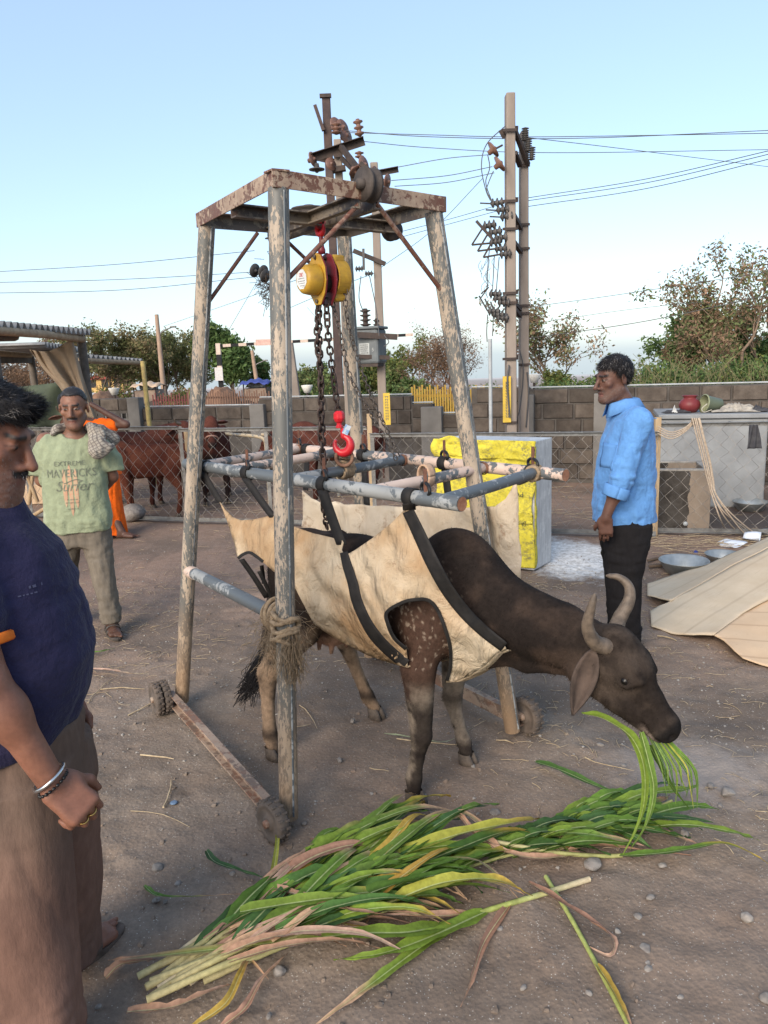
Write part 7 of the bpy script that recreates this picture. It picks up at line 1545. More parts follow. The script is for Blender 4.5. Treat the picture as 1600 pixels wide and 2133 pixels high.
# scraps in the nearest basin
# ================================================================ trough, tank, things on it
s = NT('trough_cement'); v = s.map(s.pos, (1, 1, 1)); c = s.mix(s.ramp(s.noise(5., 6, .65), [(.3, 0), (.7, 1)]), (.185, .145, .11), (.255, .205, .16)); sp_n = s.t.nodes.new('ShaderNodeSeparateXYZ'); s.L(s.pos, sp_n.inputs[0]); wet = s.ramp(s.math('ADD', sp_n.outputs['X'], s.math('MULTIPLY', s.noise(6., 4), .18)), [(0, 1), (1, 1)])
wet = s.math('LESS_THAN', s.math('ADD', sp_n.outputs['X'], s.math('MULTIPLY', s.noise(7., 4), .12)), 3.01); c = s.mix(wet, c, s.mix(s.ramp(s.noise(8., 6, .7), [(.4, 0), (.7, 1)]), (.028, .023, .019), (.070, .062, .054))); s.bump(s.noise(40., 5), .4, .005); TRC = s.fin(c, .8, 0, .3)
t0 = G(1362, 1110); t1 = G(1484, 1112); t0 = t0+V(0, .12, 0); t1 = t1+V(0, .12, 0); tl = nrm((t1-t0)*V(1, 1, 0)); tb = V(-tl[1], tl[0], 0); Lt = np.linalg.norm((t1-t0)[:2])+.02; Ht = .60; Dt = .62
tr = thing('water_trough', (t0+t1)/2, 'square concrete water trough, half wet and dark, behind the right fence', 'trough'); Rt = np.column_stack([tl, tb, V(0, 0, 1)]); RIM = M('trough_rim', (.33, .31, .28), (.22, .20, .18), 12, .85, bump=.4)
for (cx, cy, lx, ly) in ((Lt/2, .03, Lt, .06), (Lt/2, Dt-.03, Lt, .06), (.03, Dt/2, .06, Dt-.124), (Lt-.03, Dt/2, .06, Dt-.124)):
    w_ = MB().box(t0+tl*cx+tb*cy+V(0, 0, Ht/2-.01), (lx, ly, Ht), Rt).build('trough_wall', TRC, tr, bevel=.008); MB().box(t0+tl*cx+tb*cy+V(0, 0, Ht-.004), (lx+.004, ly+.004, .018), Rt).build('rim', RIM, w_, bevel=.004)
MB().box(t0+tl*Lt/2+tb*Dt/2+V(0, 0, .42), (Lt-.125, Dt-.125, .01), Rt).build('water', M('trough_water', (.012, .012, .012), bump=.05, rough=.08, spec=.6), tr)
MB().lathe([(.001, -.02), (.022, -.02), (.022, .01), (.001, .01)], t0+tl*.60*Lt+V(0, 0, .07), -tb, 12).build('drain_stub', PIPEW, tr)
TANK = M('tank_cement', (.27, .28, .285), (.17, .175, .18), 3., .9, bump=.4, bscale=30, thr=(.3, .72)); k0 = Yp(1372, 1020, 8.55)*V(1, 1, 0); k1 = Yp(1592, 1030, 8.25)*V(1, 1, 0); kl = nrm(k1-k0); kb = V(-kl[1], kl[0], 0); Rk = np.column_stack([kl, kb, V(0, 0, 1)]); Lk = np.linalg.norm(k1-k0); Hk = .985
tk = thing('cement_tank', (k0+k1)/2, 'large plain grey cement tank behind the water trough', 'tank'); MB().box(k0+kl*Lk/2+kb*.45+V(0, 0, Hk/2-.01), (Lk, .9, Hk), Rk).build('tank_body', TANK, tk, bevel=.02); MB().box(k0+kl*Lk/2+kb*.45+V(0, 0, Hk+.02), (Lk+.06, .96, .05), Rk).build('tank_lid', TANK, tk, bevel=.01)
zt_ = Hk+.046
def ontk(px, dy): p = PLN(px, 860, k0+kb*dy, kb); return V(p[0], p[1], zt_)
PLR = M('pot_red', (.17, .030, .032), (.12, .02, .022), 12, .45, bump=.1); PLG = M('bucket_green', (.24, .26, .16), (.19, .205, .125), 10, .5, bump=.1)
pp = ontk(1436, .25); mb = MB().lathe([(.001, 0), (.075, .003), (.11, .05), (.118, .085), (.105, .125), (.072, .155), (.066, .165), (.085, .185), (.088, .19), (.08, .188), (.058, .165)], pp, (0, 0, 1), 28); mb.build('water_pot', PLR, label='dark red plastic water pot on top of the cement tank', cat='pot')
bp = ontk(1468, .22); bt_ = thing('bucket', bp, 'olive green plastic bucket tipped on its side on the tank', 'bucket'); axb = nrm(V(.96, .15, -.16)); bo = bp-axb*.02+V(0, 0, .098)
MB().lathe([(.095, 0), (.103, .002), (.103, .014), (.094, .016), (.074, .20), (.001, .20), (.001, .195), (.07, .195), (.089, .012)], bo, axb, 28).build('bucket_wall', PLG, bt_); MB().tube(catmull([bo+V(0, -.1, .0), bo+V(-.06, -.11, -.05), bo+V(-.03, -.1, -.09), bo+V(.06, -.08, -.07)], 6), .005, 6).build('handle', M('handle_cream', (.5, .46, .38), bump=0), bt_)
RAG = M('rag_grey', (.36, .33, .28), (.22, .20, .18), 20, .95, bump=.5); RAGD = M('rag_dark', (.035, .035, .042), (.06, .06, .065), 20, .95, bump=.4)
def rag(c, sx, sy, h, mat, lab, seed):
    x, y = np.meshgrid(np.linspace(-1, 1, 30), np.linspace(-1, 1, 20), indexing='ij'); Q = np.stack([x*2.6+seed, y*2.6, x*0+seed], -1)
    z = .008+h*np.clip((1-x*x*.9)*(1-y*y*.9), 0, 1)*(.15+1.1*np.abs(fbm(Q, 3, seed))); w_ = 1+.25*vnoise(Q*1.3, 2)
    MB().grid(c+kl*(sx*x*w_)[..., None]+kb*(sy*y*w_)[..., None]+V(0, 0, 1)*z[..., None]).build('rag', mat, label=lab, cat='cloth', solid=.003)
rag(ontk(1530, .2), .22, .09, .085, RAG, 'crumpled pale cloth on the right of the tank top', 3); rag(ontk(1575, .2), .12, .08, .06, RAGD, 'crumpled dark cloth at the right end of the tank top', 7); rag(ontk(1410, .2), .15, .08, .035, RAGD, 'flat dark cloth under the red pot', 11); rag(ontk(1405, .15), .03, .03, .06, M('scrap_white', (.6, .6, .58), bump=.2), 'small white crumpled scrap beside the red pot', 14)
# dark cloth hanging, rope bundle over the rail, red mug, papers
hp0 = G(1570, 882, 1.03) if False else Yp(1572, 884, 6.93); n, m = 14, 10
MB().grid(np.array([[hp0+V(-.03+.085*x*(.55+.5*z)+.0, -.03+.015*math.sin(x*9+z*3), -.215*z) for x in np.linspace(-.5, 1, m)] for z in np.linspace(0, 1, n)])).build('hanging_cloth', RAGD, label='dark grey cloth hung on the right fence rail', cat='cloth', solid=.004)
ROPEW = M('rope_pale', (.44, .36, .28), (.30, .235, .175), 60, .95, bump=.6, bscale=200)
rb_ = thing('rope_bundle', Yp(1455, 875, 6.95), 'pale rope strands looped over the right fence rail and trailing down', 'rope')
for k in range(5):
    dx = k*4.2+fr.normal(0, 1.2); dd_ = 6.93-.004*k; q0 = Yp(1441+dx, 882, dd_+.05); P = [Yp(1442+dx, 872, dd_-.0), Yp(1450+dx, 905, dd_-.03), Yp(1464+dx, 960, dd_-.04), Yp(1474+dx*.8, 1000, dd_-.05), Yp(1483+dx*.6, 1030+fr.normal(0, 4), dd_-.08), Yp(1500+dx*1.5, 1075+fr.normal(0, 5), dd_-.12), G(1512+dx*4.5+fr.normal(0, 6), 1098+dx*1.2+fr.normal(0, 4), .02), G(1535+dx*5+fr.normal(0, 8), 1112+dx*.9, .01)]
    MB().tube(catmull([q0]+P, 6), .0065, 6).build('rope_strand', ROPEW, rb_)
for k in range(4):
    MB().tube(catmull([Yp(1370, 888+k*5, 6.98), Yp(1398, 900+k*4.5, 6.96), Yp(1425, 892+k*3, 6.96), Yp(1440+k*2, 880, 6.98)], 8), .006, 6).build('rope_strand', ROPEW, rb_)
mg = G(1563, 1025); MB().lathe([(.001, .002), (.034, .002), (.042, .10), (.044, .10), (.036, 0), (.001, 0)], mg, (.15, -.1, 1), 18).build('mug', M('mug_red', (.55, .03, .025), bump=0, rough=.4), label='small red plastic mug on the mud behind the fence', cat='mug')
PAP = M('paper_white', (.62, .66, .72), (.52, .56, .62), 8, .8, bump=.2)
for i, (px, py, sx, sy, rz, lab) in enumerate(((1527, 1137, .10, .07, .4, 'white paper sheet on the dirt, left of the two by the cardboard'), (1565, 1130, .08, .07, 1., 'creased white paper standing up by the cardboard edge'), (1510, 1132, .06, .03, -.3, 'narrow strip of white paper beside the rope end'))):
    c_ = G(px, py); P = np.array([[c_+rotmat(0, 0, rz)@V(sx*x, sy*y, .02+.05*abs(x)*(i == 1)+.018*math.sin(x*2+y)) for y in np.linspace(-1, 1, 5)] for x in np.linspace(-1, 1, 7)]); MB().grid(P).build('paper', PAP, label=lab, cat='paper', solid=.0015)
MB().lathe([(.001, 0), (.016, 0), (.016, .022), (.001, .022)], G(1448, 1152), (.4, -.5, .8), 14).build('bottle_cap', M('cap_blue', (.02, .05, .28), bump=0, rough=.4), label='small blue bottle cap on the dirt by the basins', cat='cap')
for i, (a, b_, r_, lab) in enumerate((((1350, 1168), (1405, 1158), .012, 'dark stick lying by the basins'), ((1352, 1180), (1418, 1178), .014, 'thick brown stick lying left of the nearest basin'))): MB().tube([G(*a, .012), (G(*a, .02)+G(*b_, .02))/2+V(0, .02, 0), G(*b_, .012)], [r_, r_*1.1, r_*.6], 7).build('stick', M('stick_wood', (.12, .085, .06), (.07, .05, .035), 20, .9), label=lab, cat='stick')
mb = MB(); p = G(278, 1085); pebble(mb, (p[0], p[1], .10), .26, 77); o = mb.build('boulder', STONE, label='grey-brown boulder by the fence beside the orange robe', cat='stone'); m_ = o.modifiers.new('s', 'SUBSURF'); m_.levels = 2; m_.render_levels = 2
# carton and branches behind the fence at far left
MB().box(G(70, 1060)+V(0, .5, .14), (.55, .4, .26), rotmat(0, 0, .2)).build('feed_box', CARDB, label='brown box behind the left end of the fence', cat='box', bevel=.01)
for i, (a, b_) in enumerate((((20, 1105), (100, 1055)), ((55, 985), (78, 1045)), ((70, 975), (60, 1050)))): MB().tube([Yp(*a, 8.3), Yp(*b_, 8.4)], .022, 8).build('bamboo_pole', WOODP, label=('bamboo pole slanting low at the left fence', 'bamboo pole leaning behind the stout man\'s chin', 'second bamboo pole leaning behind the stout man\'s chin')[i], cat='pole')
# ================================================================ cattle shed at the left
CORR = M('corrugated', (.34, .335, .325), (.20, .195, .19), 5, .7, .2, bump=.3, bscale=40); BAMB = M('bamboo', (.40, .29, .185), (.25, .175, .11), 14, .8, stretch=(1, 1, 1)); SOOT = M('sooty_wood', (.085, .072, .062), (.15, .125, .10), 10, .85)
sh_ = thing('cattle_shed', Yp(100, 900, 8.3)*V(1, 1, 0), 'open cattle shed with corrugated sheet roofs on poles at the left', 'shed')
def roof(a, b_, depth, rise, wl=.125, amp=.034):
    a = np.asarray(a); b_ = np.asarray(b_); L = np.linalg.norm(b_-a); d = (b_-a)/L; n_ = nrm(np.cross(V(0, 0, 1), d)); n_ = n_ if n_[1] > 0 else -n_; N_ = int(L/wl*10)
    P = np.array([[a+d*L*i/N_+n_*depth*k+V(0, 0, rise*k+amp*math.sin(2*math.pi*(L*i/N_)/wl)) for k in (0, .5, 1)] for i in range(N_+1)]); return MB().grid(P).build('roof_sheet', CORR, sh_, solid=.006)
r0, r1 = Yp(-40, 672, 6.7), Yp(190, 692, 9.1); roof(r0, r1, .7, .0); MB().tube([Yp(-40, 686, 6.75), Yp(90, 696, 7.9), Yp(172, 706, 9.1)], .042, 10).build('beam', BAMB, sh_)
MB().tube([Yp(-40, 700, 6.9), Yp(30, 700, 7.8)], .05, 8).build('beam', SOOT, sh_)
r2, r3 = Yp(-30, 722, 9.6), Yp(66, 732, 11.2); roof(r2, r3, .7, .0); MB().tube([Yp(-30, 734, 9.6), Yp(64, 741, 11.2)], .04, 8).build('beam', BAMB, sh_); MB().beam(Yp(-30, 745, 9.7), Yp(64, 746, 11.2), .06, .14).build('beam', SOOT, sh_)
r4, r5 = Yp(160, 741, 10.2), Yp(299, 752, 12.0); roof(r4, r5, .6, .0); MB().tube([Yp(160, 750, 10.2), Yp(296, 756, 12.0)], .035, 8).build('beam', BAMB, sh_)
def post(px0, py0, d, r, mat, gpx=None):
    a = Yp(px0, py0, d); b_ = V(a[0], a[1], 0); MB().tube([b_, (a+b_)/2+V(.01, 0, 0), a], r, 9).build('post', mat, sh_)
post(168, 696, 9.15, .05, SOOT); post(64, 742, 11.2, .05, SOOT); post(297, 752, 11.6, .035, M('post_yellow', (.46, .36, .13), (.28, .21, .10), 12, .8)); post(-20, 690, 6.8, .05, SOOT)
s = NT('sack_cloth'); c = s.mix(s.ramp(s.noise(6., 5, .6), [(.3, 0), (.7, 1)]), (.34, .265, .19), (.25, .19, .135)); s.bump(s.noise(30., 5), .4, .01); SACKC = s.fin(c, .95, 0, .1)
Lf = catmull([(62, 728), (88, 765), (128, 812), (150, 862)], 10); Rt_ = catmull([(150, 703), (166, 760), (183, 815), (206, 874)], 10); n, m = len(Lf), 60; rows = []
for i in range(n):
    t = i/(n-1); r_ = []
    for j in range(m):
        u_ = j/(m-1); sag = 14*math.sin(math.pi*u_)*(1-t); p = Lf[i]*(1-u_)+Rt_[i]*u_+np.array([0, sag]); dp = .030*math.sin(u_*27+2*math.sin(t*3+u_*5))*(1-.5*t)+.04*math.sin(u_*11+t*2); r_.append(Yp(p[0], p[1], 8.85+dp+.15*t))
    rows.append(r_)
MB().grid(np.array(rows)).build('curtain', SACKC, label='folded brown sackcloth hanging from the shed roof', cat='curtain', solid=.006)
TARP = M('green_tarp', (.075, .095, .062), (.055, .07, .048), 5, .8, bump=.3, bscale=10)
P = np.array([[Yp(38+90*u_, 806-10*u_+t*95, 9.7+.06*math.sin(u_*6+t*3)) for u_ in np.linspace(0, 1.15, 12)] for t in np.linspace(0, 1, 10)]); MB().grid(P).build('tarpaulin', TARP, label='dark green tarpaulin stretched inside the shed', cat='tarpaulin', solid=.004)
# ================================================================ electricity poles and gear
CONC = M('pole_concrete', (.27, .225, .19), (.20, .165, .14), 6, .9, bump=.4, bscale=40, stretch=(1, 1, .3)); IRON = M('black_iron', (.045, .036, .034), (.075, .055, .046), 14, .75, .2, bump=.2); PORC = M('porcelain_brown', (.13, .065, .045), (.20, .11, .08), 14, .4, bump=.1, spec=.5); PORG = M('porcelain_grey', (.085, .08, .078), (.045, .042, .04), 14, .45, bump=.1); STEELD = M('dark_steel_pole', (.052, .036, .036), (.085, .058, .05), 8, .7, .2, bump=.2)
def cpole(px, ptop, d, w_, lab, dep=None, taper=.8, mat=None, cat='utility pole'):
    top = Yp(px, ptop, d); t_ = thing('utility_pole', top*V(1, 1, 0), lab, cat); z = top[2]; mb = MB(); dp_ = dep or w_*1.5; prof = []
    x, y = w_/2, dp_/2
    v = [(-x, -y, 0), (x, -y, 0), (x, y, 0), (-x, y, 0)]; v += [(a*taper, b_*taper, z) for a, b_, _ in v]; mb.add(np.array(v)+V(top[0], top[1], 0), [(0, 3, 2, 1), (4, 5, 6, 7), (0, 1, 5, 4), (1, 2, 6, 5), (2, 3, 7, 6), (3, 0, 4, 7)]); mb.build('shaft', mat or CONC, t_, bevel=.012)
    return t_, top
def insul(t_, c, ax, r, n, mat, name='insulator', L=None):
    r = r*1.25; L = L or r*1.1*n; prof = [(r*.3, 0)]
    for k in range(n): h = L*(k+.5)/n; prof += [(r*.45, h-L/n*.35), (r, h-L/n*.05), (r*.95, h+L/n*.12), (r*.45, h+L/n*.2)]
    prof += [(r*.35, L), (.001, L)]; return MB().lathe(prof, c, ax, 14).build(name, mat, t_)
def disc(t_, c, ax, r, mat=PORC):
    r = r*1.15; return MB().lathe([(.001, -r*.7), (r*.28, -r*.65), (r*.35, -r*.2), (r, 0), (r*.98, r*.12), (r*.6, r*.06), (r*.55, r*.2), (r*.35, r*.1), (r*.2, r*.4), (.001, r*.5)], c, ax, 18).build('disc_insulator', mat, t_)
def arm(t_, a, b_, w_=.05, name='cross_arm', mat=None): return MB().angle(a, b_, w_, .008, (0, 0, 1), 1, -1).build(name, mat or IRON, t_)
def y2(px, py, d): return Yp(px, py, d)
# right-hand pair
D1, D2 = 9.6, 9.95
t1_, top1 = cpole(1062, 196, D1, .128, 'tallest concrete pole, in front of the wall with a yellow number plate'); t2_, top2 = cpole(1091, 276, D2, .118, 'shorter concrete pole close right of the tallest one')
for (yy, dy) in ((270, 0), (418, 0), (476, 0), (610, 0), (630, 0), (747, 0), (880, 0)):
    for k in (-1, 1): MB().beam(y2(1047, yy+1, D1-.11), y2(1076, yy, D1-.11), .012, .03).build('clamp', IRON, t1_) if k > 0 else None
    MB().beam(y2(1071, yy-2, D1+.0), y2(1079, yy-2, D1+.0), .05, .05).build('clamp', IRON, t1_)
for yy in (345, 468, 518, 637, 653, 760): MB().beam(y2(1080, yy, D2-.1), y2(1104, yy-1, D2-.1), .012, .03).build('clamp', IRON, t2_)
for (a, b_) in (((1071, 268), (1100, 343)), ((1073, 318), (1083, 345)), ((1070, 448), (1085, 476)), ((1071, 505), (1085, 525)), ((1068, 628), (1083, 645)), ((1069, 640), (1083, 658))): MB().beam(y2(*a, D1-.05), y2(*b_, D2-.1), .05, .045).build('brace', IRON, t1_)
for k, (x, y) in enumerate(((1093, 294), (1100, 316), (1107, 334))): insul(t2_, y2(x, y, D2-.2), (.05, 0, 1), .036, 6, PORG, 'bushing', .15)
for (x, y) in ((1027, 312), (1040, 342)): disc(t1_, y2(x, y, D1-.1), (.8, 0, .6), .085)
arm(t1_, y2(1046, 268, D1), y2(1055, 285, D1)); MB().tube([y2(1047, 302, D1), y2(1032, 310, D1)], .012, 6).build('tie', IRON, t1_)
for i, (x, y) in enumerate(((1022, 424), (1034, 438), (1042, 452))): insul(t1_, y2(x, y, D1-.05), (1, 0, .08), .045, 3, PORG, 'fuse_insulator', .16); MB().tube([y2(x-22, y-1, D1-.05), y2(x, y, D1-.05)], .009, 6).build('fuse_tube', PORG, t1_)
for i, (x, y) in enumerate(((1006, 472), (1018, 485), (1030, 497))): insul(t1_, y2(x, y, D1-.05), (1, 0, .12), .05, 3, PORG, 'switch_insulator', .16)
for i, (x, y) in enumerate(((1020, 505), (1031, 519), (1041, 530))): insul(t1_, y2(x, y, D1-.08), (1, 0, .05), .045, 3, PORG, 'switch_insulator', .14)
MB().beam(y2(992, 460, D1-.1), y2(1028, 500, D1-.1), .02, .03).build('switch_bar', IRON, t1_)
for i in range(3):
    a = y2(1006+i*11, 474+i*12, D1-.1); b_ = y2(983+i*12, 510+i*13, D1-.1); c_ = y2(1026+i*10, 506+i*11.5, D1-.1)
    for p, q_ in ((a, b_), (b_, c_)): MB().tube([p, q_], .012, 6).build('switch_frame', IRON, t1_)
for i in range(3): insul(t1_, y2(1019+i*9, 612+i*9, D1-.08), (1, 0, -.05), .045, 3, PORG, 'fuse_insulator', .15); insul(t1_, y2(1016+i*9, 648+i*7, D1-.08), (1, 0, -.05), .045, 3, PORG, 'fuse_insulator', .15); MB().tube([y2(998+i*12, 616+i*6, D1-.1), y2(1016+i*9, 648+i*7, D1-.1)], .010, 6).build('fuse_tube', PORG, t1_)
for i in range(2): MB().tube([y2(1018, 598, D1-.1), y2(1002, 612+i*8, D1-.1)], .008, 5).build('fuse_arm', IRON, t1_)
insul(t1_, y2(1074, 742, D1), (0, 0, 1), .04, 4, PORC, 'bushing', .14)
YPL = M('plate_yellow', (.62, .43, .06), (.5, .34, .05), 14, .6, bump=.1); YW = Yp(1056, 832, D1-.13)
py_ = MB().box(YW, (.10, .008, .56)).build('number_plate', YPL, t1_)
mb = MB(); zc = YW[2]+.2
for k in range(13):                                                   # column of painted characters, too small to read
    cx, cz = YW[0]+.004, zc-k*.034
    for (dx, dz, ww, hh) in ((0, .010, .05, .005), (-.012, 0, .006, .022), (.014, -.002, .006, .02), (random.uniform(-.01, .01), -.008, .03, .005)): mb.box((cx+dx, YW[1]-.006, cz+dz), (ww, .002, hh))
mb.build('painted_characters', M('plate_ink', (.10, .12, .16), bump=0), py_)
# twisted creeper and jumper wires on the switch side
WIREB = M('power_wire', (.09, .088, .09), bump=0, rough=.5)
def wirepart(t_, pts, r=.006, name='jumper'): MB().tube(catmull(pts, 8), r, 5).build(name, WIREB, t_)
for q_ in (((1053, 262), (1014, 300), (1003, 345), (1012, 395), (1022, 418)), ((1016, 322), (1020, 350), (1012, 380), (1024, 418)), ((1028, 356), (1018, 380), (1014, 398), (1026, 420))): wirepart(t1_, [y2(*p, D1-.1) for p in q_])
for q_ in (((1020, 515), (1016, 560), (1015, 598)), ((1030, 530), (1028, 570), (1026, 606)), ((1040, 535), (1036, 580), (1034, 608)), ((1016, 655), (1014, 690), (1015, 712)), ((1028, 662), (1026, 700))): wirepart(t1_, [y2(*p, D1-.1) for p in q_])
for k in range(14):
    x0, y0 = 1015+rng.normal(0, 8), 530+rng.random()*75; wirepart(t1_, [y2(x0, y0, D1-.1), y2(x0-10*rng.random(), y0+12, D1-.1), y2(x0-14+24*rng.random(), y0+28, D1-.1)], .003, 'creeper_twig')
wirepart(t1_, [y2(1060, 760, D1-.12), y2(1057, 800, D1-.15), y2(1062, 870, D1-.15)], .012, 'cable'); wirepart(t2_, [y2(1098, 775, D2-.1), y2(1101, 820, D2-.1), y2(1096, 890, D2-.1)], .01, 'cable'); wirepart(t2_, [y2(1083, 730, D2-.12), y2(1090, 770, D2-.12), y2(1083, 850, D2-.12), y2(1072, 885, D2-.12)], .006, 'cable')
wp = y2(1021, 706, 9.3); MB().tube([V(wp[0], wp[1], 0), wp], .022, 8).build('pipe_post', PIPEW, label='thin white pipe post left of the tallest pole', cat='post')
# transformer pair on the left
D3, D4, D5 = 10.3, 9.9, 12.6
t3_, top3 = cpole(703, 292, D3, .115, 'concrete pole right behind the steel frame with crossed iron arms'); t4_, top4 = cpole(779, 340, D4, .115, 'concrete pole carrying the grey transformer bracket'); t5_, top5 = cpole(679, 196, D5, .13, 'dark steel joist pole rising behind the wall', .1, .95, STEELD)
# steel pole gear
MB().beam(y2(666, 200, D5-.05), y2(690, 199, D5-.05), .06, .05).build('top_plate', IRON, t5_); MB().beam(y2(656, 219, D5-.1), y2(674, 272, D5-.1), .06, .05).build('stay_arm', STEELD, t5_)
for (x, y) in ((700, 262), (713, 266), (720, 283)): disc(t5_, y2(x, y, D5-.2), (.7, -.6, .2), .11)
insul(t5_, y2(701, 280, D5-.4), (0, 0, 1), .065, 3, PORC, 'pin_insulator', .16)
# concrete pole 3 arms
arm(t3_, y2(644, 324, D3-.1), y2(757, 287, D3-.1), .09); arm(t3_, y2(664, 325, D3+.1), y2(712, 336, D3+.1), .06); MB().beam(y2(710, 305, D3-.15), y2(748, 355, D3-.6), .05, .06).build('cross_arm', IRON, t3_); MB().beam(y2(712, 330, D3-.1), y2(745, 362, D3-.5), .04, .05).build('cross_arm', IRON, t3_)
MB().beam(y2(692, 355, D3-.12), y2(720, 350, D3-.12), .1, .06).build('arm_bracket', IRON, t3_); MB().beam(y2(695, 325, D3-.12), y2(714, 322, D3-.12), .012, .04).build('clamp', IRON, t3_)
insul(t3_, y2(750, 284, D3-.1), (-.12, 0, 1), .05, 3, PORC, 'pin_insulator', .2); insul(t3_, y2(749, 330, D3-.4), (0, 0, 1), .045, 2, PORC, 'pin_insulator', .08)
disc(t3_, y2(651, 332, D3-.15), (.9, -.4, .2), .08); disc(t3_, y2(660, 352, D3-.15), (0, 0, -1), .085, PORG); disc(t3_, y2(689, 342, D3-.2), (.6, -.7, .2), .07)
disc(t3_, y2(757, 344, D3-.6), (.8, -.5, .1), .09); disc(t3_, y2(739, 356, D3-.6), (.4, -.3, -.6), .07)
# concrete pole 4 arms
arm(t4_, y2(729, 367, D4-.05), y2(829, 348, D4-.05), .06); MB().beam(y2(750, 340, D4-.4), y2(797, 380, D4-.4), .05, .05).build('cross_arm', IRON, t4_)
for (x, y) in ((778, 362), (806, 378)): disc(t4_, y2(x, y, D4-.35), (.85, -.4, -.2), .075)
MB().beam(y2(736, 522, D4-.1), y2(803, 550, D4-.1), .05, .05).build('cross_arm', IRON, t4_); MB().beam(y2(757, 518, D4-.12), y2(758, 562, D4-.12), .03, .03).build('fuse_holder', PORG, t4_)
insul(t4_, y2(740, 560, D4-.1), (1, 0, 0), .03, 3, PORG, 'fuse_insulator', .1); insul(t4_, y2(760, 570, D4-.1), (1, 0, 0), .03, 3, PORG, 'fuse_insulator', .1)
PLY = Yp(806, 852, D4-.1); pyt = MB().box(PLY, (.085, .008, .40)).build('number_plate', YPL, t4_); mb = MB()
for k in range(9):
    for (dx, dz, ww, hh) in ((0, .010, .045, .005), (-.012, 0, .006, .02), (.012, -.002, .006, .02)): mb.box((PLY[0]+dx, PLY[1]-.006, PLY[2]+.15-k*.035+dz), (ww, .002, hh))
mb.build('painted_characters', M('plate_ink_b', (.12, .13, .14), bump=0), pyt)
# transformer box
TRG = M('transformer_grey', (.135, .15, .155), (.095, .105, .11), 8, .6, .1, bump=.15); tc = Yp(772, 722, D4-.1)
tf = thing('transformer', V(tc[0], tc[1], tc[2]-.3), 'grey pole-mounted transformer tank with a bushing on top', 'transformer'); Rtf = rotmat(0, 0, -.35)
MB().box(tc, (.32, .32, .42), Rtf).build('tank', TRG, tf, bevel=.03); MB().box(tc+V(0, 0, .225), (.36, .36, .035), Rtf).build('lid', TRG, tf, bevel=.012); MB().box(tc+V(0, 0, -.22), (.28, .28, .05), Rtf).build('base', IRON, tf)
insul(tf, tc+V(-.05, -.05, .24), (0, 0, 1), .055, 4, IRON, 'bushing', .22); insul(tf, tc+V(.08, .02, .24), (0, 0, 1), .03, 2, IRON, 'bushing', .10)
nrm_f = Rtf@V(0, -1, 0); rt_f = Rtf@V(1, 0, 0); pc = tc+nrm_f*.163+V(0, 0, -.03)-rt_f*.02
npl = MB().box(pc, (.13, .006, .14), Rtf).build('rating_plate', M('plate_pale', (.42, .44, .43), bump=0), tf); mb = MB()
for k in range(5):
    x = -.05
    while x < .045: ww = random.uniform(.008, .02); mb.box(pc+nrm_f*.005+rt_f*(x+ww/2)+V(0, 0, .05-k*.024), (ww, .002, .010), Rtf); x += ww+.006
mb.build('plate_print', INK, npl); v5, f5 = textmesh('5', .06); MB().add([tc+nrm_f*.165+rt_f*(.09+x)+V(0, 0, -.06+y) for x, y, _ in v5], f5).build('painted_number', M('paint_pale', (.45, .46, .45), bump=0), tf)
MB().beam(y2(738, 697, D4-.3), y2(828, 702, D4-.3), .05, .07).build('bracket_arm', IRON, tf); MB().beam(y2(745, 742, D4-.25), y2(812, 745, D4-.25), .05, .05).build('bracket_arm', IRON, tf)
wirepart(tf, [y2(757, 650, D4-.2), y2(748, 620, D4-.2), y2(752, 575, D4-.2)]); wirepart(tf, [y2(790, 700, D4-.4), y2(783, 640, D4-.3), y2(770, 575, D4-.2)]); wirepart(tf, [y2(800, 698, D4-.4), y2(810, 712, D4-.42), y2(800, 722, D4-.4)])
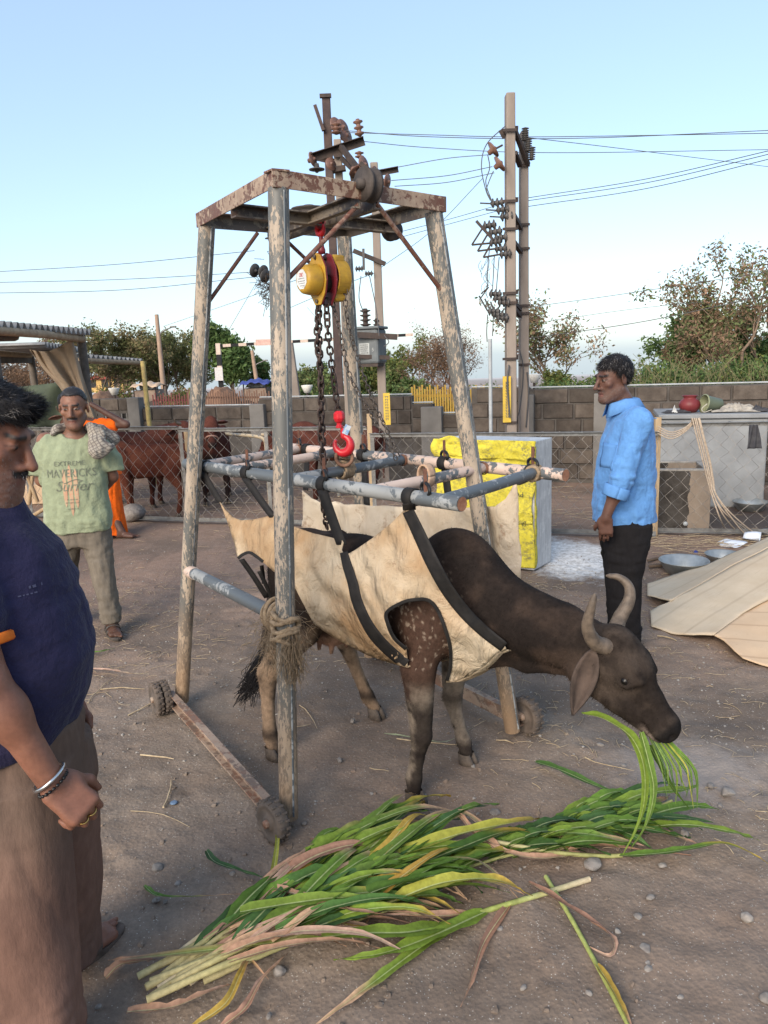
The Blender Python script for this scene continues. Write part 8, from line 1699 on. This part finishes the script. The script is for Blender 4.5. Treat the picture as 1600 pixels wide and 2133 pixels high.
# ================================================================ overhead lines
def P_px(p): q_ = p-_C; return 800+FPX*(q_@_R)/(q_@_F)
def line(pts, r, lab): MB().tube(catmull(pts, 8), r*.62, 5).build('power_line', WIREB, label=lab, cat='power line', group='overhead power lines')
R_ = lambda x, y, d: Yp(x, y, d)
lines = [([R_(720, 272, D5-.2), R_(900, 285, 12.2), R_(1200, 288, 12), R_(1640, 270, 12)], .009, 'top overhead wire running to the right'), ([R_(722, 276, D5-.2), R_(900, 281, 12.2), R_(1120, 285, 12), R_(1640, 277, 12)], .009, 'second overhead wire close under the top one'), ([R_(752, 294, D3-.1), R_(900, 308, 10.4), R_(1150, 318, 10.3), R_(1640, 311, 10.5)], .007, 'overhead wire passing below the top pair'), ([R_(1095, 286, D2), R_(1300, 310, 11), R_(1640, 352, 13)], .007, 'overhead wire sloping down to the right'), ([R_(1100, 412, D2), R_(1350, 372, 9.2), R_(1640, 305, 8)], .007, 'upper of three wires rising to the right'), ([R_(1100, 418, D2), R_(1350, 380, 9.2), R_(1640, 312, 8)], .007, 'middle of three wires rising to the right'), ([R_(1100, 430, D2), R_(1350, 392, 9.2), R_(1640, 322, 8)], .007, 'lowest of three wires rising to the right'), ([R_(829, 348, D4), R_(930, 330, 9.8), R_(1022, 322, D1)], .007, 'upper short wire between the two pole pairs'), ([R_(815, 376, D4-.3), R_(930, 366, 9.7), R_(1026, 347, D1)], .007, 'middle short wire between the two pole pairs'), ([R_(822, 388, D4-.3), R_(930, 380, 9.7), R_(1030, 360, D1)], .007, 'lower short wire between the two pole pairs'), ([R_(790, 560, D4), R_(900, 480, 9.8), R_(1005, 372, D1)], .006, 'slanting stay wire between the pole pairs'), ([R_(1045, 425, D1), R_(930, 458, 9.9), R_(805, 490, D4)], .006, 'wire from the switch gear back to the transformer pole'), ([R_(1048, 436, D1), R_(930, 468, 9.9), R_(805, 502, D4)], .006, 'second wire from the switch gear to the transformer pole'),
         ([R_(-40, 568, 16), R_(250, 550, 15), R_(530, 522, 13.5)], .009, 'top wire across the left sky'), ([R_(-40, 589, 16), R_(250, 582, 15), R_(540, 566, 13.5)], .009, 'middle wire across the left sky'), ([R_(-40, 611, 16), R_(250, 604, 15), R_(540, 576, 13.5)], .009, 'bottom wire across the left sky'), ([R_(545, 570, 13.5), R_(510, 630, 13), R_(475, 690, 13)], .006, 'left guy wire behind the frame'), ([R_(340, 680, 28), R_(480, 632, 22), R_(640, 575, 14)], .010, 'wire from the street light pole to the frame\'s right'), ([R_(560, 660, 14), R_(700, 600, 12), R_(790, 565, D4)], .007, 'wire rising to the transformer pole'), ([R_(1100, 640, 14), R_(1300, 612, 14), R_(1640, 560, 14)], .008, 'upper thin wire before the right trees'), ([R_(1100, 675, 20), R_(1350, 640, 20), R_(1640, 615, 20)], .009, 'middle thin wire before the right trees'), ([R_(1100, 705, 14), R_(1350, 668, 13), R_(1640, 605, 12)], .010, 'lower dark wire before the right trees'), ([R_(640, 640, 14), R_(690, 700, 13), R_(730, 760, 13)], .005, 'right guy wire behind the hoist chain')]
for p, r, lab in lines:
    if lab != 'x' and P_px(p[-1]) > 1590: p = p+[p[-1]+(p[-1]-p[-2])*1.4]          # the spans go on beyond the picture
    elif P_px(p[0]) < 0: p = [p[0]+(p[0]-p[1])*1.2]+p
    line(p, r, lab)
tI = thing('insulator_cluster', Yp(545, 565, 13.4), 'small cluster of insulators on the wires behind the near leg', 'insulators')
for (x, y) in ((530, 563), (548, 566), (552, 575)): disc(tI, y2(x, y, 13.4), (.7, -.5, -.3), .10, PORG)
FA = []
for k in range(90):
    b0 = y2(555+rng.normal(0, 9), 600+rng.normal(0, 22), 13.4); FA.append([b0, b0+rng.normal(0, .06, 3), b0+rng.normal(0, .09, 3)])
tubes_obj('dry_creeper', np.array(FA), .005, M('creeper', (.10, .075, .06), bump=0), tI, kind='stuff')
# ================================================================ trees and shrubs
s = NT('foliage'); c = s.mix(1., s.attr(), s.ramp(s.noise(1.2, 3), [(.3, .75), (.7, 1.25)]), 'MULTIPLY'); tr = s.t.nodes.new('ShaderNodeBsdfTranslucent'); s.L(c, tr.inputs[0]); mx = s.t.nodes.new('ShaderNodeMixShader'); mx.inputs[0].default_value = .35; s.fin(c, .7, 0, .15); s.L(s.b.outputs[0], mx.inputs[1]); s.L(tr.outputs[0], mx.inputs[2]); s.L(mx.outputs[0], s.out.inputs[0]); FOL = s.m
BARK = M('bark', (.17, .125, .09), (.10, .075, .056), 12, .95, bump=.6, bscale=30, bdist=.02)
def tree(base, H, spread, label, cols, nleaf, lsize, seed, levels=4, trunks=1, lean=.25, r0=None, first=.28, clump=.5, up_=.55, group='trees beyond the wall', bark=None, name='tree', droop=0., ratio=.66, wide=1.):
    g = np.random.default_rng(seed); base = np.asarray(base, float); tips = []; BP = []; BR = []; r0 = r0 or H*.022
    def br(p, d, L, r, lv):
        n_ = 5; P = [p]; dd = d
        for i in range(n_): dd = nrm(dd+g.normal(0, .13, 3)+V(0, 0, .05*up_-droop*.05)); P.append(P[-1]+dd*L/n_)
        BP.append(P); BR.append(np.linspace(r, r*.6, len(P)))
        if lv >= 2: tips.extend([(P[k], lv) for k in (2, 3, 4, 5)])
        if lv < levels:
            for k in range(3 if lv < 2 else 3):
                q_ = P[-1] if k == 0 else P[g.integers(2, n_)]; a = g.normal(0, 1, 3); a[2] = abs(a[2])*up_*.6+.1; nd = nrm(dd*.75+nrm(a)*spread); br(q_, nd, L*ratio*g.uniform(.8, 1.2), r*.55, lv+1)
    for k in range(trunks): br(base+V(g.normal(0, .1)*trunks*.5, g.normal(0, .05), 0), nrm(V(g.normal(0, lean), g.normal(0, lean), 1)), H*first, r0*(1 if trunks == 1 else .7), 0)
    # normalise height
    T = np.array([t for t, _ in tips]); zmax = T[:, 2].max()-base[2]; k_ = H/zmax*.97
    kv = V(k_*wide, k_*wide, k_); BP = (np.array(BP)-base)*kv+base; T = (T-base)*kv+base
    t_ = thing(name, base, label, 'tree' if name == 'tree' else 'shrub', group); tubes_obj('trunk', BP, np.array(BR), bark or BARK, t_, 5)
    if nleaf:
        nleaf = int(nleaf*1.7); lsize = lsize*.62; i = g.integers(0, len(T), nleaf); wt = g.random(len(T)) < .86; i = i[wt[i]]; n = len(i); c_ = T[i]+g.normal(0, clump*H*.05, (n, 3)); c_[:, 2] -= droop*np.abs(g.normal(0, H*.03, n)); c_[:, 2] = np.maximum(c_[:, 2], base[2]+.02)
        a = g.normal(0, 1, (n, 3)); a /= np.linalg.norm(a, axis=1)[:, None]; b_ = np.cross(a, g.normal(0, 1, (n, 3))); b_ /= np.linalg.norm(b_, axis=1)[:, None]; sz = lsize*g.uniform(.5, 1.3, (n, 1)); a = a*sz; b_ = b_*sz*.42
        Vv = np.stack([c_-a, c_+b_, c_+a, c_-b_], 1).reshape(-1, 3); cm = np.array(cols)[(vnoise(T[i]*2.5/H*6, seed)*.5+.5+g.normal(0, .18, n)).clip(0, .999).__mul__(len(cols)).astype(int)]; cm = cm*g.uniform(.7, 1.3, (n, 1)); me = npmesh('crown', Vv, np.arange(4*n).reshape(-1, 4), False, np.repeat(np.clip(cm, .005, 1), 4, 0)); link('crown', me, FOL, t_)
    return t_
OLI = [V(.17, .175, .070), V(.13, .15, .062), V(.22, .195, .095), V(.26, .20, .11)]; GRN = [V(.080, .135, .042), V(.105, .165, .055), V(.14, .195, .07), V(.06, .105, .036)]; YGR = [V(.15, .17, .045), V(.10, .135, .04), V(.18, .18, .06)]; DRYB = [V(.22, .14, .085), V(.17, .105, .065), V(.26, .17, .11)]; SPR = [V(.19, .175, .09), V(.25, .165, .10), V(.15, .18, .075), V(.28, .18, .12), V(.17, .19, .085)]
def tpx(px, d): p = Yp(px, 800, d); return V(p[0], p[1], 0)
def hpx(px, py, d): return Yp(px, py, d)[2]
tl_ = [(205, 672, 34, OLI, 5200, .15, 'feathery olive tree behind the shed roof end', .6, .5), (262, 690, 36, OLI, 4600, .15, 'thin feathery tree just left of the street light pole', .55, .5), (370, 688, 38, OLI[:3], 5600, .16, 'feathery olive tree right of the street light pole', .6, .55), (300, 720, 42, GRN[1:]+OLI[:1], 4200, .17, 'lower green tree behind the feathery row', .7, .8), (425, 730, 40, OLI, 3600, .16, 'small olive tree behind the leaning left leg', .6, .6), (150, 700, 40, DRYB+OLI[:1], 4500, .15, 'dry brown tree behind the shed curtain', .6, .6), (60, 735, 30, DRYB, 4200, .10, 'pale dry bush behind the shed posts', .7, .7), (5, 745, 28, DRYB, 3600, .10, 'pale dry bush at the left picture edge', .7, .7)]
for i, (px, py, d, cols, n, ls, lab, sp_, cl) in enumerate(tl_): tree(tpx(px, d), hpx(px, py, d), sp_, lab, cols, int(n*1.4), ls*.8, 20+i, trunks=2, clump=cl*1.3, wide=1.7)
tree(tpx(495, 36), hpx(495, 672, 36), .75, 'dense dark green tree behind the striped height barrier', GRN, 15000, .20, 41, clump=1.15, first=.22, ratio=.68)
tree(tpx(545, 38), hpx(545, 745, 38), .8, 'green tree low beside the dense dark one', GRN[:2]+OLI[:1], 6000, .18, 42, clump=1.1)
for i, (px, py, d, cols, n, lab) in enumerate(((640, 760, 26, GRN[1:3]+OLI[:2], 6500, 'spreading acacia thicket between the near leg and the chains'), (690, 770, 25, GRN[1:3]+OLI[:2], 5200, 'low acacia behind the dark steel pole'), (770, 745, 25, YGR+GRN[2:3], 5500, 'acacia behind the transformer bracket'), (840, 690, 27, YGR, 4200, 'bright yellow-green tree right of the transformer'), (815, 770, 24, GRN[1:3]+OLI[:1], 5600, 'grey-green acacia below the transformer'), (880, 800, 22, GRN[2:3]+DRYB[:1]+YGR[:1], 4000, 'low scrub behind the right leg'))): tree(tpx(px, d), hpx(px, py, d), .85, lab, cols, n, .11, 50+i, trunks=3, clump=.9, first=.3, lean=.5, droop=.3)
tree(tpx(950, 24), hpx(950, 648, 24), .8, 'bare reddish brown thorn tree behind the right leg', DRYB, 5200, .05, 60, levels=5, trunks=3, clump=.7, lean=.4, first=.26, bark=M('bark_red', (.17, .10, .07), (.12, .075, .055), 12, .95))
tree(tpx(905, 25), hpx(905, 690, 25), .8, 'bare brown thorn tree left of the right leg', DRYB, 3000, .05, 61, levels=5, trunks=2, clump=.7, lean=.4, first=.26, bark=BARK)
tree(tpx(1185, 24), hpx(1195, 606, 24), .5, 'slender sparse tree right of the pole pair, sky showing through', SPR, 2300, .11, 62, levels=4, trunks=2, clump=.75, lean=.10, first=.34, ratio=.66, wide=1.25)
tree(tpx(1170, 23), hpx(1190, 770, 23), .9, 'round yellow-green shrub under the slender tree', YGR, 4200, .09, 63, trunks=3, clump=1.2, lean=.5, name='shrub', group='shrubs behind the wall')
tree(tpx(1535, 20), hpx(1535, 488, 20), .55, 'tall sparse tree with forked trunk and russet leaves at right', SPR, 4000, .10, 66, levels=4, trunks=3, clump=.6, lean=.30, first=.36, ratio=.66, bark=M('bark_tan', (.24, .17, .12), (.16, .115, .085), 12, .95))
tree(tpx(1590, 22), hpx(1590, 505, 22), .55, 'russet-leaved tree cut off by the right edge', SPR, 2800, .10, 69, levels=4, trunks=2, clump=.6, lean=.2, first=.36)
tree(tpx(1475, 23), hpx(1475, 640, 23), .85, 'dense dark green tree left of the forked trunk', GRN, 10000, .14, 64, clump=1.1, trunks=2, first=.24, lean=.3)
tree(tpx(1570, 24), hpx(1570, 680, 24), .85, 'dark green tree behind the forked trunk', GRN, 7000, .14, 65, clump=1.1, trunks=2, first=.24, lean=.3)
tree(tpx(1410, 21), hpx(1410, 690, 21), .45, 'young thin russet tree left of the dense green one', SPR, 900, .10, 67, levels=3, trunks=2, clump=.5, lean=.15, first=.4)
for i, (px, py, d) in enumerate(((1290, 775, 17), (1340, 772, 17.5), (1385, 768, 17), (1430, 750, 17), (1480, 745, 17), (1530, 750, 16.5), (1580, 745, 16.5), (1640, 745, 16.5), (1710, 745, 16.5), (1790, 740, 16.5), (1880, 745, 16.5), (1240, 788, 18), (1120, 790, 19))): tree(tpx(px, d), hpx(px, py, d), 1., 'leafy green shrub in the hedge above the right-hand wall' if px > 1280 else ('low green shrub left of the hedge, behind the man in blue' if px > 1200 else 'low green shrub by the wall lamp'), GRN[1:]+YGR[:1], 3400, .075, 80+i, levels=3, trunks=5, clump=1.5, lean=.6, first=.4, name='shrub', group='shrubs behind the wall')
for i, (px, py, d) in enumerate(((230, 800, 26), (370, 805, 25), (400, 812, 24), (860, 815, 19), (1010, 805, 20), (1050, 800, 22), (700, 800, 21), (600, 790, 24), (760, 800, 21))): tree(tpx(px, d), hpx(px, py, d), 1., ('dry golden shrub beyond the wall at left', 'yellowish shrub beyond the low wall', 'second yellowish shrub beyond the low wall', 'dry shrub by the yellow picket fence', 'green shrub behind the picket fence end', 'green shrub behind the tallest pole', 'acacia shrub behind the middle wall', 'green shrub behind the near leg', 'acacia shrub behind the transformer pole')[i], (DRYB+YGR) if i < 4 else GRN[1:]+OLI[:2], 3000, .085, 100+i, levels=3, trunks=5, clump=1.4, lean=.6, first=.4, name='shrub', group='shrubs behind the wall')
# long dry reeds over the right hedge
n = 130; b0 = np.array([Yp(1300+330*u_, 800, 14.5+1.5*w_) for u_, w_ in rng.random((n, 2))]); b0[:, 2] = .8; dv = np.stack([rng.normal(0, .3, n), rng.normal(0, .2, n), .35+.65*rng.random(n)], -1)
tubes_obj('dry_reeds', np.stack([b0, b0+dv*.6, b0+dv+np.stack([rng.normal(0, .15, n), dv[:, 0]*0, dv[:, 0]*0-.08], -1)], 1), .004, M('reed', (.24, .20, .11), (.15, .14, .07), 4, .9, bump=0), label='tall dry reeds and twigs along the hedge', kind='stuff')
# ================================================================ things beyond the wall
BW = [M('barrier_black', (.02, .02, .021), bump=0), M('barrier_white', (.60, .48, .40), (.5, .4, .33), 9, .8, bump=0)]
dg_ = 30.; gb_ = thing('height_barrier', tpx(458, dg_), 'black and white striped height barrier beyond the wall', 'barrier'); a = Yp(448, 721, dg_); b_ = Yp(860, 697, dg_+1)
for k in range(26): MB().beam(a+(b_-a)*k/26, a+(b_-a)*(k+1)/26, .10, .11).build('stripe', BW[k % 2], gb_)
for k in range(9):
    z0 = a[2]+.1-k*.42; MB().beam(V(a[0]+.12, a[1], z0), V(a[0]+.12, a[1], max(0, z0-.42)), .17, .17).build('stripe', BW[(k+1) % 2], gb_)
sg = Yp(456, 779, dg_-.2); MB().box(sg, (.30, .03, .50)).build('notice_board', M('notice_white', (.62, .58, .56), (.5, .47, .46), 14, .7, bump=0), gb_); sg2 = Yp(550, 713, dg_-.2); MB().box(sg2, (.62, .03, .22)).build('notice_board', M('notice_pink', (.62, .40, .34), bump=0), gb_)
LP = M('lamp_pole', (.36, .25, .18), (.28, .20, .15), 5, .85)
for px, pt, d, w_, lab in ((326, 655, 28., .085, 'tall slim street light pole beyond the wall at left'), (525, 730, 34., .09, 'shorter street light pole behind the blue awning')):
    t_ = thing('street_light', tpx(px+8, d), lab, 'street light'); tp = Yp(px, pt, d); bt = tpx(px+14, d); MB().tube([bt, tp], [w_*1.2, w_*.8], 10).build('pole', LP, t_); MB().tube(catmull([tp+V(0, 0, -.9), tp+V(.12, 0, -.62), tp+V(.5, 0, -.45)], 5), .025, 6).build('arm', GALV, t_); MB().box(tp+V(.55, 0, -.44), (.22, .09, .06)).build('lamp_head', GALV, t_, bevel=.02)
a = Yp(600, 715, 16); b_ = Yp(626, 860, 16); MB().beam(b_*V(1, 1, 0), a, .2, .2).build('stay_pole', CONC, label='leaning concrete stay pole just right of the near leg', cat='utility pole', bevel=.02)
# carts with awnings
def cart(px0, px1, py0, py1, d, cmat, lab):
    p = tpx((px0+px1)/2, d); t_ = thing('street_cart', p, lab, 'cart'); A = Yp(px0, py0, d); Bq = Yp(px1, py0, d); z1 = A[2]; wx = Bq[0]-A[0]
    P = np.array([[V(A[0]+wx*u_, d-.7+1.4*v__, z1+.10*math.sin(math.pi*v__)-.16*abs(u_-.5)+.03*math.sin(u_*20+v__*5)) for v__ in np.linspace(0, 1, 7)] for u_ in np.linspace(-.05, 1.05, 14)]); MB().grid(P).build('awning', cmat, t_, solid=.01)
    for u_ in (.08, .92):
        for yy in (-.5, .5): MB().tube([V(A[0]+wx*u_, d+yy, 0), V(A[0]+wx*u_, d+yy, z1-.05)], .02, 6).build('post', IRON, t_)
    MB().box(V(A[0]+wx/2, d, .75), (wx*.9, 1., .5)).build('counter', M('cart_body', (.30, .22, .16), (.16, .12, .10), 4, .8), t_, bevel=.02); MB().box(V(A[0]+wx/2, d, 1.12), (wx*.6, .5, .22)).build('goods', M('cart_goods', (.42, .45, .46), (.1, .09, .1), 8, .8), t_, bevel=.05)
    for u_ in (.2, .8): MB().lathe([(.02, -.04), (.3, -.04), (.33, 0), (.3, .04), (.02, .04)], V(A[0]+wx*u_, d-.55, .33), (0, 1, 0), 18).build('wheel', IRON, t_)
cart(508, 563, 796, 840, 24., M('awning_blue', (.035, .05, .20), (.05, .07, .25), 3, .7), 'street cart with a blue awning beyond the low wall'); cart(283, 336, 802, 835, 26., M('awning_cream', (.52, .38, .26), (.42, .3, .2), 3, .8), 'street cart with a cream awning beyond the wall')
TH = M('thatch', (.26, .145, .085), (.17, .095, .06), 9, .95, bump=.7, bscale=30)
def mound(px0, px1, pt, d, lab, mat):
    A = Yp(px0, 845, d); Bq = Yp(px1, 845, d); zt = Yp((px0+px1)/2, pt, d)[2]; wx = Bq[0]-A[0]; P = np.array([[V(A[0]+wx*u_, d+v__*1.5, max(0, zt*(1-abs(2*u_-1)**2.2)*(1-.7*v__*v__)+.10*fbm(np.array([[u_*8, v__*5, 3]]), 3, 4)[0])) for v__ in np.linspace(-1, 1, 12)] for u_ in np.linspace(0, 1, 30)]); MB().grid(P).build('thatch_hut', mat, label=lab, cat='hut')
mound(415, 512, 806, 23., 'low brown thatched hut beyond the low wall', TH); mound(180, 255, 815, 24., 'brown thatched roof edge beyond the vent wall', TH)
hb = thing('house', tpx(232, 60.), 'distant ochre house with red roof behind the left trees', 'house'); A = Yp(195, 795, 60.); Bq = Yp(270, 795, 60.)
MB().box(V((A[0]+Bq[0])/2, 60., A[2]/2+.1), (Bq[0]-A[0], 3., A[2]+.2)).build('wall', M('ochre', (.55, .36, .13), bump=.1), hb); MB().box(V((A[0]+Bq[0])/2, 60., A[2]+.3), (Bq[0]-A[0]+.4, 3.4, .25)).build('roof', M('roof_red', (.25, .06, .045), bump=.1), hb)
for k in range(3): MB().box(V(A[0]+(k+.5)*(Bq[0]-A[0])/3, 58.48, A[2]*.6+.2), (.5, .04, .6)).build('window', M('win_dark', (.03, .03, .03), bump=0), hb)
# yellow picket fence and brown railing
YP = M('picket_yellow', (.42, .27, .05), (.33, .2, .04), 6, .8, bump=.1); BRF = M('railing_brown', (.17, .095, .065), (.12, .07, .05), 6, .8, bump=.1)
def picket(px0, px1, pt, d, n, mat, lab):
    A = Yp(px0, pt, d); Bq = Yp(px1, pt, d); t_ = thing('picket_fence', A*V(1, 1, 0), lab, 'fence')
    for k in range(n): p = A+(Bq-A)*k/(n-1); MB().beam(V(p[0], p[1], 0), p+V(0, 0, .05*math.sin(k*2.1)), .032, .02, (0, 1, 0)).build('picket', mat, t_)
    for f_ in (.35, .85): MB().beam(V(A[0], A[1]+.03, A[2]*f_), V(Bq[0], Bq[1]+.03, Bq[2]*f_), .03, .05).build('rail', mat, t_)
picket(858, 1045, 806, 15.5, 36, YP, 'yellow picket fence beyond the dip in the wall'); picket(392, 560, 815, 20., 34, BRF, 'rusty brown railing before the thatched hut'); picket(318, 412, 822, 21., 18, M('railing_red', (.15, .05, .045), bump=.1), 'red railing beside the cream awning cart')
# lamps with white shades on the wall
for px, py, lab in ((640, 812, 'white cone garden lamp on the middle of the wall'), (1113, 790, 'white cone garden lamp beside the pole pair'), (238, 817, 'white cone garden lamp on the vent wall')):
    p = PLN(px, py, W0+WN*-.02, WN); t_ = thing('wall_lamp', p-V(0, 0, .12), lab, 'lamp'); MB().lathe([(.001, .075), (.085, .07), (.09, .06), (.045, -.045), (.001, -.05)], p, (0, 0, 1), 18).build('shade', M('lamp_white', (.62, .60, .55), bump=0), t_); MB().tube([p-V(0, 0, .22), p-V(0, 0, .04)], .018, 8).build('stem', IRON, t_)
